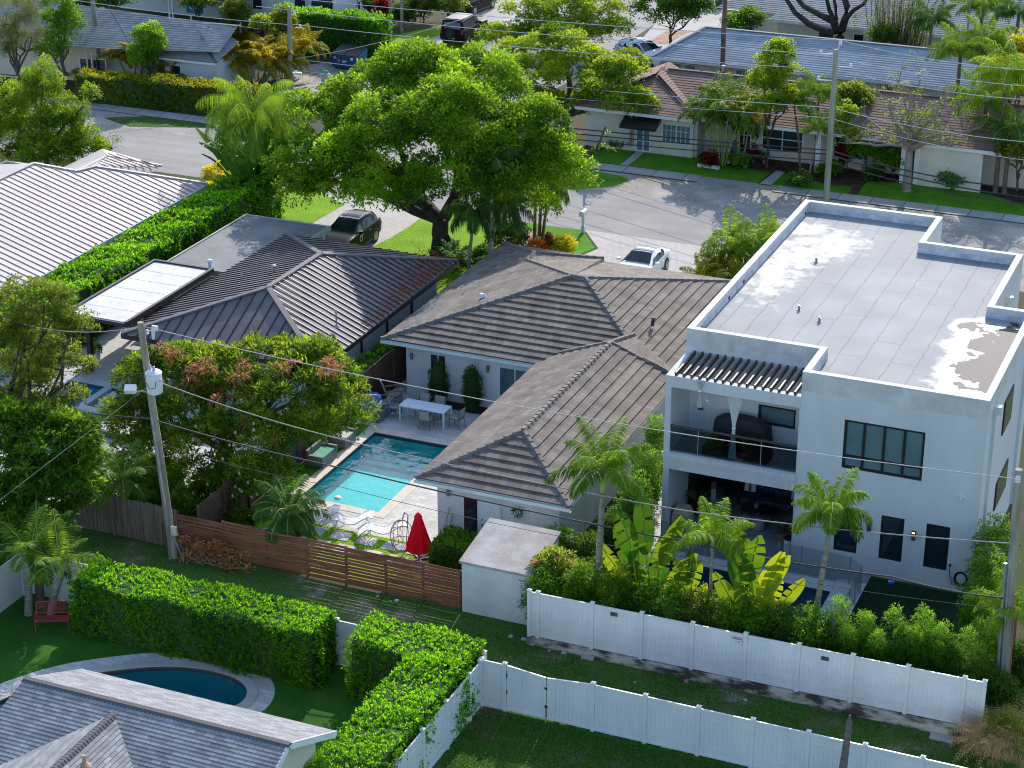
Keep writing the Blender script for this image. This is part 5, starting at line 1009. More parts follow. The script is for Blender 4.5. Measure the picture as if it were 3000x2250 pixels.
tR = pole('tall weathered greenish utility pole behind the modern house', R_b, R_top, .17, M_pole_grn)
M_b = at(850, 262); M_b = Vector((M_b.x, M_b.y, 0)); M_top = Vector((aty(848, 15, M_b.y).x, M_b.y, zof(M_b, 18)))
tM = pole('greenish utility pole with street light arm at top left of centre', M_b, M_top, .17, M_pole_grn)
L_b = at(300, 243); L_b = Vector((L_b.x, L_b.y, 0)); tL = pole('pale utility pole beside the hedge at the far left', L_b, (L_b.x - .5, L_b.y, 11.5), .15, M_wood_pole)
def on(base, x, y): return aty(x, y, base.y)
for k, (x, y, ax, ay) in enumerate(((2462, 125, 2452, 148), (2405, 152, 2440, 158), (2492, 192, 2455, 195), (2398, 228, 2438, 236))): insulator(tR, on(R_b, x, y), on(R_b, ax, ay))
grp = 'overhead wires along the road'; far = lambda x, y: aty(x, y, R_b.y)
def two(label, lft, mid, rgt, m=None, r=.021, s=.25): wire(label, [aty(*lft, M_b.y + 1), far(*mid), aty(*rgt, 112)], r, m, s, grp)
two('highest pale wire crossing from pole top to the upper right edge', (700, -22), (2462, 118), (3010, 205)); two('second pale wire from the top of the tall greenish pole', (750, 18), (2405, 158), (3010, 252)); two('third pale wire below the top of the tall greenish pole', (850, 70), (2455, 205), (3010, 292))
two('pale wire through the middle of the tall greenish pole', (860, 172), (2432, 315), (3010, 416)); two('thin grey wire just below the middle of the greenish pole', (860, 205), (2430, 345), (3010, 470), r=.016)
two('upper black cable on the tall greenish pole', (835, 276), (2428, 440), (3010, 555), M_wireb, .042, .3); two('middle black cable on the tall greenish pole', (835, 294), (2426, 452), (3010, 578), M_wireb, .042, .3); two('lowest cable on the tall greenish pole', (835, 307), (2425, 472), (3010, 598), M_wireb, .036, .3)
def left(label, a, b, m=None, r=.022): wire(label, [aty(*a, L_b.y - 4), aty(*b, M_b.y)], r, m, .15, grp)
left('uppermost wire from the greenish pole to the top left', (217, 0), (848, 72)); left('wire from the greenish pole passing the far left pole', (-10, 115), (846, 172)); left('lower pale wire on the far left of the photo', (-10, 136), (846, 190), None, .010)
left('upper black cable across the yellow topped hedge', (-10, 216), (835, 276), M_wireb, .04); left('middle black cable across the yellow topped hedge', (-10, 246), (835, 294), M_wireb, .04); left('lowest black cable across the yellow topped hedge', (226, 273), (835, 307), M_wireb, .034)
wire('taut pale service cable from the greenish pole towards the parked off roader', [aty(866, 172, M_b.y), at(1455, 22, 7.5)], .022, mat('cable_tan', (.6, .45, .38), .7), .35)
wire('guy wires anchored in the yellow topped hedge at far left', [at(446, 245, .3), at(300, -10, 9.0)], .02, M_wireb)
# street light arms
def arm(t, P, head): 
    o = MB(); o.tube(P, .04, 7); o.build('lamp_arm', M_grey, t); o = MB(); o.rbox(head, (.6, .25, .12), .3); o.lathe([(.05, 0), (.06, .12)], (head[0] - .1, head[1], head[2] + .06), 8); o.build('lamp_head', M_white2, t)
p1_ = aty(860, 222, M_b.y); arm(tM, [p1_, p1_ + Vector((.1, -.5, .5)), p1_ + Vector((.5, -1.1, .75)), p1_ + Vector((1.0, -1.5, .72))], tuple(p1_ + Vector((1.2, -1.6, .7)))); 
for q_ in ((848, 38), (865, 76)): insulator(tM, aty(q_[0] + 14, q_[1], M_b.y), aty(q_[0], q_[1] + 5, M_b.y))
# near poles
N1 = Vector((-39.0, 58.55, 0)); N1t = aty(411, 944, 58.2)
t1 = pole('leaning wooden utility pole carrying the white transformer', N1, N1t, .15)
def onN(x, y, Y=58.3): return aty(x, y, Y)
N2 = at(2935, 2075); N2 = Vector((N2.x, N2.y, 0)); N2t = aty(2985, 1375, N2.y)
t2 = pole('wooden utility pole with grey conduit at the right edge', N2, N2t, .16)
cd = MB(); cd.tube([N2 + Vector((-.2, -.12, 0)), N2.lerp(N2t, .62) + Vector((-.2, -.1, 0))], .06, 8); cd.tube([N2 + Vector((-.06, -.2, 0)), N2.lerp(N2t, .6) + Vector((-.06, -.18, 0))], .035, 8); cd.build('conduit', M_grey, t2)
o = MB(); o.tube([N2.lerp(N2t, .0) + Vector((.2, -.08, .3)), N2.lerp(N2t, .5) + Vector((.2, -.08, 0))], .018, 6); o.build('ground_cable', mat('red_cable', (.55, .12, .08), .6), t2)
o = MB(); o.rbox(N2.lerp(N2t, .43) + Vector((.12, -.2, 0)), (.1, .06, .22)); o.build('tag_plate', mat('orange_tag', (.8, .16, .05), .6), t2)
o = MB(); c0 = N2.lerp(N2t, .72) + Vector((-.55, -.1, -.1))
for rr in (.38, .45): o.tube([c0 + Vector((rr * 1.3 * cos(a * pi / 10), 0, rr * sin(a * pi / 10))) for a in range(21)], .012, 5)
o.build('cable_coil', M_wireb, t2)
cd = MB(); q0 = onN(445, 1205); cd.tube([Vector((-39.08, 58.36, 0)), onN(485, 1480, 58.2), onN(442, 1205, 58.15)], .055, 8); cd.build('conduit', M_grey, t1)
o = MB(); o.tube([at(538, 1645, .0), onN(502, 1555)], .03, 7); o.build('brace', M_grey, t1); o = MB(); q = onN(510, 1555, 58.05); o.rbox(q, (.22, .1, .36)); o.build('junction_box', mat('beige_box', (.5, .5, .42), .6), t1)
tc_ = onN(452, 1120, 58.1); tr = thing('transformer', 'white cylindrical transformer mounted on the leaning wooden pole', 'transformer', tc_ - Vector((0, 0, .5)))
MB().lathe([(.02, -.42), (.26, -.42), (.29, -.38), (.29, .34), (.31, .36), (.31, .40), (.22, .47), (.06, .52), (.01, .52)], tc_, 22).build('tank', M_white2, tr, smooth=True)
for dx_, dy_ in ((-.13, 0), (.06, -.05)): MB().lathe([(.045, 0), (.07, .03), (.045, .08), (.07, .11), (.045, .16), (.05, .22), (.02, .24)], tc_ + Vector((dx_, dy_, .44)), 10).build('bushing', mat('lilac_ceramic', (.5, .45, .58), .4), tr)
o = MB(); o.tube([tc_ + Vector((.28, -.05, .16)), tc_ + Vector((.46, -.1, .16))], .04, 8); o.build('side_bushing', mat('lilac_ceramic', (.5, .45, .58)), tr); o = MB(); o.tube([tc_ + Vector((-.2, -.24, .05)), tc_ + Vector((0, -.33, -.15)), tc_ + Vector((.2, -.26, -.1)), tc_ + Vector((.22, -.24, .15))], .012, 5); o.build('lead', M_wireb, tr)
o = MB(); q = onN(450, 975); o.tube([onN(418, 985), onN(440, 968)], .02, 6); o.tube([onN(440, 968), onN(462, 970)], .02, 6); o.lathe([(.03, -.2), (.07, -.15), (.03, -.1), (.07, -.05), (.03, 0)], onN(431, 965), 9); o.lathe([(.04, -.25), (.06, -.1), (.06, .1), (.03, .15)], onN(448, 975), 9); o.box(*(onN(446, 962) - Vector((0, .04, .03))), *(onN(462, 958) + Vector((0, .04, .03)))); o.build('fuse_cutout', M_white2, t1)
o = MB(); o.tube([onN(432, 1152), onN(415, 1146, 58.0), onN(395, 1150, 57.8)], .035, 7); o.build('lamp_arm', M_grey, t1); o = MB(); q = onN(382, 1140, 57.7); o.rbox(q, (.42, .3, .2), .4, .5); o.build('lamp_head', M_white2, t1)
ng = 'overhead wires across the back gardens'
insulator(t2, aty(2982, 1403, N2.y - .2), aty(2978, 1412, N2.y))
wire('highest pale wire crossing the grey tiled roof to the right pole', [onN(-60, 905, 60), onN(415, 955), aty(2982, 1403, N2.y - .15)], .016, mat('pale_wire', (.62, .52, .54), .5), .55, ng)
wire('twisted grey cable from the transformer across the turquoise pool', [onN(472, 1122), onN(1000, 1287, 58.8), aty(2000, 1495, 59.5), aty(2967, 1592, N2.y - .15)], .022, mat('twist', (.35, .3, .3), .6), .12, ng)
wire('thick black cable crossing in front of the red umbrella', [onN(-30, 1168, 60), onN(440, 1227), onN(1000, 1371, 58.8), aty(2000, 1586, 59.3), aty(2615, 1690, 59.8), aty(2940, 1752, N2.y - .15)], .030, M_wireb, .10, ng)
wire('thin lowest wire crossing the lounge chairs and banana plants', [onN(445, 1290), onN(1000, 1427, 58.8), aty(2000, 1631, 59.5), aty(2950, 1785, N2.y - .15)], .010, M_wireb, .2, ng)
wire('thin twisted service wire left of the transformer', [onN(425, 1093), aty(215, 1090, 62), aty(-20, 1060, 66)], .014, M_wireb, .05, ng)
wire('diagonal stay wire in front of the dark left tree', [onN(430, 1135), aty(-20, 1480, 50)], .005, M_grey, .0, ng)
# tall thin posts far away
for px_, py_, h_, l_ in ((1145, 90, 7, 'slim white palm stem left of the striped flag bed'), (1178, 97, 7, 'slim white palm stem nearest the parked off roader')):
    b = at(px_, py_); tp = thing('palm_tree', l_, 'palm tree', b); MB().tube([b, b + Vector((0, 0, h_))], [.13, .09], 8).build('trunk', M_palmtr, tp); 
b = at(2118, 212, 0); b = Vector((-42.3, 136.5, 0)); q = aty(2119, 205, 127.9); tp = thing('palm_tree', 'tall bare brown palm stem in front of the blue grey roof', 'palm tree', (q.x, 127.9, 0)); MB().tube([(q.x, 127.9, 0), (q.x - .1, 127.9, 5), (q.x, 127.9, 9.5)], [.2, .17, .15], 9).build('trunk', M_palmbr, tp)
q = aty(2838, 60, 139); pole('thin grey metal pole at top right', (q.x, 139, 0), (q.x, 139, 8), .08, M_grey, 'metal_pole')
# dead palm stub bottom right
b = aty(2470, 2250, 52.3); tp = thing('dead_palm_stub', 'bare pointed dead palm trunk in front of the lower vinyl fence', 'palm tree', (b.x, 52.3, 0)); top = aty(2490, 2095, 52.3); MB().tube([(b.x - .05, 52.3, 0), b, Vector((top.x, 52.3, top.z - .25)), top], [.17, .13, .09, .03], 10).build('trunk', mat('stub_bark', (.2, .16, .14), .9, (.11, .09, .08), 2, .5, 10, streak=(1, 1, 5)), tp, smooth=True)
# ------------------------------------------------------------ vegetation
LM_big = leafmat('leaf_mahogany', (.007, .042, .008), (.09, .23, .012), ((.014, .11, .010), (.42, .80, .03)))
LM_bright = leafmat('leaf_bright', (.014, .065, .012), (.12, .24, .015), ((.03, .16, .012), (.44, .68, .04)))
LM_olive = leafmat('leaf_olive', (.018, .05, .014), (.11, .18, .03), ((.03, .11, .02), (.34, .52, .06)))
LM_greyg = leafmat('leaf_greygreen', (.035, .06, .03), (.11, .16, .06), ((.05, .10, .03), (.22, .34, .08)))
LM_dark = leafmat('leaf_dark', (.010, .035, .010), (.045, .12, .02), ((.02, .09, .012), (.16, .36, .03)), .35)
LM_hedge = leafmat('leaf_hedge', (.014, .085, .006), (.10, .32, .012), ((.025, .20, .008), (.36, .86, .03)), .38)
LM_hedged = leafmat('leaf_hedge_dark', (.010, .045, .007), (.06, .17, .012), ((.02, .10, .01), (.25, .52, .02)), .38)
LM_hgold = leafmat('leaf_hedge_gold', (.016, .06, .008), (.20, .25, .010), ((.02, .10, .01), (.55, .62, .02)), .4)
LM_mango = leafmat('leaf_mango', (.009, .045, .010), (.095, .20, .02), ((.015, .10, .01), (.40, .64, .04)), .35)
LM_flush = leafmat('leaf_mango_young', (.12, .05, .03), (.30, .17, .10), ((.12, .06, .04), (.36, .20, .12)), .45)
LM_palm = leafmat('leaf_palm', (.020, .075, .015), (.12, .26, .02), ((.04, .16, .02), (.42, .72, .05)), .35)
LM_palmd = leafmat('leaf_palm_dark', (.012, .05, .016), (.05, .13, .035), ((.02, .09, .02), (.16, .36, .07)), .3)
LM_gold = leafmat('leaf_areca_gold', (.035, .09, .008), (.36, .30, .015), ((.06, .20, .01), (.72, .62, .03)), .4)
LM_ban = leafmat('leaf_banana', (.010, .055, .012), (.12, .21, .012), ((.018, .15, .01), (.42, .58, .02)), .3)
LM_bop = leafmat('leaf_paradise', (.02, .09, .025), (.07, .22, .04), ((.03, .16, .03), (.18, .48, .05)), .3)
LM_broad = leafmat('leaf_broad', (.012, .045, .010), (.06, .17, .02), ((.03, .12, .01), (.28, .55, .03)))
LM_podo = leafmat('leaf_podocarpus', (.008, .042, .012), (.09, .24, .025), ((.014, .10, .02), (.32, .70, .05)), .4)
LM_red = leafmat('leaf_red', (.05, .012, .015), (.20, .025, .03), ((.08, .01, .01), (.32, .05, .04)))
LM_croton = leafmat('leaf_croton', (.10, .05, .02), (.50, .18, .01), ((.2, .06, .01), (.8, .35, .02)))
LM_yel = leafmat('leaf_yellow', (.12, .17, .01), (.45, .46, .02), ((.2, .3, .01), (.8, .8, .04)))
LM_dead = leafmat('leaf_dead', (.10, .05, .03), (.32, .17, .10), (.3, .16, .08), .8, .2)
LM_straw = leafmat('leaf_straw', (.22, .17, .10), (.50, .42, .30), (.5, .42, .3), .7, .3)
LM_flower = leafmat('petal_pink', (.5, .12, .12), (.8, .35, .30), (.8, .3, .3))
LM_white = leafmat('petal_white', (.6, .5, .45), (.8, .72, .68), (.7, .6, .55))
PX = lambda x, y, Y: tuple(aty(x, y, Y))
def tree(name, label, base, lobes, nc, mleaf, cr=.7, nl=110, L=.2, W=.1, v=.45, mb=M_bark, r0=.22, fork=None, limbs=6, group=None, cat='tree', shell=.62, low=-.35, flat=.8, vs=.18, extra=None, limb_r=.09, pf=None):
    """lobes: (px,py,Y,rx,rz)"""
    base = Vector(base); t = thing(name, label, cat, base, group); F = Fol(); lb = []
    for x, y, Y, rx, rz_ in lobes: c = PX(x, y, Y); lb.append((*c, rx, rx, rz_))
    if pf: puffs(F, lb, pf[0], pf[1], pf[2], L, W, v, vs)
    cs = crown(F, lb, nc, cr, nl, L, W, v, vs, low, flat, shell); F.build('crown', mleaf, t); b = MB()
    fk = Vector(fork) if fork else base + Vector((0, 0, .35 * (sum(l[2] for l in lb) / len(lb))))
    trunk(b, [base - Vector((0, 0, .2)), base.lerp(fk, .1) , base.lerp(fk, .5) + Vector((.05, .03, 0)), fk], r0 * 1.35, r0 * .85, 10)
    for k in range(limbs):
        l = lb[k % len(lb)]; q = Vector(l[:3]) + Vector((RN.uniform(-.3, .3) * l[3], RN.uniform(-.3, .3) * l[3], 0)); P = branch(b, fk - Vector((0, 0, .1)), q, r0 * .62, .04, .12)
        for j in range(3): a = P[RN.randint(2, 4)]; branch(b, a, a + Vector((RN.uniform(-1, 1), RN.uniform(-1, 1), RN.uniform(.2, 1))) * l[3] * .8, limb_r * .6, .015, .15, 4, 5)
    if extra: extra(b)
    b.build('trunk', mb, t, smooth=True); return t, lb, cs
# the big tree
bx_, by_ = at(1290, 757).x, at(1290, 757).y
def bigx(b):
    f = Vector(PX(1292, 640, by_)); 
    for pts, r in (([(1292, 640), (1230, 590), (1180, 575), (1130, 520), (1060, 470), (1000, 420)], (.33, .08)), ([(1255, 610), (1215, 560), (1195, 500), (1170, 430), (1150, 330)], (.30, .08)), ([(1300, 640), (1330, 580), (1340, 500), (1360, 400), (1380, 300)], (.36, .08)), ([(1330, 580), (1420, 520), (1520, 460)], (.2, .06)), ([(1180, 575), (1190, 540), (1165, 500)], (.16, .1)), ([(1200, 540), (1120, 480), (1060, 400), (960, 360)], (.18, .05)), ([(1340, 500), (1280, 400), (1250, 300)], (.2, .06))):
        P = [Vector(PX(x, y, by_ - .6 + .5 * ((i * 37) % 3))) for i, (x, y) in enumerate(pts)]; trunk(b, P, *r, 9)
    trunk(b, [Vector((bx_, by_, -.2)), Vector((bx_, by_, .4)), Vector((bx_, by_, 1.4)), f], .52, .42, 12)
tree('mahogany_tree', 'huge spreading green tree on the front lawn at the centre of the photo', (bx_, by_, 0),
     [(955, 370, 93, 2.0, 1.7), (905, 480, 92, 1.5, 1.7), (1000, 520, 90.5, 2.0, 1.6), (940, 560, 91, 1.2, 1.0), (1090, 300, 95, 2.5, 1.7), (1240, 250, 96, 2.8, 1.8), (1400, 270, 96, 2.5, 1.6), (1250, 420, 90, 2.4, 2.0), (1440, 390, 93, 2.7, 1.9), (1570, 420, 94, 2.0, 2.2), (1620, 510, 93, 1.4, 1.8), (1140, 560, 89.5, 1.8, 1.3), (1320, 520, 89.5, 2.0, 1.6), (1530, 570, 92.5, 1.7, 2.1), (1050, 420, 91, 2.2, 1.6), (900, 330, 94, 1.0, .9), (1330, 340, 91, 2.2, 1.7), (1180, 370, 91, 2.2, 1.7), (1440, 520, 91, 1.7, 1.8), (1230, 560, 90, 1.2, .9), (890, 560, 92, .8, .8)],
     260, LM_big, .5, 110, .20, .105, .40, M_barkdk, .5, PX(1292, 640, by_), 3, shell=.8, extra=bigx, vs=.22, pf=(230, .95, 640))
tree('flame_tree', 'bright green tree with pale blossom tips left of the peach roofed duplex', tuple(at(1640, 430)[:2]) + (0,),
     [(1560, 230, 118, 1.9, 1.3), (1690, 200, 118, 2.3, 1.3), (1650, 140, 119, 2.1, 1.0), (1800, 270, 116, 2.1, 1.3), (1860, 310, 115.5, 1.1, .9), (1740, 300, 117, 1.6, .9), (1520, 150, 120, 1.3, .8), (1830, 200, 117, 1.6, .8), (1600, 300, 117, 1.4, .9)], 150, LM_bright, .45, 80, .2, .12, .55, M_bark, .3, PX(1660, 340, 117), 6, vs=.2, shell=.55, pf=(75, .75, 380))
tree('shade_tree', 'loose yellow green tree on the cross street at top centre', tuple(at(1640, 150)[:2]) + (0,),
     [(1540, 40, 137, 2.2, 1.4), (1640, 20, 138, 2.5, 1.5), (1750, 30, 138, 2.4, 1.4), (1680, 100, 136, 2.6, 1.2), (1790, 90, 137, 1.6, 1.0), (1450, 110, 134, 1.3, .8), (1510, 110, 135, 1.4, .9), (1600, 90, 136, 1.7, 1.0)], 300, LM_bright, .6, 80, .2, .12, .38, M_bark, .25, None, 6, shell=.5)
tree('oak_tree', 'small dark round tree on the wood chip bed at top right of centre', tuple(at(1962, 148)[:2]) + (0,), [(1930, 20, 140, 1.9, 1.4), (1990, 0, 140, 2.0, 1.5), (1980, 50, 139, 1.7, 1.0), (2040, 30, 140, 1.1, .9)], 170, LM_dark, .6, 90, .2, .11, .45, M_bark, .13, None, 4)
bl = aty(135, 470, 97); 
tree('upright_tree', 'bright green upright bushy tree at left behind the white metal roof', (bl.x, 97, 0), [(110, 330, 97, 1.5, 2.4), (60, 370, 97, 1.7, 2.0), (190, 400, 97, 1.5, 1.7), (240, 310, 97, .9, 1.7), (40, 290, 97.5, 1.0, 1.2), (130, 245, 97, .9, 1.4), (20, 430, 97, 1.8, 1.5), (250, 430, 96.5, 1.1, 1.1), (150, 450, 96, 1.9, 1.2)], 200, LM_bright, .4, 90, .18, .08, .45, M_bark, .2, None, 8, flat=1.5, shell=.6, pf=(120, .55, 260))
tree('wispy_shrub', 'small sparse grey twiggy shrub beside the road at left', tuple(at(318, 480)[:2]) + (0,), [(320, 430, 99, .7, .8)], 16, LM_greyg, .3, 24, .1, .05, .6, M_bark, .05, None, 4, cat='shrub')
b = aty(50, 200, 111.5); tree('street_tree', 'fine grey green tree at the top left corner', (b.x, 111.5, 0), [(30, 40, 111.5, 1.9, 2.2), (75, 110, 111.5, 1.5, 1.8), (20, 130, 111.5, 1.4, 1.5)], 170, LM_greyg, .5, 110, .13, .05, .5, M_bark, .14)
b = aty(185, 200, 112.2); tree('street_tree', 'narrow green tree beside the pale pole at top left', (b.x, 112.2, 0), [(170, 40, 112.2, 1.2, 1.8), (190, 110, 112, 1.2, 1.7), (150, 150, 112, .9, 1.0), (205, 60, 112.4, .9, 1.2)], 170, LM_podo, .42, 110, .14, .06, .45, M_bark, .12)
b = aty(445, 230, 114.6); tree('round_tree', 'rounded green shrub tree between golden palms at left', (b.x, 114.6, 0), [(440, 110, 114.6, 1.0, .9), (420, 170, 114.4, 1.0, 1.2), (455, 150, 114.6, .8, 1.0)], 110, LM_podo, .38, 100, .15, .08, .6, M_bark, .1)
# mango
mt = (-40.2, 63.6, 0)
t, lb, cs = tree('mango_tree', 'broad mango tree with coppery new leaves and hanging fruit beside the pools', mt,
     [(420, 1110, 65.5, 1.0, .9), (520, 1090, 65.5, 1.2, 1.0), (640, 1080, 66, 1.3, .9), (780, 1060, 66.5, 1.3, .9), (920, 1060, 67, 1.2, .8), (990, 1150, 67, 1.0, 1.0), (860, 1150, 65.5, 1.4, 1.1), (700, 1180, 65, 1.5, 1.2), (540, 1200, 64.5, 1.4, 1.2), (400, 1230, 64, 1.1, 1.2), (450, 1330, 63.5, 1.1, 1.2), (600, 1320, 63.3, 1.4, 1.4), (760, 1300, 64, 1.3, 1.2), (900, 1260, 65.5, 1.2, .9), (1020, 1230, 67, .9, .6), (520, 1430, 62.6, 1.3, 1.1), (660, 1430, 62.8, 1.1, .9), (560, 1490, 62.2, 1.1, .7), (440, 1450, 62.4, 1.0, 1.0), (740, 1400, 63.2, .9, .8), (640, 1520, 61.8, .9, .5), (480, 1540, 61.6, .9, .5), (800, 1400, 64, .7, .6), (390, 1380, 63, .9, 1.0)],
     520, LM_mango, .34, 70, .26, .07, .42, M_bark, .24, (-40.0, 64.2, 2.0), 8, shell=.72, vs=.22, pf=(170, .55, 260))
F = Fol()
for k in range(46):
    x, y = RN.choice([(560, 1085), (590, 1070), (540, 1110), (620, 1120), (800, 1060), (720, 1090), (900, 1040), (410, 1180), (420, 1200), (860, 1090), (700, 1240), (950, 1080), (480, 1240), (800, 1300), (500, 1030), (640, 1150), (1000, 1060)]); c = PX(x + RN.uniform(-30, 30), y + RN.uniform(-25, 25), RN.uniform(63.4, 65.2)); clump(F, c, .24, 42, .26, .07, .5 + RN.uniform(-.25, .35), .9, sag=.5)
F.build('young_leaves', LM_flush, t)
fm_ = MB().lathe([(.005, -.075), (.04, -.06), (.055, -.02), (.045, .03), (.02, .06), (.004, .07)], (0, 0, 0), 9); fr0 = None
for k in range(52):
    x = RN.uniform(500, 800) if k < 38 else RN.uniform(930, 1050); y = RN.uniform(1230, 1500) if k < 38 else RN.uniform(1230, 1300); p = Vector(PX(x, y, RN.uniform(61.2, 62.3) if k < 38 else 66.0)) - Vector(mt)
    if fr0 is None: fr0 = fm_.build('fruit', mat('mango_fruit', (.26, .26, .16), .5, (.3, .17, .15), 8), None, smooth=True); o = fr0; o.parent = t
    else: o = fr0.copy(); C.objects.link(o)
    o.location = p
# left edge trees
b = aty(60, 1560, 57.5)
tree('olive_tree', 'loose olive green tree drooping over the left edge and blue pool', (b.x - 1.0, 59, 0), [(60, 870, 60, 1.3, .9), (140, 900, 60, 1.2, .8), (215, 960, 60, .9, .7), (70, 980, 60, 1.4, 1.0), (160, 1040, 60, 1.1, .9), (40, 1090, 60, 1.3, .9), (215, 1170, 60, .6, .6), (150, 1130, 60, .7, .7), (60, 1170, 60, 1.0, .6), (240, 1080, 60.3, .5, .4), (20, 920, 60, 1.4, 1.1), (120, 1200, 59, .9, .5), (20, 1190, 59, 1.0, .5), (200, 1230, 58.5, .5, .4), (180, 860, 60, .6, .4), (110, 1090, 59.5, .8, .9)], 640, LM_olive, .28, 75, .11, .06, .5, M_bark, .16, None, 9, shell=.4, low=-.8)
tree('broadleaf_tree', 'dark glossy leaved tree with pink flowers at the left edge', (b.x, 57.0, 0), [(60, 1270, 57, 1.2, .9), (150, 1300, 57, 1.2, .9), (235, 1330, 57.2, .8, .7), (60, 1400, 56.6, 1.2, 1.0), (150, 1430, 56.6, 1.2, 1.0), (220, 1430, 57, .7, .9), (50, 1530, 56, 1.1, 1.0), (120, 1540, 56, .8, .8), (15, 1620, 55.5, .9, .9), (250, 1260, 57.5, .4, .4), (200, 1250, 57.5, .6, .4), (265, 1400, 57.5, .4, .5), (180, 1520, 56.5, .5, .6), (110, 1360, 56, .9, 1.2), (40, 1480, 55.8, .9, 1.0), (255, 1290, 57, .35, .3), (275, 1350, 57, .3, .35), (130, 1225, 57, .6, .35), (30, 1215, 57, .7, .35)], 620, LM_broad, .27, 46, .26, .10, .45, M_bark, .16, None, 6, shell=.7, low=-.85, vs=.3)
# palms around
def P_(x, y, z=0.0): p = at(x, y, z); return p.x, p.y
def palmpx(label, bx, by, cx, cy, nf, L, m, mtr=M_palmtr, **k):
    """base pixel on ground, crown pixel"""
    p = at(bx, by); q = aty(cx, cy, p.y); return palm(k.pop('name', 'palm_tree'), label, p.x, p.y, q.z, nf, L, m, mtr, lean=(q.x - p.x, 0), **k)
q1 = at(90, 1782); palmpx('leftmost of three stout palms behind the pink bench', 84, 1800, 90, 1660, 9, 1.9, LM_palm, ringed := M_palmtr, r=.13, nleaf=42, ll=.5, lw=.035, droop=1.5, shaft=.5, v=.4, rings=True, el=(.1, 1.3))
palmpx('middle of three stout palms behind the pink bench', 118, 1775, 115, 1640, 9, 1.9, LM_palmd, M_palmbr, r=.16, nleaf=42, ll=.5, lw=.035, droop=1.6, shaft=.5, v=.5, rings=True, el=(.1, 1.3))
palmpx('rightmost of three stout palms behind the pink bench', 150, 1805, 178, 1690, 10, 2.0, LM_palm, M_palmtr, r=.14, nleaf=44, ll=.52, lw=.035, droop=1.5, shaft=.55, v=.45, rings=True, el=(.05, 1.3))
palmpx('dark feathery palm left of the leaning pole behind the plank fence', 355, 1530, 360, 1400, 15, 1.9, LM_palm, M_palmbr, r=.09, nleaf=36, ll=.5, lw=.045, droop=1.8, v=.4, el=(.0, 1.2))
palmpx('second feathery palm behind the weathered plank fence', 300, 1500, 250, 1400, 11, 1.6, LM_palm, M_palmbr, r=.06, nleaf=30, ll=.45, lw=.04, droop=1.8, v=.45)
palm('palm_tree', 'bushy dark green palm in front of the lounge chairs behind the slat fence', aty(850, 1600, 60.4).x, 60.4, 1.9, 22, 1.75, LM_palmd, M_palmbr, .09, nleaf=36, ll=.5, lw=.05, droop=2.1, v=.55, el=(-.1, 1.2), hang=.5)
palm('palm_tree', 'low palm fronds behind the mango beside the metal roof', aty(590, 1100, 69).x, 69.0, 3.0, 9, 1.5, LM_palm, M_palmbr, .08, nleaf=26, ll=.4, lw=.04, v=.4)
palmpx('tall feathery palm with long drooping fronds left of the big tree', 735, 640, 740, 345, 24, 3.8, LM_palm, M_palmbr, r=.14, nleaf=64, ll=.95, lw=.03, droop=2.5, v=.42, hang=1.2, el=(.1, 1.2))
# bird of paradise clump
def clumpleaf(name, label, x, y, n, h, m, L=(1.3, 1.9), W=.5, v=.5, spread=.35, cat='plant', el=(1.0, 1.45), bend=.8, stalk=.4, group=None, torn=True):
    t = thing(name, label, cat, (x, y, 0), group); F = Fol(); b = MB(); S = h * .38
    for k in range(n):
        az = RN.uniform(0, 2 * pi); rr = RN.uniform(0, spread); p = (x + rr * cos(az), y + rr * sin(az), RN.uniform(.1, .5) * S); Ln = RN.uniform(*L) * h / 1.9; bigleaf(F, (p[0], p[1], S * RN.uniform(.5, 1.1)), az, RN.uniform(*el), Ln, W * RN.uniform(.75, 1.15), v + RN.uniform(-.3, .3), bend * RN.uniform(.6, 1.5), stalk, torn)
    for k in range(max(3, n // 4)): a = RN.uniform(0, 6.28); r_ = spread * RN.random(); b.tube([(x + r_ * cos(a), y + r_ * sin(a), 0), (x + r_ * cos(a) * 1.1, y + r_ * sin(a) * 1.1, S * 1.1)], [.09, .05], 7)
    F.build('leaves', m, t); b.build('stems', MATS['shaft'], t, smooth=True); return t
for k, (bx, by, h, lab) in enumerate(((735, 650, 4.2, 'tall bird of paradise clump with paddle leaves at the driveway hedge end'), (800, 640, 3.4, 'second bird of paradise clump next to the bright lawn'), (770, 610, 4.6, 'bird of paradise clump behind the others under the feathery palm'))):
    x, y = P_(bx, by); clumpleaf('bird_of_paradise', lab, x, y, 22, h, LM_bop, (1.6, 2.1), .85, .5, .7)
x, y = P_(640, 560); bush('yellow_bush', 'yellow green bush at the road end of the tall hedge', x, y, 1.1, 1.7, LM_yel, 60, .3, 60, .16, .06, .55)
x, y = P_(615, 600); bush('yellow_bush', 'small yellow bush beside the white metal roof', x, y, .9, 1.3, LM_yel, 40, .3, 50, .16, .06, .35)
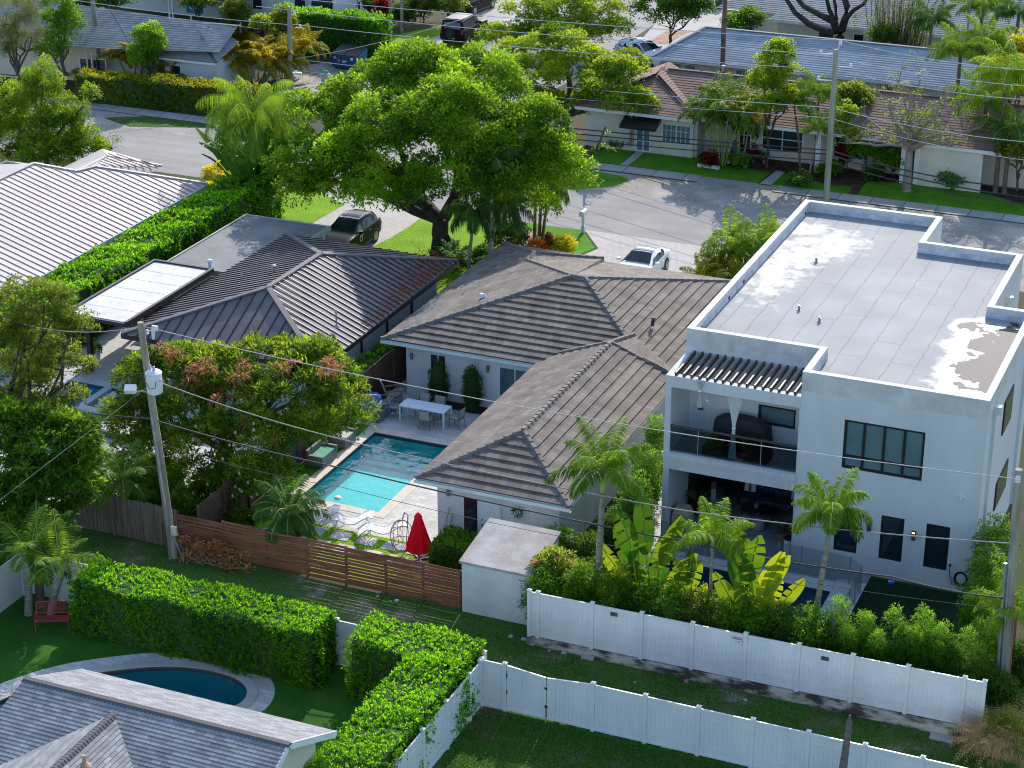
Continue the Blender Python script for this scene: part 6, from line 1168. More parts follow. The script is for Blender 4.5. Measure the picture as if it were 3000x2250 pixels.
# palms round the big tree
dk = dict(nleaf=40, ll=.62, lw=.05, droop=2.2, hang=1.0, el=(.0, 1.1), shaft=.45)
palmpx('dark drooping palm just right of the big trunk', 1372, 815, 1388, 640, 13, 2.1, LM_palmd, M_palmtr, r=.09, v=.5, **dk)
palmpx('second dark drooping palm leaning away from the big tree', 1420, 800, 1468, 620, 13, 2.0, LM_palmd, M_palmtr, r=.08, v=.45, **dk)
palmpx('tall dark palm whose fronds merge with the big tree', 1440, 830, 1440, 500, 14, 2.1, LM_palmd, M_palmtr, r=.09, v=.5, **dk)
palmpx('left palm of the group in the wood chip bed', 1566, 695, 1570, 560, 12, 2.0, LM_palmd, M_palmbr, r=.09, v=.6, **dk)
palmpx('middle palm of the group in the wood chip bed', 1580, 690, 1590, 540, 12, 1.9, LM_palm, M_palmbr, r=.09, v=.3, **dk)
palmpx('right palm of the group in the wood chip bed', 1590, 692, 1615, 550, 12, 1.8, LM_palm, M_palmbr, r=.08, v=.35, **dk)
for bx, by, s, l in ((1335, 790, 1.1, 'spiky dark green low palm right of the big trunk'), (1395, 800, 1.0, 'spiky low palm by the grey tiled roof corner'), (1310, 770, .8, 'small shaggy fern palm against the big trunk')):
    x, y = P_(bx, by); palm('low_palm', l, x, y, .5, 15, 1.3 * s, LM_palmd, M_palmbr, .1, nleaf=26, ll=.35, lw=.05, v=.4, droop=1.2, cat='plant')
for bx, by, r_, h, l in ((1460, 740, .9, 1.9, 'dark dense shrub under the tall palms'), (1510, 735, .9, 1.7, 'dark dense shrub left of the orange croton'), (1420, 790, .8, 1.2, 'dark shrub beside the tiled roof corner')):
    x, y = P_(bx, by); bush('shrub', l, x, y, r_, h, LM_dark, 70, .25, 45, .13, .07, .35)
x, y = P_(1575, 745); bush('croton', 'orange and red croton in front of the wood chip bed', x, y, .75, .7, LM_croton, 50, .2, 36, .16, .07, .5)
x, y = P_(1650, 745); bush('golden_shrub', 'golden green variegated shrub beside the orange croton', x, y, .8, 1.0, LM_yel, 60, .22, 40, .13, .08, .35)
x, y = P_(1610, 735); bush('croton', 'dark maroon croton between the orange and golden shrubs', x, y, .5, .9, LM_red, 30, .2, 30, .14, .07, .2)
# hedges
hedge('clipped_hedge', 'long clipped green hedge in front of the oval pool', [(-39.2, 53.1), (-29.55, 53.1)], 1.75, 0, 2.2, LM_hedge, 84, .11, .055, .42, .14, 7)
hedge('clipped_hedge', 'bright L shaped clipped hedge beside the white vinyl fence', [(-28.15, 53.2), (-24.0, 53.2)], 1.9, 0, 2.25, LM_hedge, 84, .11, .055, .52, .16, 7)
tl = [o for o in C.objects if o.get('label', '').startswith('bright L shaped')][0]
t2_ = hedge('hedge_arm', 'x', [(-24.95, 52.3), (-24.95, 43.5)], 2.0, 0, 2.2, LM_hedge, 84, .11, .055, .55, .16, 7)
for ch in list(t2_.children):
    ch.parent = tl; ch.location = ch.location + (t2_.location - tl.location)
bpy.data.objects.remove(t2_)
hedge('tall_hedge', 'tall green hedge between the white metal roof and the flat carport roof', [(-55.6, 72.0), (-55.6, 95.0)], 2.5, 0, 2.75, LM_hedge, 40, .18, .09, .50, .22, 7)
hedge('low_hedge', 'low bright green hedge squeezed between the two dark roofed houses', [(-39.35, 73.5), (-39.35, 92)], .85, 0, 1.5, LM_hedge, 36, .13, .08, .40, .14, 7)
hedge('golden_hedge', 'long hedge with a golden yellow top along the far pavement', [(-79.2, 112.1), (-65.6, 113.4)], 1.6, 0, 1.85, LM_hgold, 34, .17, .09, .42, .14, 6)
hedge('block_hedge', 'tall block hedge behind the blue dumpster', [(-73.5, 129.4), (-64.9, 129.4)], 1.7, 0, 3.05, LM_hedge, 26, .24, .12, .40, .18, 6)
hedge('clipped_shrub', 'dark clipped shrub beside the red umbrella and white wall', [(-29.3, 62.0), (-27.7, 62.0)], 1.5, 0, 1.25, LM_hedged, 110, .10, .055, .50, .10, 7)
x, y = P_(855, 1985); bush('shrub', 'small round dark shrub beside the oval pool surround', x, y, .72, .8, LM_hedged, 90, .16, 40, .07, .035, .3)
for x, lab in ((-35.65, 'left of two dark columnar shrubs against the white back wall'), (-34.0, 'right of two dark columnar shrubs against the white back wall')):
    t = thing('column_shrub', lab, 'shrub', (x, 75.55, 0)); F = Fol(); crown(F, [(x, 75.55, 1.1, .42, .36, 1.05), (x, 75.55, .8, .42, .36, .7)], 190, .14, 34, .07, .04, .35, shell=.7, low=-.9); F.build('foliage', LM_dark, t); MB().lathe([(.3, .1), (.34, .6), (.34, 1.5), (.2, 2.0)], (x, 75.55, 0), 10).build('stems', MATS['twig'], t)
# golden areca clumps
def areca(label, x, y, h, L, n, m, stems=6, nf=7, spread=.5, v=.5, el=(.3, 1.35), nleaf=26, ll=.4, lw=.05, droop=1.9, r=.05, hang=.4): return palm('areca_palm', label, x, y, h, nf, L, m, MATS['shaft'], r, stems=stems, spreadr=spread, el=el, nleaf=nleaf, ll=ll, lw=lw, v=v, droop=droop, hang=hang)
x, y = P_(372, 262); areca('golden areca palm clump beside the pale pole at left', x, y + 1.2, 2.6, 1.9, 0, LM_gold, 9, 9, .6, .5, nleaf=34, lw=.065)
x, y = P_(500, 268); areca('small golden areca palm left of the white gable wall', x, y + .8, 1.4, 1.5, 0, LM_gold, 6, 8, .45, .5, nleaf=32, lw=.06)
x, y = P_(720, 262); areca('left half of the large golden areca palm mass', x, y + 1.5, 2.2, 2.0, 0, LM_gold, 11, 10, .9, .5, nleaf=36, lw=.07)
x, y = P_(795, 250); areca('right half of the large golden areca palm mass by the greenish pole', x, y + 1.5, 2.3, 2.0, 0, LM_gold, 11, 10, .9, .42, nleaf=36, lw=.07)
x, y = P_(225, 238); areca('small yellow cordyline like palm beside the porch', x, y, .5, 1.0, 0, LM_gold, 2, 7, .2, .4)
x, y = P_(2112, 482); areca('clustering areca palm with pale stems before the peach roofed house', x, y, 3.5, 2.4, 0, LM_palm, 10, 9, .5, .30, r=.05, nleaf=36, lw=.06, ll=.5, droop=2.3)
x, y = P_(2140, 480); F = Fol()
areca('golden tinged areca fronds right of the clustered pale stems', x + .5, y + .3, 3.3, 1.7, 0, LM_gold, 3, 8, .3, .8, droop=2.3)
# in front of modern house, left side
xa_, ya_ = -24.0, 93.0
for (cx, cy, Y, h_, L_, m_, v_, l_) in ((2200, 640, 93.5, 3.2, 2.0, LM_palm, .55, 'bright green areca palm clump against the modern house'), (2120, 730, 91.5, 1.9, 1.7, LM_gold, .15, 'yellow green areca clump lower left of the modern house'), (2250, 720, 90.5, 1.8, 1.7, LM_palm, .5, 'lower areca palm clump touching the tall white wall')):
    q = aty(cx, cy, Y); areca(l_, q.x, Y, h_, L_, 0, m_, 8, 8, .5, v_, nleaf=34, ll=.5, droop=2.0)
# duplex front garden
b = at(2245, 490); tree('garden_tree', 'light green small tree in front of the peach shingle roof', (b.x, b.y, 0), [(2270, 180, 114.8, 1.1, .9), (2240, 240, 114.8, 1.0, 1.0), (2300, 230, 115, .9, .9), (2250, 310, 114.6, 1.0, .8), (2290, 150, 115, .6, .5), (2320, 290, 115, .7, .8)], 150, LM_bright, .4, 90, .17, .1, .55, M_bark, .1)
palmpx('small palm with drooping fronds left of the tall greenish pole', 2345, 510, 2325, 300, 13, 1.8, LM_palm, M_palmbr, r=.07, nleaf=34, ll=.5, lw=.05, droop=2.1, v=.4, hang=.7)
palmpx('palm directly left of the tall greenish pole', 2385, 500, 2400, 270, 13, 1.9, LM_palm, M_palmbr, r=.07, nleaf=34, ll=.5, lw=.05, droop=2.1, v=.45, hang=.7)
palmpx('short bright palm below the others by the greenish pole', 2370, 520, 2400, 380, 11, 1.6, LM_palm, M_palmtr, r=.06, nleaf=32, ll=.45, lw=.05, droop=1.7, v=.6)
b = at(2480, 500); tree('small_tree', 'thin pale green sapling right of the greenish pole', (b.x, b.y, 0), [(2480, 340, 115, .5, .8), (2490, 400, 115, .5, .6), (2460, 370, 115, .4, .5)], 40, LM_bright, .3, 60, .16, .1, .6, M_bark, .05)
for bx, by, r_, h, m_, v_, l_ in ((2340, 545, .9, .8, LM_palmd, .6, 'low fan leaved bed plant left of the greenish pole'), (2470, 500, .5, 1.9, LM_red, .5, 'red leaved ti plant right of the greenish pole'), (2560, 530, .7, .9, LM_dark, .5, 'dark shrub beside the porch step'), (2700, 520, .8, .8, LM_dark, .4, 'dark shrub beneath the duplex window'), (2790, 560, 1.0, 1.2, LM_bop, .4, 'broad leaved shrub near the tan fence'), (2430, 520, .8, 1.0, LM_hedged, .5, 'green shrub behind the greenish pole'), (2080, 490, .6, .9, LM_red, .25, 'reddish shrub at the foot of the areca palm'), (2165, 492, .6, .8, LM_podo, .5, 'green shrub at the foot of the areca palm'), (2170, 455, .5, .9, LM_red, .5, 'red ti plant between the areca and the porch'), (2215, 458, .45, .9, LM_red, .6, 'red ti plant nearest the porch column')):
    x, y = P_(bx, by); bush('shrub', l_, x, y, r_, h, m_, 34, .24, 34, .2, .08, v_)
for k, bx in enumerate((1797, 1818, 1842, 1915, 1940, 1962, 1988, 2010)):
    x, y = P_(bx, 438 if k < 3 else 444 + (k - 3) * 2); t = thing('yucca', ['second', 'third', 'fourth', 'fifth', 'sixth', 'seventh', 'eighth', 'ninth'][k] + ' spiky plant counted from the left along the cream duplex wall', 'plant', (x, y, 0), 'spiky plants along the duplex wall'); F = Fol(); n = 26; az = G.uniform(0, 6.28, n); T = np.stack([np.cos(az), np.sin(az), G.uniform(.7, 2.5, n)], 1); F.add(np.tile([x, y, .05], (n, 1)), T, np.stack([-np.sin(az), np.cos(az), az * 0], 1) + .3, .75, .06, G.uniform(.2, .7, n)); F.build('leaves', LM_dark, t)
# crape myrtle like bare tree
b = at(2655, 560); cb = b; t = thing('sparse_tree', 'pale barked tree with bare branches and sparse leaves before the duplex', 'tree', (b.x, b.y, 0)); m = MB(); F = Fol(); fk = Vector(aty(2665, 440, b.y)); trunk(m, [b - Vector((0, 0, .2)), b + Vector((0, 0, .4)), fk], .34, .2, 10)
for x, y in ((2520, 330), (2560, 240), (2640, 200), (2700, 215), (2780, 260), (2830, 330), (2880, 370), (2480, 420), (2600, 310), (2720, 320), (2740, 400), (2560, 400), (2660, 270), (2820, 420)):
    q = Vector(aty(x, y, b.y + RN.uniform(-1.8, 1.8))); P = branch(m, fk, q, .12, .03, .14, 6)
    for j in range(20):
        a = P[RN.randint(1, 6)]; e = a + Vector((RN.uniform(-1, 1), RN.uniform(-1, 1), RN.uniform(-.3, 1))) * 1.0; branch(m, a, e, .025, .008, .2, 3, 4)
        if RN.random() < .75: clump(F, tuple(e), .20, 18, .13, .06, RN.uniform(.1, .7))
m.build('trunk', mat('pale_bark', (.33, .27, .24), .9, (.2, .16, .14), 3, .3), t); F.build('crown', LM_bright, t)
b = at(1728, 520); t = thing('pruned_tree', 'pruned brown stump tree on the verge by the pavement', 'tree', (b.x, b.y, 0)); m = MB(); y0 = b.y; trunk(m, [b, Vector(aty(1727, 470, y0)), Vector(aty(1725, 440, y0))], .2, .13, 9); trunk(m, [Vector(aty(1728, 470, y0)), Vector(aty(1755, 420, y0)), Vector(aty(1775, 370, y0))], .12, .05, 7); m.build('trunk', M_bark, t); F = Fol(); [clump(F, tuple(aty(x, y, y0)), .25, 30, .16, .09, .6) for x, y in ((1780, 395), (1770, 430), (1745, 440), (1790, 440))]; F.build('crown', LM_bright, t)
F = Fol(); x, y = P_(1735, 560); 
# right side far palms and masses
rp = dict(nleaf=44, ll=.7, lw=.05, droop=2.0, hang=.7)
for bx, by, Y, nf, L, m_, v_, l_, h_ in ((2815, 150, 124, 15, 2.3, LM_palm, .5, 'coconut like palm over the right end of the blue grey roof', 0), (2890, 120, 126, 14, 2.2, LM_palm, .45, 'palm behind the coconut like palm at upper right', 0), (2730, 60, 136, 14, 2.3, LM_palmd, .6, 'dark palm beside the bamboo at top right', 0), (2880, 20, 140, 13, 2.4, LM_palm, .5, 'palm at the very top right with ragged fronds', 0), (2985, 40, 138, 12, 2.4, LM_palmd, .5, 'palm cut by the top right corner', 0), (2950, 215, 116, 13, 2.8, LM_palm, .6, 'large feathery palm arching at the right edge', 0), (2890, 300, 117, 14, 2.9, LM_palm, .45, 'large feathery palm beside the sparse tree', 0), (2960, 380, 116, 12, 2.6, LM_palmd, .7, 'drooping palm above the tan wooden fence', 0)):
    q = aty(bx, by, Y); palm('palm_tree', l_, q.x, Y, q.z, nf, L, m_, M_palmbr, .13, v=v_, **rp)
for x, y, Y, rx, rz_, n, m_, v_, l_ in ((2770, 440, 118.5, 1.6, 1.6, 130, LM_dark, .5, 'dense dark ivy covered bush left of the tan fence'), (2950, 250, 121, 1.8, 1.8, 110, LM_yel, .2, 'yellow green bush behind the right hand palms'), (2990, 170, 127, 1.6, 1.6, 80, LM_yel, .25, 'yellow green treetop at the right edge'), (2990, 440, 115.5, 1.2, 1.2, 70, LM_olive, .5, 'olive bush at the right edge above the tan fence'), (2880, 420, 118, 1.4, 1.2, 80, LM_olive, .5, 'loose olive green bush between palms at right'), (2500, 290, 118, 1.0, .8, 60, LM_olive, .5, 'olive shrub behind the thin sapling'), (2620, 470, 116.4, 1.0, .9, 60, LM_podo, .5, 'green shrub left of the pale tree trunk'), (2540, 440, 116.4, .9, .9, 50, LM_podo, .55, 'leafy shrub right of the red ti plant')):
    c = aty(x, y, Y); tree('leafy_bush', l_, (c.x, Y, 0), [(x, y, Y, rx, rz_)], n, m_, .42, 70, .2, .1, v_, M_bark, .08, None, 4, shell=.4, cat='bush')
# bamboo
q = aty(2630, 120, 138); t = thing('bamboo', 'tall dense bamboo clump at the top right', 'bamboo', (q.x, 138, 0)); m = MB(); F = Fol()
for k in range(80):
    a = RN.uniform(0, 6.28); r_ = RN.uniform(0, 1.3); b = Vector((q.x + r_ * cos(a) * 1.5, 138 + r_ * sin(a) * .7, 0)); e = b + Vector((RN.uniform(-.8, .8) + .5 * cos(a), RN.uniform(-.4, .4), RN.uniform(4, 7))); m.tube([b, b.lerp(e, .5) + Vector((0, 0, .2)), e], [.035, .03, .015], 5)
    for j in range(5): clump(F, tuple(b.lerp(e, RN.uniform(.45, 1))), .4, 22, .22, .035, RN.uniform(.2, .8))
m.build('canes', mat('bamboo_cane', (.12, .12, .07), .6, (.07, .06, .04), 5), t); F.build('foliage', LM_greyg, t)
# large bare limbed oak, top right
q = aty(2460, 105, 139.5); t = thing('oak_tree', 'old dark oak with heavy spreading limbs at top right', 'tree', (q.x, 139.5, 0)); m = MB(); Yo = 139.5; V = lambda x, y, d=0: Vector(aty(x, y, Yo + d)); trunk(m, [Vector((q.x, Yo, -.2)), V(2462, 112), V(2462, 88)], .5, .42, 10)
for pts, r0, r1 in (([(2455, 95), (2440, 62), (2400, 42), (2355, 18), (2330, -10)], .3, .15), ([(2440, 100), (2370, 70), (2330, 38), (2300, -8)], .28, .14), ([(2465, 90), (2478, 50), (2482, 20), (2470, -20)], .3, .2), ([(2475, 60), (2500, 30), (2530, 12), (2545, -15)], .18, .1), ([(2450, 70), (2430, 30), (2420, -10)], .2, .14), ([(2450, 60), (2448, 20), (2440, -20)], .16, .1)): trunk(m, [V(x, y, RN.uniform(-.5, .5)) for x, y in pts], r0, r1, 8)
m.build('trunk', M_barkdk, t, smooth=True); F = Fol(); [clump(F, tuple(V(x, y, RN.uniform(-1, 1))), .5, 60, .16, .08, .5) for x, y in ((2380, -10), (2520, 55), (2560, 70), (2360, 40), (2420, -20), (2500, -20), (2340, -20), (2500, 80))]; F.build('crown', LM_olive, t)
# bushes about the pale blue house
for x, y, Y, rx, rz_, n, m_, v_, l_ in ((690, 45, 131, 1.0, 1.2, 80, LM_olive, .45, 'dark leafy bush in front of the white porch'), (580, 5, 131, 1.5, .6, 60, LM_olive, .4, 'tree branches hanging over the white porch roof'), (560, 15, 139, 1.5, 1.2, 0, LM_olive, .4, 'x'), (830, 60, 124, .9, .8, 60, LM_olive, .6, 'olive bush left of the block hedge'), (770, 75, 122.5, .6, .5, 40, LM_bright, .5, 'bright young bush behind the grey roof ridge'), (1240, 20, 141, 1.7, 1.3, 130, LM_olive, .35, 'vine covered hedge mass at top left of centre'), (1310, 15, 141, 1.4, 1.3, 90, LM_olive, .45, 'flowering hedge mass beside the parked black car'), (1180, 50, 139, 1.1, 1.0, 60, LM_palmd, .3, 'dark shrub mass left of the parked off roader'), (1130, 30, 139.5, .8, .9, 40, LM_red, .4, 'crimson shrub by the slim palm stems'), (1080, 20, 139.5, .8, .8, 30, LM_dark, .4, 'dark shrub beside the striped flag'), (240, 10, 124, 1.5, 1.5, 90, LM_dark, .5, 'dark tree at the top left behind the grey roof'), (330, 5, 126, 1.5, 1.2, 80, LM_palmd, .5, 'dark green mass behind the pale pole'), (2190, 60, 139, 1.1, .9, 60, LM_dark, .5, 'dark shrub bed at the top beside the grey house corner'), (2150, 70, 138, .8, .6, 40, LM_podo, .4, 'green mound shrub by the pale driveway'), (2590, 110, 137.5, .9, .8, 50, LM_dark, .6, 'dark bush at the base of the bamboo'), (2420, 120, 134, 1.2, .4, 0, LM_dark, .5, 'x'), (1990, 190, 134, .7, .5, 40, LM_podo, .5, 'low green shrub beside the white parked car')):
    if not n: continue
    c = aty(x, y, Y); tree('leafy_bush', l_, (c.x, Y, 0), [(x, y, Y, rx, rz_)], n, m_, .42, 60, .2, .1, v_, M_bark, .07, None, 4, shell=.4, cat='bush')
# ---------------- in front of the modern house
def fx(x, y, Y): return aty(x, y, Y).x
palm('palm_tree', 'tallest front palm with thick fronds left of the modern house', fx(1748, 1760, 59.6), 59.6, aty(1765, 1440, 59.6).z, 14, 2.3, LM_palm, M_palmtr, .115, lean=(.15, 0), nleaf=54, ll=.55, lw=.045, droop=2.0, v=.38, hang=.55, shaft=.9, rings=True, el=(.2, 1.35))
palm('palm_tree', 'short bright palm between the two banana clumps', fx(2083, 1700, 59.6), 59.6, aty(2092, 1610, 59.6).z, 12, 1.75, LM_palm, M_palmtr, .07, nleaf=42, ll=.42, lw=.05, droop=2.0, v=.75, hang=.5, shaft=.4, rings=True, el=(.2, 1.3))
palm('palm_tree', 'leaning palm in front of the modern house ground floor windows', fx(2385, 1780, 60.2), 60.2, aty(2408, 1540, 60.2).z, 13, 1.85, LM_palm, M_palmtr, .10, lean=(.35, 0), nleaf=48, ll=.5, lw=.05, droop=2.2, v=.5, hang=.6, shaft=.7, rings=True, el=(.2, 1.35))
def banana(label, Y, bpx, leaves):
    x = fx(bpx, 1750, Y); t = thing('banana_plant', label, 'plant', (x, Y, 0)); F = Fol(); b = MB()
    for tx, ty, L, W, v in leaves:      # leaf tip pixel in the plant's plane, length, width
        q = aty(tx, ty, Y + RN.uniform(-.5, .5)); p0 = Vector((x + RN.uniform(-.3, .3), Y + RN.uniform(-.2, .2), .5)); d = q - p0; el = atan2(d.z, sqrt(d.x ** 2 + d.y ** 2)); az = atan2(d.y, d.x); bigleaf(F, p0, az, min(1.5, el + .18), d.length * 1.04, W, v * .8, .45, max(.12, 1 - L / d.length), True, -pi / 2 + YAW + RN.uniform(-.5, .5), .8)
    for k in range(4): b.tube([(x + RN.uniform(-.35, .35), Y + RN.uniform(-.2, .2), 0), (x + RN.uniform(-.2, .2), Y, .9)], [.11, .07], 8)
    F.build('leaves', LM_ban, t); b.build('stems', MATS['shaft'], t, smooth=True)
banana('left banana plant clump with broad dark green leaves', 59.4, 1900, [(1840, 1495, 1.9, .8, .12), (1790, 1560, 1.7, .7, .25), (1905, 1480, 2.1, .85, .10), (1960, 1520, 1.9, .8, .3), (2010, 1560, 1.8, .75, .5), (1765, 1640, 1.5, .6, .75), (2050, 1640, 1.5, .6, .6), (1870, 1560, 1.8, .8, .2), (1930, 1600, 1.7, .75, .15), (1985, 1690, 1.3, .5, .8), (1800, 1700, 1.2, .5, .4), (1740, 1600, 1.5, .55, .6), (1880, 1650, 1.4, .7, .35)])
banana('right banana plant clump with yellowing upright leaves', 59.3, 2205, [(2155, 1555, 2.0, .8, .3), (2120, 1620, 1.8, .75, .15), (2210, 1560, 2.0, .8, .2), (2260, 1620, 1.8, .75, .95), (2325, 1650, 1.7, .7, .8), (2080, 1690, 1.5, .6, .55), (2370, 1715, 1.4, .5, .75), (2180, 1640, 1.7, .75, .35), (2240, 1700, 1.5, .75, .9), (2290, 1700, 1.5, .65, .85), (2140, 1720, 1.3, .6, .4), (2200, 1740, 1.2, .6, .6)])
banana('small banana plant left of the short bright palm', 59.35, 2025, [(1990, 1640, 1.3, .5, .3), (2060, 1660, 1.3, .5, .6), (2020, 1620, 1.4, .55, .2), (1975, 1700, 1.1, .45, .7), (2080, 1720, 1.0, .4, .8)])
x = fx(1640, 1700, 59.9); t = thing('frangipani', 'light green flowering shrub with pink blooms beside the shed', 'shrub', (x, 59.9, 0)); F = Fol(); crown(F, [(x, 59.9, 1.9, 1.0, .8, .8), (x + .5, 59.8, 1.1, .9, .7, .8), (x - .3, 59.9, 2.3, .6, .6, .5)], 130, .22, 30, .22, .075, .75, shell=.5); F.build('foliage', LM_olive, t); F = Fol(); [clump(F, (x + RN.uniform(-.9, .9), 59.3 + RN.uniform(-.2, .2), RN.uniform(1.0, 2.9)), .09, 16, .08, .04, .5) for k in range(13)]; F.build('flowers', LM_flower, t); m = MB(); [m.tube([(x, 59.9, 0), (x + RN.uniform(-.7, .7), 59.9, 1.8)], [.05, .02], 6) for k in range(6)]; m.build('stems', MATS['twig'], t)
fill = [(1600, 1775, .7, .9, LM_podo, .5), (1700, 1760, .7, 1.3, LM_hedged, .5), (1800, 1740, .8, 1.7, LM_hedged, .35), (1870, 1770, .7, 1.2, LM_podo, .3), (1960, 1780, .8, 1.4, LM_podo, .4), (2050, 1790, .7, 1.3, LM_olive, .35), (2130, 1800, .7, 1.2, LM_podo, .35), (2200, 1830, .7, 1.3, LM_podo, .3), (2290, 1840, .7, 1.3, LM_dark, .5), (2370, 1860, .7, 1.5, LM_podo, .3)]
nm = ['first', 'second', 'third', 'fourth', 'fifth', 'sixth', 'seventh', 'eighth', 'ninth', 'tenth']
for k, (px_, py_, r_, h, m_, v_) in enumerate(fill):
    Y = 59.15; x = fx(px_, py_, Y); bush('filler_shrub', nm[k] + ' leafy shrub from the shed along the long vinyl fence', x, Y, r_ * 1.35, h + 1.55, m_, 200, .26, 44, .13, .05, v_, group='shrubs planted along the long vinyl fence')
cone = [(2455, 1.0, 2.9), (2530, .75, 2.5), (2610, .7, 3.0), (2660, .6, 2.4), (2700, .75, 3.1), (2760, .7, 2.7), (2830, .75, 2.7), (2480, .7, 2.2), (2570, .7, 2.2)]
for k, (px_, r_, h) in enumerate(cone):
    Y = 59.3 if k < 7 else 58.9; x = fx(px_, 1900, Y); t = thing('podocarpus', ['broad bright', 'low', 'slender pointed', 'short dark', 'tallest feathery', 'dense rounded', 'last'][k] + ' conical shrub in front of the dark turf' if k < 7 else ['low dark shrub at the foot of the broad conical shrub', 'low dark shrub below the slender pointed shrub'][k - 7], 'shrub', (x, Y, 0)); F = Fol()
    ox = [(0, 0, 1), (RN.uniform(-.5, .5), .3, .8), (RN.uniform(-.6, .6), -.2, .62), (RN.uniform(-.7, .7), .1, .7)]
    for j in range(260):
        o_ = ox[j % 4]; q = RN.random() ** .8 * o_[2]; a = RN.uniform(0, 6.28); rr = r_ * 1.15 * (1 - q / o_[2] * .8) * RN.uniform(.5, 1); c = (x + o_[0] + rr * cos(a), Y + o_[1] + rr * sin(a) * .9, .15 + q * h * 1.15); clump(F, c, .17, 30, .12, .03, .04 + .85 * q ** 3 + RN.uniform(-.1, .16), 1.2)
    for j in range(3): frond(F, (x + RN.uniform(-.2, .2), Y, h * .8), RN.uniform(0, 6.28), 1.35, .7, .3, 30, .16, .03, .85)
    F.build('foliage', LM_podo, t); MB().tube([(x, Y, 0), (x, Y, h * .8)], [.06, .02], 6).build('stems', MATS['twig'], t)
for k, (px_, py_, Y, r_, h, lab) in enumerate(((2900, 1800, 60.8, .9, 3.2, 'tall dense hedge shrub right of the dark turf'), (2880, 1700, 62.8, .8, 3.0, 'tall hedge shrub behind the arching palm frond'), (2900, 1600, 65.0, .9, 3.4, 'tall hedge shrub beside the right wall of the modern house'), (2930, 1500, 67.5, .9, 3.6, 'tall hedge shrub furthest along the right wall'), (2940, 1950, 59.4, .7, 1.8, 'dark leafy shrub behind the right utility pole'), (2990, 1850, 61, .7, 2.2, 'dark shrub at the right edge beside the pole'))):
    x = fx(px_, py_, Y); bush('tall_shrub', lab, x, Y, r_, h, LM_podo if k < 4 else LM_dark, 170, .24, 44, .12, .045, .42)
t_ = palm('palm_tree', 'arching palm with yellow green fronds beside the right utility pole', fx(2975, 1800, 61.0), 61.0, aty(2975, 1790, 61).z, 12, 1.7, LM_palm, M_palmbr, .1, nleaf=44, ll=.5, lw=.04, v=.65, droop=2.1, hang=.6)
# ornamental grass, bottom right
b = at(2905, 2200); t = thing('ornamental_grass', 'large clump of bleached ornamental grass at the bottom right corner', 'grass clump', (b.x, b.y, 0)); F = Fol()
for k in range(420):
    az = RN.uniform(0, 6.28); frond(F, (b.x + RN.uniform(-.3, .3), b.y + RN.uniform(-.3, .3), .1), az, RN.uniform(.7, 1.5), RN.uniform(1.1, 2.0), RN.uniform(.8, 2.4), 9, .22, .012, RN.uniform(.2, .9), hang=.5, t0=.5)
F.build('blades', LM_straw, t); F = Fol(); crown(F, [(b.x + .5, b.y + .2, .7, .9, .9, .8)], 90, .2, 30, .2, .03, .5, shell=.4); F.build('green_blades', LM_olive, t)
b = at(2990, 2010); clumpleaf('fern_plant', 'green strap leaved plant beside the bleached grass', b.x, b.y, 14, 1.3, LM_palm, (1.2, 1.6), .12, .6, .3, torn=False)
# behind the wing
for k, (px_, py_, Y, r_, h, lab) in enumerate(((1890, 1450, 68.0, .8, 3.6, 'tall green shrub between the tiled roof and the balcony'), (1860, 1500, 66.2, .8, 3.2, 'second tall shrub between the tiled wing and the modern house'), (1920, 1400, 70.5, .7, 3.8, 'third tall shrub tucked beside the balcony column'), (1800, 1560, 64.6, .8, 2.4, 'dark shrub behind the tallest front palm'), (1720, 1600, 63.0, .8, 2.0, 'dark shrub between the wing corner and the shed'), (1640, 1540, 62.9, .7, 2.2, 'soft green shrub over the shed roof corner'), (1760, 1640, 61.6, .8, 2.0, 'dark shrub behind the thick palm trunk'))):
    x = fx(px_, py_, Y); x = min(max(x, -24.6), -22.9) if k < 4 else x; bush('leafy_shrub', lab, x, Y, r_, h, LM_podo if k in (0, 1, 2, 5) else LM_dark, 190, .24, 42, .12, .04, .45)
b = aty(1520, 1500, 63.9); t = thing('wall_planter', 'hanging green planter on the white wall of the wing', 'planter', (b.x, 63.75, b.z - .3)); F = Fol(); clump(F, (b.x, 63.72, b.z + .05), .2, 90, .12, .05, .4); F.build('foliage', LM_dark, t); MB().lathe([(.02, -.15), (.1, -.1), (.12, 0)], (b.x, 63.78, b.z - .1), 10).build('pot', M_conc, t)
x, y = -27.3, 63.4; bush('shrub', 'dark low shrub against the wing wall behind the shed', x, y, .7, .8, LM_dark, 70, .2, 40, .14, .05, .4)
# pool yard left greenery
for px_, py_, r_, h, m_, v_, l_ in ((430, 1530, .9, 1.5, LM_dark, .4, 'dark leafy bush behind the leaning pole'), (520, 1540, .8, 1.4, LM_mango, .3, 'low green bush at the foot of the mango tree'), (270, 1480, .8, .9, LM_bright, .3, 'bright low groundcover bush behind the plank fence'), (860, 1560, .5, .6, LM_olive, .4, 'low shrub behind the slat fence under the palm'), (300, 1060, .35, .6, LM_podo, .5, 'x')):
    if l_ == 'x': continue
    x, y = P_(px_, py_); y = max(y, 59.9); bush('shrub', l_, x, y, r_, h, m_, 80, .25, 44, .16, .07, v_)
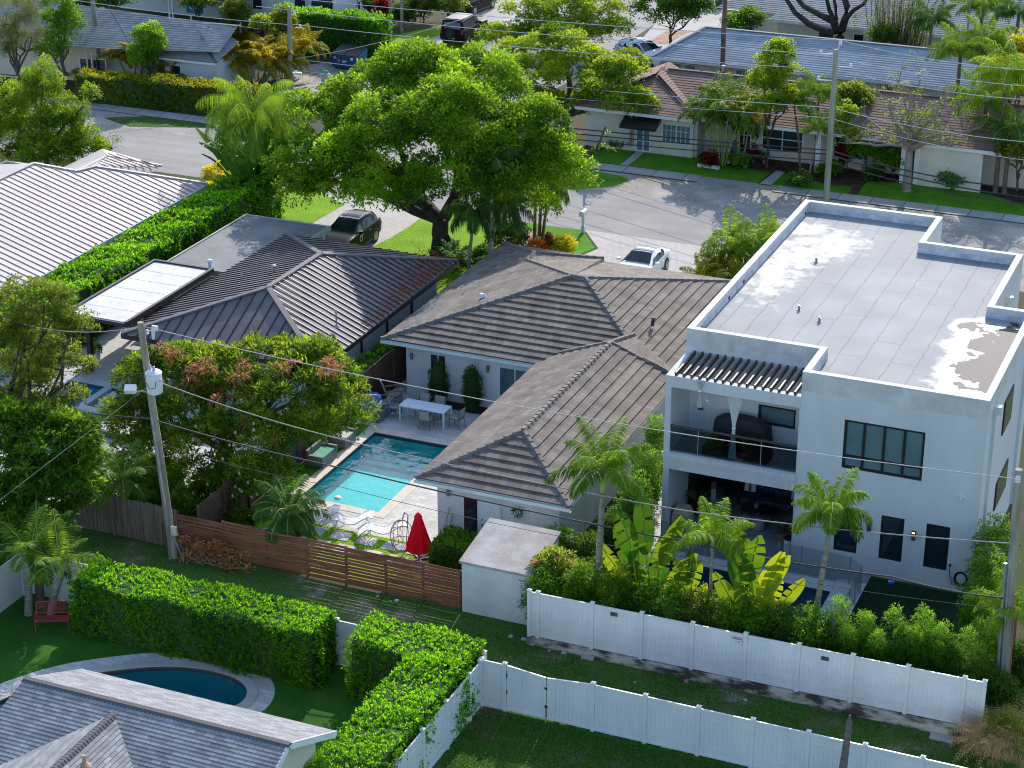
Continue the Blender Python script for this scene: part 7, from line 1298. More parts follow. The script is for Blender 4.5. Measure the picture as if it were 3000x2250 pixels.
# dead branches, rocks, slab in alley
b = at(600, 1668); t = thing('dead_branches', 'pile of dead brown branches at the foot of the slat fence', 'branch pile', (b.x, 58.7, 0)); F = Fol(); m = MB()
for k in range(60):
    a = RN.uniform(0, 3.14); p = Vector((b.x + RN.uniform(-1.1, 1.1), 58.6 + RN.uniform(-.3, .3), .1)); e = p + Vector((cos(a) * .8, sin(a) * .2, RN.uniform(0, .7))); m.tube([p, e], [.018, .005], 4); clump(F, tuple(e), .2, 26, .12, .06, RN.uniform(.1, .9))
m.build('twigs', mat('dry_twig', (.3, .2, .14), .9), t); F.build('dry_leaves', LM_dead, t)
def rock(x, y, s, label, m=M_conc, z=.0, name='rock'):
    me = MB(); bm = bmesh.new(); bmesh.ops.create_icosphere(bm, subdivisions=2, radius=s); 
    for v in bm.verts: v.co *= RN.uniform(.78, 1.15); v.co.z *= .6
    me.mesh([(v.co.x + x, v.co.y + y, v.co.z + z + s * .3) for v in bm.verts], [[v.index for v in f.verts] for f in bm.faces]); bm.free(); return tag(me.build(name, m, None, loc=(x, y, z)), label, 'rock', 'loose stones in the alley')
for px_, py_, s, l in ((1163, 1762, .11, 'pale round boulder at the foot of the slat fence'), (1107, 1748, .07, 'small pinkish stone near the slat fence foot'), (1145, 1763, .05, 'tiny stone left of the pale boulder'), (1497, 1866, .10, 'flat grey stone left of the long fence end'), (1535, 1875, .12, 'broken stone by the first fence post'), (1562, 1890, .09, 'grey stone under the footing corner'), (1652, 1915, .10, 'whitish stone below the footing wall'), (1610, 1908, .07, 'small stone between the two larger ones'), (2010, 1998, .10, 'reddish round stone in the alley grass'), (2030, 1988, .07, 'small white stone by the footing'), (2183, 2052, .08, 'white pebble near the alley centre'), (1860, 2000, .05, 'tiny pale pebble in the alley')): x, y = P_(px_, py_); rock(x, y, s, l, mat('reddish_stone', (.4, .18, .15), .9) if 'red' in l else M_conc)
x, y = P_(1722, 1930); m = MB().rbox((x, y, .05), (.45, .2, .12), .1); tag(m.build('concrete_block', M_conc, None, loc=(x, y, 0)), 'loose concrete block below the stained footing wall', 'block')
P4 = [at(2727, 2142), at(2797, 2153), at(2790, 2180), at(2722, 2165)]; m = MB(); m.prism([tuple(p[:2]) for p in P4], 0, .07); tag(m.build('utility_cover', M_conc, None, loc=P4[0]), 'square grey concrete cover slab in the alley grass', 'cover slab')
# alley grass tufts and leaves
F = Fol(); n = 26000; xs = G.uniform(-28, -6, n); ys = G.uniform(53.7, 58.0, n); k = np.sin(xs * 1.3) * .5 + np.sin(ys * 2.3 + xs) * .5 + G.normal(size=n) * .6 > -.2; xs, ys = xs[k], ys[k]; n = len(xs)
F.add(np.stack([xs, ys, np.full(n, .005)], 1), rdir(n) * [.8, .8, .1] + [0, 0, .8], rdir(n), G.uniform(.05, .12, n), .025, G.uniform(.1, .7, n)); o = F.build('alley_tufts', leafmat('grass_blade', (.02, .08, .01), (.07, .2, .02), (.14, .34, .03)), None, loc=(-16, 55, 0)); tag(o, 'patchy short grass of the alley between the vinyl fences', 'grass', kind='stuff')
F = Fol(); n = 22000; xs = G.uniform(-23.7, -12, n); ys = G.uniform(47, 53.4, n); F.add(np.stack([xs, ys, np.full(n, .005)], 1), rdir(n) * [.8, .8, .1] + [0, 0, .8], rdir(n), G.uniform(.06, .14, n), .028, G.uniform(.1, .7, n)); o = F.build('yard_tufts', MATS['grass_blade'], None, loc=(-18, 50, 0)); tag(o, 'dark green weedy grass of the yard at the bottom centre', 'grass', kind='stuff')
F = Fol(); n = 170; t_ = G.uniform(0, 1, n); xs = -35.8 + 4.2 * t_ + G.normal(size=n) * .2; ys = 52.5 + .1 * np.sin(t_ * 6) - t_ ** 2 * .8 + G.normal(size=n) * .16; F.add(np.stack([xs, ys, np.full(n, .02)], 1), rdir(n) * [1, 1, .05], np.array([0, 0, 1.0]), .09, .05, G.uniform(0, 1, n)); o = F.build('fallen_leaves', M_lit, None, loc=(-34, 52, 0)); tag(o, 'scatter of red brown fallen leaves on the oval pool surround', 'leaves', kind='stuff')
# ------------------------------------------------------------ vehicles
def paint(name, c, rough=.18, metal=.0):
    m = mat(name, c, rough, c, 1, metal=metal, spec=.3); m.node_tree.nodes['Principled BSDF'].inputs['IOR'].default_value = 1.22; m.node_tree.nodes['Principled BSDF'].inputs['Coat Weight'].default_value = .0; return m
M_cglass = mat('car_glass', (.008, .02, .035), .12, spec=.35); M_tyre = mat('tyre', (.02, .02, .02), .85); M_rim = mat('alloy', (.35, .36, .38), .3, metal=.8); M_hl = mat('headlight', (.55, .58, .62), .1, spec=.8); M_tl = mat('taillight', (.35, .01, .015), .2, spec=.7)
def car(name, label, cat, loc, rz, kind, mp, rimm=M_rim, roofm=None, extra=None):
    t = thing(name, label, cat, (0, 0, 0))
    if kind == 'suv': S = [(2.38, .72, .35, .62, .66, .5), (2.30, .86, .28, .80, .84, .62), (1.95, .95, .25, .93, .98, .70), (1.1, .97, .22, 1.02, 1.09, .74), (.72, .97, .22, 1.05, 1.12, .76), (-.05, .97, .22, 1.06, 1.58, .64), (-.5, .97, .22, 1.07, 1.66, .66), (-1.3, .97, .22, 1.09, 1.63, .64), (-1.85, .96, .24, 1.11, 1.52, .60), (-2.2, .93, .30, 1.12, 1.16, .70), (-2.38, .85, .38, .9, .94, .6), (-2.42, .74, .45, .7, .74, .5)]; wx = (1.45, -1.42); R = .37; gs = (4, 8); wsh = (4, 5); rw = (8, 9)
    elif kind == 'coupe': S = [(2.38, .70, .25, .50, .53, .5), (2.28, .86, .20, .66, .70, .62), (1.8, .94, .18, .78, .85, .70), (.95, .95, .16, .88, .95, .72), (.62, .95, .16, .90, .98, .74), (-.25, .95, .16, .92, 1.33, .58), (-.7, .95, .16, .93, 1.38, .58), (-1.2, .96, .16, .95, 1.33, .55), (-1.75, .97, .18, .98, 1.12, .58), (-2.2, .92, .24, .92, .96, .66), (-2.42, .78, .34, .74, .78, .55)]; wx = (1.42, -1.42); R = .35; gs = (4, 8); wsh = (4, 5); rw = (7, 8)
    else: S = [(2.30, .90, .45, .95, 1.0, .8), (2.2, .96, .38, 1.12, 1.17, .85), (1.0, .99, .36, 1.2, 1.25, .86), (.75, .99, .36, 1.22, 1.28, .86), (.3, .99, .36, 1.22, 1.86, .78), (0, .99, .36, 1.22, 1.92, .80), (-1.6, .99, .36, 1.22, 1.93, .80), (-2.1, .99, .38, 1.22, 1.90, .80), (-2.28, .97, .42, 1.22, 1.30, .88), (-2.32, .93, .5, .9, .95, .85)]; wx = (1.4, -1.45); R = .42; gs = (3, 7); wsh = (3, 4); rw = (7, 8)
    def ring(s):
        x, w_, zb, zc, zt, wt = s; hp = [(0, zb), (w_ * .9, zb), (w_, zb + .16), (w_ * 1.0, (zb + zc) / 2), (w_ * .975, zc), (w_ * .93, zc + .03), (wt, zt - .01), (wt * .7, zt + .02), (0, zt + .035)]
        return [(x, y, z) for y, z in hp] + [(x, -y, z) for y, z in hp[-2:0:-1]]
    m = MB(); V = []; F_ = []; n = 16
    for s in S: V += ring(s)
    for i in range(len(S) - 1):
        for k in range(n): F_.append((i * n + k, (i + 1) * n + k, (i + 1) * n + (k + 1) % n, i * n + (k + 1) % n))
    F_.append(tuple(range(n))); F_.append(tuple(range((len(S) - 1) * n, len(S) * n))[::-1]); m.mesh(V, F_)
    body = m.build('body', mp, t, smooth=True)
    L3 = lambda a, b, u: tuple(a[i] + (b[i] - a[i]) * u for i in range(3))
    for sg in (1, -1):
        w_ = MB(); pr = []
        for i in range(gs[0], gs[1] + 1):
            s = S[i]; b_ = (s[0], sg * (s[1] * .93 + .012), s[3] + .05); t_ = (s[0], sg * (s[5] + .014), s[4] - .05)
            if i == gs[0]: t_ = L3(b_, t_, .1)
            if i == gs[1]: t_ = L3(b_, t_, .75 if kind != 'box' else .95)
            pr.append((b_, t_))
        for a, b in zip(pr[:-1], pr[1:]): w_.face([a[0], b[0], b[1], a[1]])
        w_.build('side_window', M_cglass, t, fix=False)
    def top(i, j, nm, k0=.06, k1=.95, mm=None):
        a, b = S[i], S[j]; P = [(a[0], -a[5] * .98, a[4] + .02), (a[0], a[5] * .98, a[4] + .02), (b[0], b[5] * .95, b[4] + .02), (b[0], -b[5] * .95, b[4] + .02)]; up_ = Vector((.012 if a[4] < b[4] else -.012, 0, .03))
        q = [Vector(L3(P[0], P[3], k0)), Vector(L3(P[1], P[2], k0)), Vector(L3(P[1], P[2], k1)), Vector(L3(P[0], P[3], k1))]; MB().mesh([v + up_ for v in q], [(0, 1, 2, 3)]) ; o = MB(); o.face([v + up_ for v in q]); mid = [(q[0] + q[1]) / 2 + up_ * 1.8, (q[2] + q[3]) / 2 + up_ * 1.8]; o = MB(); o.face([q[0] + up_, mid[0], mid[1], q[3] + up_]); o.face([mid[0], q[1] + up_, q[2] + up_, mid[1]]); o.build(nm, M_cglass, t, fix=False)
    top(wsh[0], wsh[1], 'windscreen'); 
    if kind != 'box': top(rw[0], rw[1], 'rear_window'); top(5, 7, 'sunroof', .1, .9)
    for x in wx:
        for sg in (1, -1):
            wl = MB().lathe([(R * .62, .0), (R * .94, -.01), (R, .05), (R, .19), (R * .94, .24), (R * .6, .23)], (x, sg * (.98 if sg > 0 else .98) - (.235 if sg > 0 else 0), R), 22, 'Y').build('wheel', M_tyre, t, smooth=True)
            rm = MB(); yy = sg * .985; rm.lathe([(R * .66, -.02), (R * .68, .012), (R * .60, .012)], (x, yy - .0, R), 22, 'Y')
            for k in range(5): a = 2 * pi * k / 5; rm.beam((x, yy + sg * .012, R), (x + R * .62 * cos(a), yy + sg * .01, R + R * .62 * sin(a)), .06, .02, up=(0, 1, 0))
            rm.build('rim', rimm, wl)
            ar = MB().lathe([(R * 1.14, -.004), (R * 1.02, .006)], (x, sg * .968, R + .01), 22, 'Y'); ar.build('wheel_arch', M_dkgrey, t)
    f0, f1 = S[0], S[1]; r0_, r1_ = S[-1], S[-2]
    for sg in (1, -1):
        MB().rbox((f1[0] + .03, sg * .62, f1[3] - .06), (.12, .34, .13), sg * -.28).build('headlight', M_hl, t)
        MB().rbox((r1_[0] - .03 if kind != 'box' else -2.32, sg * (.66 if kind != 'box' else .86), r1_[3] - .1), (.1, .36 if kind != 'box' else .1, .12 if kind != 'box' else .35), sg * .2).build('taillight', M_tl, t)
        mr = MB(); mr.rbox((S[wsh[0]][0] - .25, sg * 1.06, S[wsh[0]][3] + .12), (.16, .2, .14)); mr.build('wing_mirror', mp, t)
        for hx in (.15, -.75): MB().rbox((hx, sg * .985, S[5][3] - .12), (.2, .03, .03)).build('door_handle', M_rim if kind == 'suv' else mp, t)
        sl_ = MB(); sl_.rbox((0, sg * .975, .32), (2.0, .05, .12)); sl_.build('side_skirt', M_dkgrey, t)
    MB().rbox((f0[0] + .0, 0, f0[3] - .12), (.06, .85, .2)).build('grille', M_black, t)
    MB().rbox((r0_[0] - .02, 0, r0_[2] + .12), (.05, .5, .13)).build('number_plate', M_web, t)
    if extra: extra(t)
    t.location = loc; t.rotation_euler = (0, 0, rz); return t
def ex_suv(t):
    for sg in (1, -1): MB().tube([(-.2, sg * .60, 1.67), (-.9, sg * .62, 1.72), (-1.6, sg * .58, 1.66)], .02, 6).build('roof_rail', M_rim, t)
    bd = MB().lathe([(.01, .0), (.17, .0), (.17, .012), (.01, .012)], (.35, .985, .78), 24, 'Y').build('door_badge', M_white2, t); MB().lathe([(.10, .012), (.13, .015), (.12, .018), (.09, .018)], (.35, .985, .78), 20, 'Y').build('badge_ring', M_black, bd); MB().rbox((.35, 1.003, .78), (.10, .006, .10), 0, 0).build('badge_mark', M_dkgrey, bd)
def ex_box(t):
    sp = MB().lathe([(.2, .0), (.37, .0), (.39, -.06), (.39, -.18), (.33, -.22), (.1, -.2)], (-2.33, .05, 1.0), 22, 'X').build('spare_wheel', M_tyre, t, smooth=True); rm = MB()
    for k in range(5): a = 2 * pi * k / 5 + .3; rm.beam((-2.55, .05, 1.0), (-2.55, .05 + .22 * cos(a), 1.0 + .22 * sin(a)), .05, .02, up=(1, 0, 0))
    rm.build('rim', M_dkgrey, sp)
    rw_ = MB(); rw_.face([(-2.30, -.7, 1.32), (-2.30, .7, 1.32), (-2.16, .66, 1.78), (-2.16, -.66, 1.78)]); rw_.build('rear_window', M_glass, t, fix=False)
    MB().box(-1.9, -.7, 1.975, .1, .7, 1.985).build('roof_sheen_plate', mat('roof_sheen', (.12, .1, .1), .3, metal=.4), t)  # paler metal plate: glint of the black roof put into its colour
carX = at(1100, 690, .37)
car('black_suv', 'black SUV parked nose in on the pale driveway behind the metal roof', 'car', (carX.x - .95, carX.y - 1.42, .012), -pi / 2, 'suv', paint('black_paint', (.008, .009, .012), .3), extra=ex_suv)
carX = at(1951, 777, .33)
car('white_coupe', 'white sports coupe parked behind the tiled roof on the paver driveway', 'car', (carX.x - .93, carX.y - 1.42, .012), -pi / 2, 'coupe', paint('pearl_paint', (.72, .74, .72), .18))
p = at(1372, 116, .42); car('black_offroader', 'black boxy off road car with rear spare wheel on the grass', 'car', (p.x - .95, p.y + 1.42, .02), pi / 2, 'box', paint('black_paint_dusty', (.012, .010, .012), .45), M_dkgrey, extra=ex_box)
p = at(1890, 172, .4); car('white_suv', 'white SUV half hidden by the bright green tree at top', 'car', (p.x, p.y, .012), -.45, 'suv', paint('white_car_paint', (.66, .70, .74), .2))
p = at(1362, 26, .5); car('black_sedan', 'black car cut off by the top edge beyond the hedge', 'car', (p.x, p.y + 1.6, .012), pi / 2 - .1, 'suv', paint('black_paint_far', (.015, .014, .018), .2))
# ------------------------------------------------------------ street things
b = at(1708, 682); t = thing('mailbox', 'white post mounted mailbox at the edge of the road', 'mailbox', (b.x, b.y, 0)); m = MB(); m.box(b.x - .07, b.y - .07, 0, b.x + .07, b.y + .07, 1.0); m.box(b.x - .1, b.y - .1, 0, b.x + .1, b.y + .1, .42); m.build('post', M_white2, t)
m = MB(); s_ = []
for k in range(9): a = pi * k / 8; s_.append((.14 * cos(a), 1.2 + .13 * sin(a)))
s_ = [(.14, 1.02)] + s_ + [(-.14, 1.02)]; m.mesh([(b.x + x, b.y - .28, z) for x, z in s_] + [(b.x + x, b.y + .32, z) for x, z in s_], [tuple(range(11)), tuple(range(21, 10, -1))] + [(i, i + 11, (i + 1) % 11 + 11, (i + 1) % 11) for i in range(11)]); m.build('box', M_white2, t); MB().box(b.x - .11, b.y - .292, 1.05, b.x + .11, b.y - .281, 1.24).build('door', M_vinyl, t)
p = at(990, 197); q = at(1043, 210); t = thing('dumpster', 'blue metal dumpster with black lids below the block hedge', 'dumpster', (0, 0, 0)); mb_ = mat('dumpster_blue', (.012, .08, .26), .5, (.01, .06, .2), 2)
m = MB(); m.mesh([(-1.0, -.75, .12), (1.0, -.75, .12), (1.0, .6, .12), (-1.0, .6, .12), (-1.05, -.85, 1.05), (1.05, -.85, 1.05), (1.05, .65, 1.4), (-1.05, .65, 1.4)], [(0, 1, 5, 4), (1, 2, 6, 5), (2, 3, 7, 6), (3, 0, 4, 7), (3, 2, 1, 0)])
for x in (-1.0, -.35, .3, .95): m.box(x - .03, -.87, .2, x + .03, -.78, 1.0)
m.box(-1.12, -.9, .98, 1.12, -.84, 1.08); m.box(-1.16, -.5, .6, -1.02, .2, .75); m.box(1.02, -.5, .6, 1.16, .2, .75); m.build('bin_body', mb_, t)
for x0, x1 in ((-1.06, -.02), (.02, 1.06)): m = MB(); m.mesh([(x0, -.9, 1.09), (x1, -.9, 1.09), (x1, .7, 1.44), (x0, .7, 1.44), (x0, -.9, 1.12), (x1, -.9, 1.12), (x1, .7, 1.48), (x0, .7, 1.48)], [(0, 1, 5, 4), (1, 2, 6, 5), (2, 3, 7, 6), (3, 0, 4, 7), (4, 5, 6, 7)]); m.build('lid', M_black, t)
lg = MB(); P = []
for k in range(10): a = pi / 2 + 2 * pi * k / 10; r_ = .17 if k % 2 == 0 else .08; P.append((-.42 + r_ * cos(a), -.905, .68 + r_ * sin(a)))
lg.face(P); lg.build('star_logo', mat('logo_red', (.6, .15, .18), .6), t, fix=False); MB().box(-.16, -.91, .66, .25, -.9, .72).build('logo_bar', M_white2, t); MB().box(-.16, -.91, .56, .10, -.9, .60).build('logo_bar', M_white2, t); MB().box(-.85, -.91, .8, -.65, -.9, .95).build('sticker', M_web, t); MB().box(.55, -.91, .8, .75, -.9, .98).build('sticker', M_white2, t)
for x in (-.85, .85):
    for y in (-.6, .5): MB().lathe([(.02, -.03), (.07, -.03), (.07, .03), (.02, .03)], (x, y, .07), 12, 'X').build('caster', M_black, t)
t.location = (-66.3, 126.6, .01); t.rotation_euler = (0, 0, -.05)
# recycling bins at top right, small garden statue-like green thing
for k, (x, y, m_, l_) in enumerate(((2078, 22, mat('bin_blue', (.01, .10, .40), .5), 'blue wheeled bin at the top right beside the green bin'), (2108, 24, mat('bin_green', (.03, .09, .05), .5), 'dark green wheeled bin beside the blue bin'))):
    p = at(x, y); t = thing('wheeled_bin', l_, 'bin', (p.x, p.y, 0)); m = MB(); m.mesh([(p.x - .26, p.y - .28, .08), (p.x + .26, p.y - .28, .08), (p.x + .26, p.y + .28, .08), (p.x - .26, p.y + .28, .08), (p.x - .33, p.y - .36, 1.05), (p.x + .33, p.y - .36, 1.05), (p.x + .33, p.y + .36, 1.1), (p.x - .33, p.y + .36, 1.1)], [(0, 1, 5, 4), (1, 2, 6, 5), (2, 3, 7, 6), (3, 0, 4, 7), (3, 2, 1, 0)]); m.build('tub', m_, t); MB().rbox((p.x, p.y, 1.12), (.72, .8, .08), 0, .06).build('lid', m_, t)
    for s in (-.28, .28): MB().lathe([(.02, -.03), (.1, -.03), (.1, .03), (.02, .03)], (p.x + s, p.y + .3, .1), 12, 'X').build('wheel', M_black, t)
b = at(955, 245); t = thing('hose_reel', 'small post with a turquoise hose reel on the sandy yard', 'hose reel', b); m = MB(); m.rbox(b + Vector((0, 0, .35)), (.6, .4, .7), .4); m.build('stand', M_conc, t); m = MB()
for k in range(3): rr = .18 + .05 * k; m.tube([b + Vector((rr * cos(a * pi / 6), -.05 * k, .85 + .1 * sin(a * pi / 6))) for a in range(13)], .03, 5)
m.build('hose', mat('turquoise', (.01, .42, .36), .5), t)
# ------------------------------------------------------------ patio furniture
t = thing('dining_table', 'long pale blue white dining table on the shaded patio', 'table', (-35.4, 73.75, .01)); X0, X1, Y0, Y1 = -36.55, -34.35, 73.3, 74.15
M_tab = mat('table_white', (.74, .80, .82), .35, (.70, .76, .78), .8); MB().box(X0, Y0, .71, X1, Y1, .76).build('tabletop', M_tab, t)
for x in (X0, X1 - .07):
    for y in (Y0, Y1 - .07): MB().box(x, y, .01, x + .07, y + .07, .708).build('leg', M_tab, t)
def chair(label, x, y, rz, group='strap chairs round the dining table', high=0):
    global CH0
    if CH0 is not None: return dup(CH0, (x, y, .01), rz, label, group)
    t = thing('patio_chair', label, 'chair', (0, 0, 0), group); fr = MB()
    for sx in (-.25, .25):
        MB().tube([(sx, .24, 0), (sx, .22, .62)], .024, 6).build('leg', M_teak, t); MB().tube([(sx, -.30, 0), (sx, -.22, .42), (sx, -.30, .9)], .024, 6).build('leg', M_teak, t)
        MB().rbox((sx * 1.08, 0, .63), (.06, .52, .03)).build('armrest', M_teak, t)
    fr.box(-.25, .2, .40, .25, .24, .44); fr.box(-.25, -.25, .40, .25, -.21, .44); fr.box(-.27, -.21, .40, -.23, .2, .44); fr.box(.23, -.21, .40, .27, .2, .44); fr.build('seat_frame', M_teak, t)
    s = MB()
    for k in range(7): s.box(-.23, -.2 + k * .058, .435, .23, -.16 + k * .058, .447)
    for k in range(7): s.box(-.225 + k * .066, -.22, .447, -.185 + k * .066, .22, .455)
    s.build('seat', M_web, t); s = MB()
    for k in range(6): z = .50 + k * .068; y = -.23 - (z - .42) * .16; s.rbox((0, y, z), (.50, .012, .045))
    for k in range(7): s.mesh([(-.22 + k * .066, -.225, .46), (-.18 + k * .066, -.225, .46), (-.18 + k * .066, -.30, .90), (-.22 + k * .066, -.30, .90), (-.22 + k * .066, -.24, .46), (-.18 + k * .066, -.24, .46), (-.18 + k * .066, -.315, .90), (-.22 + k * .066, -.315, .90)], [(0, 1, 2, 3), (7, 6, 5, 4), (0, 4, 5, 1), (1, 5, 6, 2), (2, 6, 7, 3), (3, 7, 4, 0)])
    s.build('backrest', M_web, t); CH0 = t; t.location = (x, y, .01); t.rotation_euler = (0, 0, rz); return t
CH0 = None
chair('nearest left strap chair on the pool side of the dining table', -35.95, 73.1, 0); chair('nearest right strap chair on the pool side of the dining table', -35.1, 73.1, .05)
chair('strap chair at the left head of the dining table', -36.95, 73.75, -pi / 2 + .2); chair('strap chair at the right head of the dining table', -33.95, 73.75, pi / 2 - .1)
chair('left strap chair between the dining table and the white wall', -35.9, 74.35, pi); chair('right strap chair between the dining table and the white wall', -35.15, 74.35, pi)
def adir(label, x, y, rz):
    t = thing('adirondack_chair', label, 'chair', (0, 0, 0), 'low armchairs against the board fence'); 
    for sx in (-.3, .3): MB().box(sx - .03, .3, 0, sx + .03, .36, .58).build('leg', M_teak, t); MB().mesh if False else None; MB().beam((sx, .33, .36), (sx, -.45, .05), .05, .1).build('leg', M_teak, t); MB().rbox((sx * 1.15, 0, .6), (.12, .8, .03)).build('armrest', M_teak, t)
    s = MB(); s.rbox((0, .02, .36), (.56, .62, .07), 0, .18); s.build('seat', M_web, t); s = MB(); s.rbox((0, -.42, .68), (.56, .06, .75), 0, .32); s.build('backrest', M_web, t); t.location = (x, y, .01); t.rotation_euler = (0, 0, rz); return t
adir('rear low armchair with pale cushions beside the board fence', -37.75, 75.15, -.9); adir('front low armchair with pale cushions beside the board fence', -37.7, 74.0, -.9)
t = thing('storage_bench', 'weathered wooden storage box heaped with pool toys', 'storage box', (-37.85, 72.95, .01)); m = MB(); x0, y0, x1, y1 = -38.3, 72.7, -37.2, 73.4; m.box(x0, y0, .01, x1, y0 + .05, .5); m.box(x0, y1 - .05, .01, x1, y1, .5); m.box(x0, y0 + .05, .01, x0 + .05, y1 - .05, .5); m.box(x1 - .05, y0 + .05, .01, x1, y1 - .05, .5); m.box(x0 + .05, y0 + .05, .3, x1 - .05, y1 - .05, .34); m.build('box', M_teak, t)
def ring(name, label, c, R, r, m, cat='pool float', tilt=.2):
    P = [Vector(c) + Vector((R * cos(a), R * sin(a) * cos(tilt), R * sin(a) * sin(tilt))) for a in (2 * pi * k / 18 for k in range(19))]; return tag(MB().tube(P, r, 8, cap=False).build(name, m, None, True, loc=c), label, cat, 'inflatables on the storage box')
M_bl = mat('float_blue', (.01, .10, .38), .25, (.35, .45, .6), 3, fac=(.45, .5)); M_wb = mat('float_white', (.72, .70, .76), .3, (.10, .20, .55), 5, fac=(.42, .46))
ring('pool_float', 'blue ring at the top of the toy heap', (-37.75, 73.1, .98), .32, .10, M_bl); ring('pool_float', 'blue and white ring in the middle of the toy heap', (-37.7, 73.0, .80), .36, .09, M_wb); ring('pool_float', 'whitish striped ring at the bottom of the toy heap', (-37.75, 73.0, .62), .40, .09, M_wb); ring('pool_float', 'small dark blue ring leaning by the low armchair', (-37.15, 73.75, .3), .22, .1, M_bl, tilt=.9)
t = thing('paddle_board', 'bright turquoise paddle board leaning against the board fence', 'paddle board', (-38.3, 72.0, .01)); m = MB(); P = []
for k in range(20): a = 2 * pi * k / 20; P.append((.26 * sin(a) * 1.0, .62 * cos(a) + .68))
m.mesh([(-38.2 + x + .15, 72.15 - .05 - z * .0, z) for x, z in P] + [(-38.2 + x + .15, 72.23, z) for x, z in P], [tuple(range(20)), tuple(range(39, 19, -1))] + [(i, (i + 1) % 20, (i + 1) % 20 + 20, i + 20) for i in range(20)]); m.build('board', mat('board_turquoise', (.01, .42, .62), .35, (.02, .34, .55), 2), t)
t = thing('towel_rack', 'thin white T shaped towel rack beside the storage box', 'towel rack', (-37.6, 72.5, .01)); m = MB(); m.tube([(-37.6, 72.5, .01), (-37.6, 72.5, 1.45)], .03, 7); m.build('pole', M_white2, t); m = MB(); m.tube([(-37.95, 72.4, 1.4), (-37.25, 72.6, 1.42)], .028, 7); m.build('crossbar', M_white2, t); MB().box(-37.75, 72.35, .01, -37.45, 72.65, .05).build('base', M_white2, t)
# loungers
def lounger(label, x, y, rz):
    global LG0
    if LG0 is not None: return dup(LG0, (x, y, .02), rz, label, LG0['group'])
    t = thing('wave_lounger', label, 'lounge chair', (0, 0, 0), 'white wave shaped loungers in front of the pool'); prof = [(-.95, .62), (-.75, .66), (-.5, .52), (-.25, .36), (0, .32), (.25, .40), (.45, .52), (.65, .50), (.85, .36), (.98, .26)]
    from bisect import bisect
    def zz(x_):
        i = max(0, min(len(prof) - 2, sum(1 for p_ in prof if p_[0] <= x_) - 1)); a, b = prof[i], prof[i + 1]; u = (x_ - a[0]) / (b[0] - a[0]); u = u * u * (3 - 2 * u) if False else u; return a[1] + (b[1] - a[1]) * u
    s = MB(); n = 44
    for k in range(n): x_ = -.94 + 1.9 * k / (n - 1); s.rbox((0, x_, zz(x_)), (.62, .026, .018), 0, 0)
    s.build('slat_seat', M_white2, t)
    for sx in (-.31, .31): MB().tube([(sx, a, b) for a, b in prof], .022, 6).build('side_rail', M_white2, t); 
    for sx in (-.29, .29): MB().tube([(sx, -.72, .62), (sx * 1.1, -.62, .3), (sx * 1.1, -.80, .0)], .02, 6).build('leg', M_white2, t); MB().tube([(sx, .5, .5), (sx * 1.1, .45, .2), (sx * 1.1, .62, .0)], .02, 6).build('leg', M_white2, t)
    LG0 = t; t.location = (x, y, .02); t.rotation_euler = (0, 0, rz); return t
LG0 = None
for x, y, l in ((-35.3, 63.2, 'leftmost white wave lounger partly behind the dark palm'), (-33.85, 63.3, 'second white wave lounger from the left'), (-32.3, 63.1, 'white wave lounger nearest the red umbrella')): lounger(l, x, y, 1.95 if 'left' in l else 2.05)
# umbrella
u = at(1226, 1640); ux_, uy_ = -30.2, 62.0
t = thing('umbrella', 'closed bright red patio umbrella beside the slat fence', 'umbrella', (ux_, uy_, .01)); MB().tube([(ux_, uy_, .01), (ux_, uy_, 2.0)], .03, 8).build('pole', M_black, t)
m = MB(); V = []; F_ = []; n = 32; prof = [(.47, .50), (.43, .65), (.35, .95), (.25, 1.35), (.15, 1.75), (.12, 1.86), (.16, 1.88), (.10, 1.99), (.03, 2.07)]
for i, (r_, z) in enumerate(prof):
    for k in range(n): a = 2 * pi * k / n; rr = r_ * (1 + (.20 if k % 4 == 0 else -.12 if k % 4 == 2 else 0) * (1 if i < 5 else .3)); V.append((ux_ + rr * cos(a), uy_ + rr * sin(a), z + (.05 * cos(a * 8) if i == 0 else 0)))
for i in range(len(prof) - 1):
    for k in range(n): F_.append((i * n + k, i * n + (k + 1) % n, (i + 1) * n + (k + 1) % n, (i + 1) * n + k))
m.mesh(V, F_); m.build('canopy', M_red, t, smooth=True)
m = MB()
for k in range(4): a = pi / 4 + k * pi / 2; m.beam((ux_, uy_, .05), (ux_ + .55 * cos(a), uy_ + .55 * sin(a), .05), .06, .05)
m.build('base', M_grey, t)
# hanging egg chair
ex, ey = -30.95, 62.1; t = thing('hanging_chair', 'orange brown wire egg chair left of the red umbrella', 'chair', (ex, ey, .01)); m = MB()
for k in range(9): a = pi * (.15 + 1.2 * k / 8); m.tube([Vector((ex + .48 * sin(b_) * cos(a), ey + .40 * sin(b_) * sin(a), .85 - .68 * cos(b_))) for b_ in (pi * j / 10 for j in range(11))], .012, 4)
for j in range(2, 9, 2): b_ = pi * j / 10; m.tube([Vector((ex + .48 * sin(b_) * cos(pi * (.15 + 1.2 * k / 12)), ey + .40 * sin(b_) * sin(pi * (.15 + 1.2 * k / 12)), .85 - .68 * cos(b_))) for k in range(13)], .012, 4)
m.build('wire_shell', mat('copper_wire', (.34, .12, .06), .6), t); MB().tube([(ex - .1, ey + .5, .01), (ex, ey + .55, 1.5), (ex, ey + .25, 1.75), (ex, ey, 1.52)], .025, 7).build('stand', M_grey, t)
MB().lathe([(.02, 0), (.28, .0), (.26, .1), (.02, .12)], (ex, ey, .28), 14).build('cushion', M_web, t)
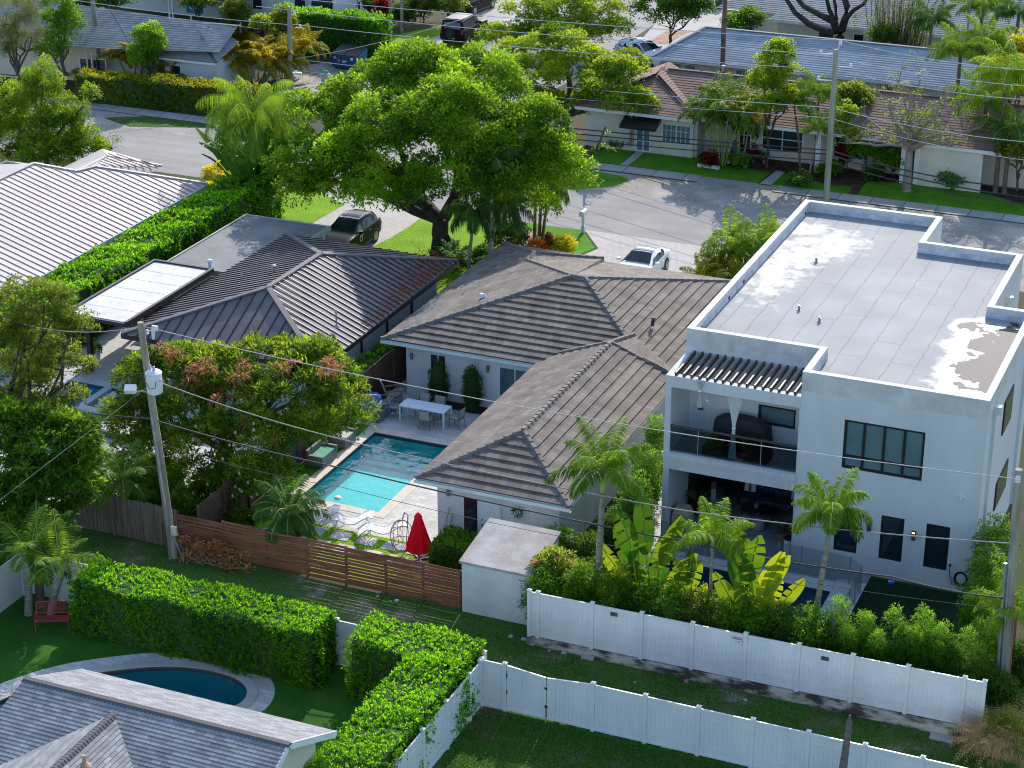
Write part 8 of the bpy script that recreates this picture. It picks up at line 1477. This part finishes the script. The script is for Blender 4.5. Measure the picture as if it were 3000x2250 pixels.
# broom, bucket, wicker set, divider screens
b = at(1287, 1590); m = MB(); m.tube([(-30.0, 63.6, .05), (-29.75, 63.88, 1.5)], .016, 6); t = thing('broom', 'long handled broom leaning on the white wing corner', 'broom', (-30.0, 63.6, .01)); m.build('handle', mat('wood_handle', (.4, .25, .14), .7), t); MB().rbox((-30.0, 63.58, .05), (.3, .08, .1)).build('brush', mat('broom_blue', (.02, .2, .45), .7), t)
m = MB(); m.tube([(-29.8, 63.6, .05), (-29.6, 63.88, 1.25)], .016, 6); t = thing('mop', 'dark handled mop beside the broom', 'mop', (-29.8, 63.6, .01)); m.build('handle', M_dkgrey, t); MB().rbox((-29.8, 63.6, .04), (.25, .12, .06)).build('mop_head', M_bl, t)
def sofa(label, x, y, rz, col, cu, w=1.5):
    t = thing('wicker_sofa', label, 'sofa', (0, 0, 0), 'wicker seats beside the pool turf'); MB().box(-w / 2, -.4, .04, w / 2, .4, .34).build('base', col, t); MB().box(-w / 2, .28, .345, w / 2, .4, .72).build('backrest', col, t)
    for s in (-1, 1): MB().box(s * w / 2 - .06, -.4, .345, s * w / 2 + .06, .27, .55).build('armrest', col, t)
    MB().box(-w / 2 + .08, -.36, .345, w / 2 - .08, .25, .47).build('cushion', cu, t); t.location = (x, y, .01); t.rotation_euler = (0, 0, rz)
M_wick = mat('grey_wicker', (.22, .21, .20), .8, (.12, .115, .11), 30); M_mint = mat('mint_cushion', (.12, .36, .25), .9)
sofa('grey wicker sofa with mint cushion left of the pool coping', -37.95 + .2, 68.3, pi / 2, M_wick, M_mint, 1.3); sofa('second grey wicker seat with pale cushion under the mango branches', -37.9 + .15, 70.2, pi / 2, M_wick, M_web, 1.0)
t = thing('screen_panel', 'dark blue privacy screen under the mango tree', 'screen', (-38.2, 65.8, 0)); MB().box(-38.25, 65.2, .05, -38.18, 67.0, 1.9).build('panel', mat('navy_screen', (.01, .03, .07), .7), t); MB().box(-38.28, 67.0, 0, -38.15, 67.12, 2.0).build('post', M_black, t)
pl = at(989, 1462, -.14); t = tag(MB().lathe([(.02, 0), (.15, 0), (.17, .05), (.13, .10), (.02, .13)], (pl.x, pl.y, -.14), 16).build('pool_skimmer', M_white2, None, True, loc=(pl.x, pl.y, -.14)), 'small white floating skimmer in the turquoise pool', 'pool float')
# pool yard at left: daybed, lounger, planter
t = thing('sun_daybed', 'low grey daybed with beige cushion at the right rim of the left blue pool', 'daybed', (-47.2, 67.6, .01)); MB().box(-48.15, 66.75, .02, -46.3, 68.35, .24).build('base', M_dkgrey, t); MB().box(-48.12, 66.78, .245, -46.33, 68.32, .36).build('cushion', mat('beige_cushion', (.55, .50, .45), .9), t)
t = thing('deck_lounger', 'dark slatted deck lounger with raised back on the pale patio', 'lounge chair', (-47.0, 64.5, .01)); a = at(265, 1350); b = at(312, 1310); t.location = (-46.9, 64.5, .01); MB().rbox((-46.9, 63.9, .3), (.65, 1.2, .06)).build('seat', M_teak, t); MB().rbox((-46.9, 64.85, .6), (.65, .95, .05), 0, .75).build('backrest', M_teak, t)
for s in (-.28, .28):
    for y in (63.4, 64.4): MB().box(-46.9 + s - .02, y, .01, -46.9 + s + .02, y + .05, .27).build('leg', M_teak, t)
b = at(284, 1070); t = thing('planter', 'tall white cylinder planter under the white patio cover', 'planter', (b.x, b.y, .01)); MB().lathe([(.17, .01), (.21, .65), (.19, .66), (.17, .6)], (b.x, b.y, 0), 18).build('pot', M_white2, t, smooth=True); F = Fol(); [clump(F, (b.x + RN.uniform(-.1, .2), b.y, RN.uniform(.7, 1.0)), .18, 30, .14, .08, .5) for _ in range(8)]; F.build('foliage', LM_podo, t)
t = thing('outdoor_rug', 'brown outdoor rug under the covered patio', 'rug', (-50, 74.5, .01)); MB().box(-51.6, 73.6, .008, -49.2, 76.6, .02).build('rug_cloth', mat('rug_brown', (.10, .06, .045), .95), t)
# pink bench
t = thing('garden_bench', 'pink red metal garden bench with lattice back at bottom left', 'bench', (0, 0, 0)); M_pk = mat('pink_paint', (.42, .06, .06), .5, (.34, .045, .05), 4)
for sx in (-.6, .6):
    MB().tube([(sx, .22, 0), (sx, .24, .42)], .024, 6).build('leg', M_pk, t); MB().tube([(sx, -.26, 0), (sx, -.22, .42), (sx, -.34, .92)], .024, 6).build('leg', M_pk, t); MB().tube([(sx, -.26, .66), (sx, .1, .68), (sx, .25, .62), (sx, .24, .42)], .02, 6).build('armrest', M_pk, t)
s = MB()
for k in range(9): s.box(-.6, -.2 + k * .052, .42, .6, -.165 + k * .052, .436)
s.build('seat', M_pk, t); s = MB(); s.tube([(-.6, -.34, .92), (0, -.345, .95), (.6, -.34, .92)], .02, 6); s.tube([(-.6, -.25, .52), (.6, -.25, .52)], .016, 6)
for k in range(13):
    x = -.6 + k * .1; 
    for dx_ in (.25, -.25):
        x2 = x + dx_
        if -.6 <= x2 <= .6: s.tube([(x, -.25, .52), (x2, -.34, .92)], .009, 4)
s.build('backrest', M_pk, t); t.location = (-40.15, 52.2, .01); t.rotation_euler = (0, 0, pi + .45)
# ------------------------------------------------------------ modern house balcony and porch
def curtain(label, x0, x1, z0, z1, Y, knot, wz):
    t = thing('curtain', label, 'curtain', ((x0 + x1) / 2, Y, z1), 'white curtains on the balcony'); m = MB(); n, k_ = 28, 18; V = []; F_ = []; xc = (x0 + x1) / 2
    for j in range(k_ + 1):
        u_ = j / k_; z = z1 + (z0 - z1) * u_; g = abs(u_ - knot); w_ = (.16 + .84 * min(1, (g / max(knot, .01)) ** 1.2 if u_ < knot else (g / (1 - knot)) * .45)) * wz
        for i in range(n + 1): s_ = i / n * 2 - 1; V.append((xc + s_ * (x1 - x0) / 2 * w_, Y + .05 * cos(s_ * 22) * w_, z))
    for j in range(k_):
        for i in range(n): a = j * (n + 1) + i; F_.append((a, a + 1, a + n + 2, a + n + 1))
    m.mesh(V, F_); m.build('cloth', M_curt, t, smooth=True); MB().lathe([(.06, -.03), (.09, 0), (.06, .03)], (xc, Y, z1 + (z0 - z1) * knot), 10).build('tie', M_curt, t)
curtain('long tied white curtain falling through the middle of the balcony', -19.95, -19.30, 3.75, 6.42, 67.82, .52, 1.0); curtain('short knotted white curtain at the left of the balcony', -21.15, -20.75, 5.75, 6.9, 67.60, .40, 1.0)
curtain('looped white curtain swag right of the short knotted one', -20.95, -20.50, 5.85, 6.42, 67.84, .75, 1.1)
t = thing('covered_grill', 'outdoor grill under a black fabric cover on the balcony', 'grill', (-19.75, 69.3, 3.62)); m = MB(); P0 = [(-1.15, -.4), (1.15, -.4), (1.15, .4), (-1.15, .4)]
lay = [(1.0, 0), (1.05, .05), (1.0, .55), (.97, .9), (.72, 1.12), (.60, 1.18)]; V = []; F_ = []; n = 24
for s_, z in lay:
    for k in range(n): a = 2 * pi * k / n; cx, sy = cos(a), sin(a); V.append((-19.75 + 1.15 * s_ * (abs(cx) ** .5) * (1 if cx > 0 else -1) * (1 + .02 * sin(a * 7)), 69.4 + .42 * s_ * (abs(sy) ** .5) * (1 if sy > 0 else -1) * (1 + .03 * sin(a * 9)), 3.63 + z + .02 * sin(a * 5)))
for i in range(len(lay) - 1):
    for k in range(n): F_.append((i * n + k, i * n + (k + 1) % n, (i + 1) * n + (k + 1) % n, (i + 1) * n + k))
F_.append(tuple(range((len(lay) - 1) * n, len(lay) * n))); m.mesh(V, F_); m.build('cover', mat('cover_fabric', (.022, .022, .028), .7, (.014, .014, .018), 3, .5, 6), t, smooth=True)
t = thing('planter_box', 'dark planter box with small plants behind the glass railing', 'planter', (-19.6, 68.3, 3.62)); MB().box(-20.9, 68.0, 3.63, -18.3, 68.75, 3.98).build('box', M_black, t); F = Fol()
for k in range(26): clump(F, (RN.uniform(-20.7, -18.5), RN.uniform(68.1, 68.6), RN.uniform(4.0, 4.35)), .16, 24, .14, .06, RN.uniform(.1, .7))
F.build('foliage', LM_dark, t); F = Fol(); [clump(F, (RN.uniform(-20.4, -19.6), 68.2, RN.uniform(4.0, 4.4)), .12, 24, .14, .05, .5) for _ in range(6)]; F.build('red_foliage', LM_croton, t)
MB().box(XL + .6, 69.98, 4.55, XL + .8, 70.04, 4.65).build('wall_lamp', M_dkgrey, C.objects['modern_house'])
# porch furniture
t = thing('patterned_sofa', 'dark patterned sofa at the back of the shaded porch', 'sofa', (-19.0, 71.6, .03)); M_pat = mat('purple_pattern', (.10, .08, .13), .85, (.02, .02, .03), 9, fac=(.45, .55)); MB().box(-20.2, 71.2, .05, -17.7, 72.1, .45).build('seat', M_pat, t); MB().box(-20.2, 71.95, .455, -17.7, 72.25, 1.0).build('backrest', M_pat, t)
for x in (-20.3, -17.7): MB().box(x, 71.2, .05, x + .1, 72.2, .65).build('armrest', M_black, t)
for x, l in ((-19.95, 'left striped white throw pillow on the patterned sofa'), (-18.0, 'right striped white throw pillow on the patterned sofa')):
    tp = thing('throw_pillow', l, 'pillow', (x, 71.75, .5)); MB().rbox((x, 71.8, .72), (.45, .14, .45), .1, -.25).build('pillow_cloth', M_curt, tp); MB().rbox((x, 71.72, .72), (.1, .02, .44), .1, -.25).build('stripe', M_teak, tp)
t = thing('armchair', 'pale grey cushioned armchair left of the patterned sofa', 'chair', (-20.9, 70.4, .03)); M_pg = mat('pale_cushion', (.30, .33, .36), .9); MB().rbox((-20.9, 70.4, .4), (.65, .65, .18), .3).build('seat', M_pg, t); MB().rbox((-21.15, 70.6, .75), (.2, .65, .6), .3).build('backrest', M_pg, t); MB().rbox((-20.9, 70.4, .17), (.6, .6, .26), .3).build('frame', M_black, t)
t = thing('coffee_table', 'low black coffee table with small ornaments in the porch', 'table', (-19.2, 70.5, .03)); MB().box(-19.9, 70.2, .38, -18.5, 70.9, .42).build('tabletop', M_black, t)
for x in (-19.85, -18.6):
    for y in (70.25, 70.8): MB().box(x, y, .04, x + .05, y + .05, .378).build('leg', M_black, t)
MB().lathe([(.05, 0), (.11, .08), (.10, .2), (.05, .25)], (-19.3, 70.5, .42), 12).build('vase', M_teak, t)
M_ott = mat('woven_ottoman', (.34, .34, .33), .9, (.22, .22, .22), 25)
for x, l in ((-19.55, 'left round woven ottoman in the porch'), (-18.95, 'right round woven ottoman in the porch')): tag(MB().lathe([(.24, .03), (.29, .12), (.29, .36), (.24, .44), (.02, .45)], (x, 69.55, 0), 16).build('ottoman', M_ott, None, True, loc=(x, 69.55, .03)), l, 'ottoman', 'woven ottomans in the porch')
def potted(label, x, y, r, h, mp, ml, n=24, L=.7, z=.03, cat='potted plant', spiky=True):
    t = thing('potted_plant', label, cat, (x, y, z)); MB().lathe([(r * .7, z), (r, z + h), (r * .92, z + h + .01), (r * .8, z + h - .06)], (x, y, 0), 16).build('pot', mp, t, smooth=True); F = Fol()
    if spiky: az = G.uniform(0, 6.28, n); T = np.stack([np.cos(az), np.sin(az), G.uniform(.3, 2.0, n)], 1); F.add(np.tile([x, y, z + h], (n, 1)), T, np.stack([-np.sin(az), np.cos(az), az * 0], 1) + .3, L, .05, G.uniform(.2, .8, n), sag=.25)
    else: [clump(F, (x + RN.uniform(-r, r), y + RN.uniform(-r, r), z + h + RN.uniform(.05, L)), .16, 26, .13, .07, RN.uniform(.3, .7)) for _ in range(10)]
    F.build('foliage', ml, t); return t
potted('terracotta pot with spiky plant at the porch front right', -17.75, 68.9, .24, .38, M_terra, LM_greyg, 30, .65); potted('black pot with long strappy leaves at the porch left', -21.55, 69.9, .22, .45, M_black, LM_greyg, 30, .95)
potted('dark bushy potted plant at the back left of the porch', -21.7, 71.8, .3, .5, M_black, LM_dark, 0, 1.1, spiky=False); potted('dark bushy potted plant beside the patterned sofa', -20.9, 72.1, .3, .5, M_black, LM_dark, 0, 1.2, spiky=False)
t = thing('porch_bin', 'pale blue cylindrical bin at the porch front right corner', 'bin', (-17.25, 68.0, .03)); MB().lathe([(.17, .03), (.19, .6), (.2, .62), (.17, .64)], (-17.3, 68.1, 0), 16).build('tub', M_tab, t, smooth=True); MB().lathe([(.2, .64), (.2, .70), (.02, .71)], (-17.3, 68.1, 0), 16).build('lid', M_black, t)
t = thing('side_cabinet', 'beige outdoor cabinet with sloped top at the porch left', 'cabinet', (-21.75, 68.3, .03)); MB().box(-22.05, 68.05, .03, -21.3, 68.6, .75).build('cabinet_body', mat('beige_board', (.5, .42, .3), .7), t); m = MB(); m.mesh([(-22.05, 68.05, .78), (-21.3, 68.05, .78), (-21.3, 68.6, .78), (-22.05, 68.6, .78), (-21.9, 68.1, 1.1), (-21.45, 68.1, 1.1), (-21.45, 68.5, 1.1), (-21.9, 68.5, 1.1)], [(0, 1, 5, 4), (1, 2, 6, 5), (2, 3, 7, 6), (3, 0, 4, 7), (4, 5, 6, 7), (3, 2, 1, 0)]); m.build('hood', MATS['beige_board'], t)
# pool safety mesh fence
t = thing('pool_safety_fence', 'see through mesh pool fence with thin posts before the porch', 'fence', (-17, 66.8, 0)); M_mesh = bpy.data.materials.new('fence_mesh'); M_mesh.use_nodes = True; nt = M_mesh.node_tree; tr_ = nt.nodes.new('ShaderNodeBsdfTransparent'); ms = nt.nodes.new('ShaderNodeMixShader'); ms.inputs[0].default_value = .62; nt.nodes['Principled BSDF'].inputs['Base Color'].default_value = (.10, .13, .18, 1); nt.links.new(nt.nodes['Principled BSDF'].outputs[0], ms.inputs[1]); nt.links.new(tr_.outputs[0], ms.inputs[2]); nt.links.new(ms.outputs[0], nt.nodes['Material Output'].inputs[0])
pts = [(-22.0, 66.65), (-21.1, 66.65), (-20.2, 66.65), (-19.3, 66.65), (-18.4, 66.66), (-17.3, 66.67), (-16.4, 66.68), (-15.45, 66.68), (-14.5, 66.6), (-13.95, 66.05), (-13.95, 65.2), (-13.95, 64.3), (-13.95, 63.4)]
for (x, y) in pts: MB().tube([(x, y, .01), (x, y, 1.2)], .022, 6).build('post', M_grey, t)
for a, b in zip(pts[:-1], pts[1:]): m = MB(); d_ = Vector((b[0] - a[0], b[1] - a[1], 0)).normalized() * .022; m.face([(a[0] + d_.x, a[1] + d_.y, .05), (b[0] - d_.x, b[1] - d_.y, .05), (b[0] - d_.x, b[1] - d_.y, 1.18), (a[0] + d_.x, a[1] + d_.y, 1.18)]); m.build('mesh_panel', M_mesh, t, fix=False)
# hose coil on wall
hp = aty(2812, 1720, YF - .12); t = thing('garden_hose', 'coiled black garden hose hanging at the right corner of the modern house', 'hose', (hp.x, YF, .6)); m = MB()
for k in range(4): rr = .19 + .02 * k; m.tube([Vector((hp.x + rr * cos(a * pi / 9), YF - .08 - .02 * k, .62 + rr * 1.25 * sin(a * pi / 9))) for a in range(19)], .018, 5)
m.tube([(hp.x - .45, YF - .05, 1.05), (hp.x - .45, YF - .06, .75), (hp.x - .3, YF - .08, .3), (hp.x - .1, YF - .1, .35)], .014, 5); m.build('coil', M_black, t); MB().rbox((hp.x - .45, YF - .04, 1.08), (.08, .08, .08)).build('tap', M_dkgrey, t)
tp = at(2615, 1700); tag(MB().lathe([(.02, 0), (.12, .0), (.12, .08), (.02, .1)], (tp.x, 67.3, .02), 12).build('toy_ball', M_bl, None, loc=(tp.x, 67.3, .02)), 'small blue toy on the dark turf by the wall', 'toy')
# duplex front pots
for k, (px_, py_, m_, ml, l_) in enumerate(((2135, 478, M_white2, LM_red, 'first potted plant from the left in the duplex bed'), (2160, 486, M_dkgrey, LM_podo, 'second potted plant from the left in the duplex bed'), (2183, 492, mat('glazed_green', (.12, .3, .26), .3), LM_bright, 'small bright plant in a pale green glazed pot'), (2205, 478, M_dkgrey, LM_red, 'red plant in a dark pot in the duplex bed'), (2240, 482, M_terra, LM_dark, 'terracotta pot at the right end of the duplex bed'))):
    x, y = P_(px_, py_); potted(l_, x, y, .17, .3, m_, ml, 0, .4, .01, spiky=False)
x, y = P_(2075, 492); tag(MB().rbox((x, y, .1), (1.4, .15, .2), -.05).build('bed_edging', M_white2, None, loc=(x, y, 0)), 'white edging board at the foot of the areca palm', 'edging')
x, y = P_(2190, 435); t = thing('porch_lounger', 'grey folded lounge chair under the duplex porch', 'chair', (x, y, 0)); MB().rbox((x - .3, 116.6, .6), (.8, .1, .8), 0, .3).build('backrest', M_grey, t); MB().rbox((x - .3, 116.3, .35), (.8, .7, .08)).build('seat', M_grey, t)
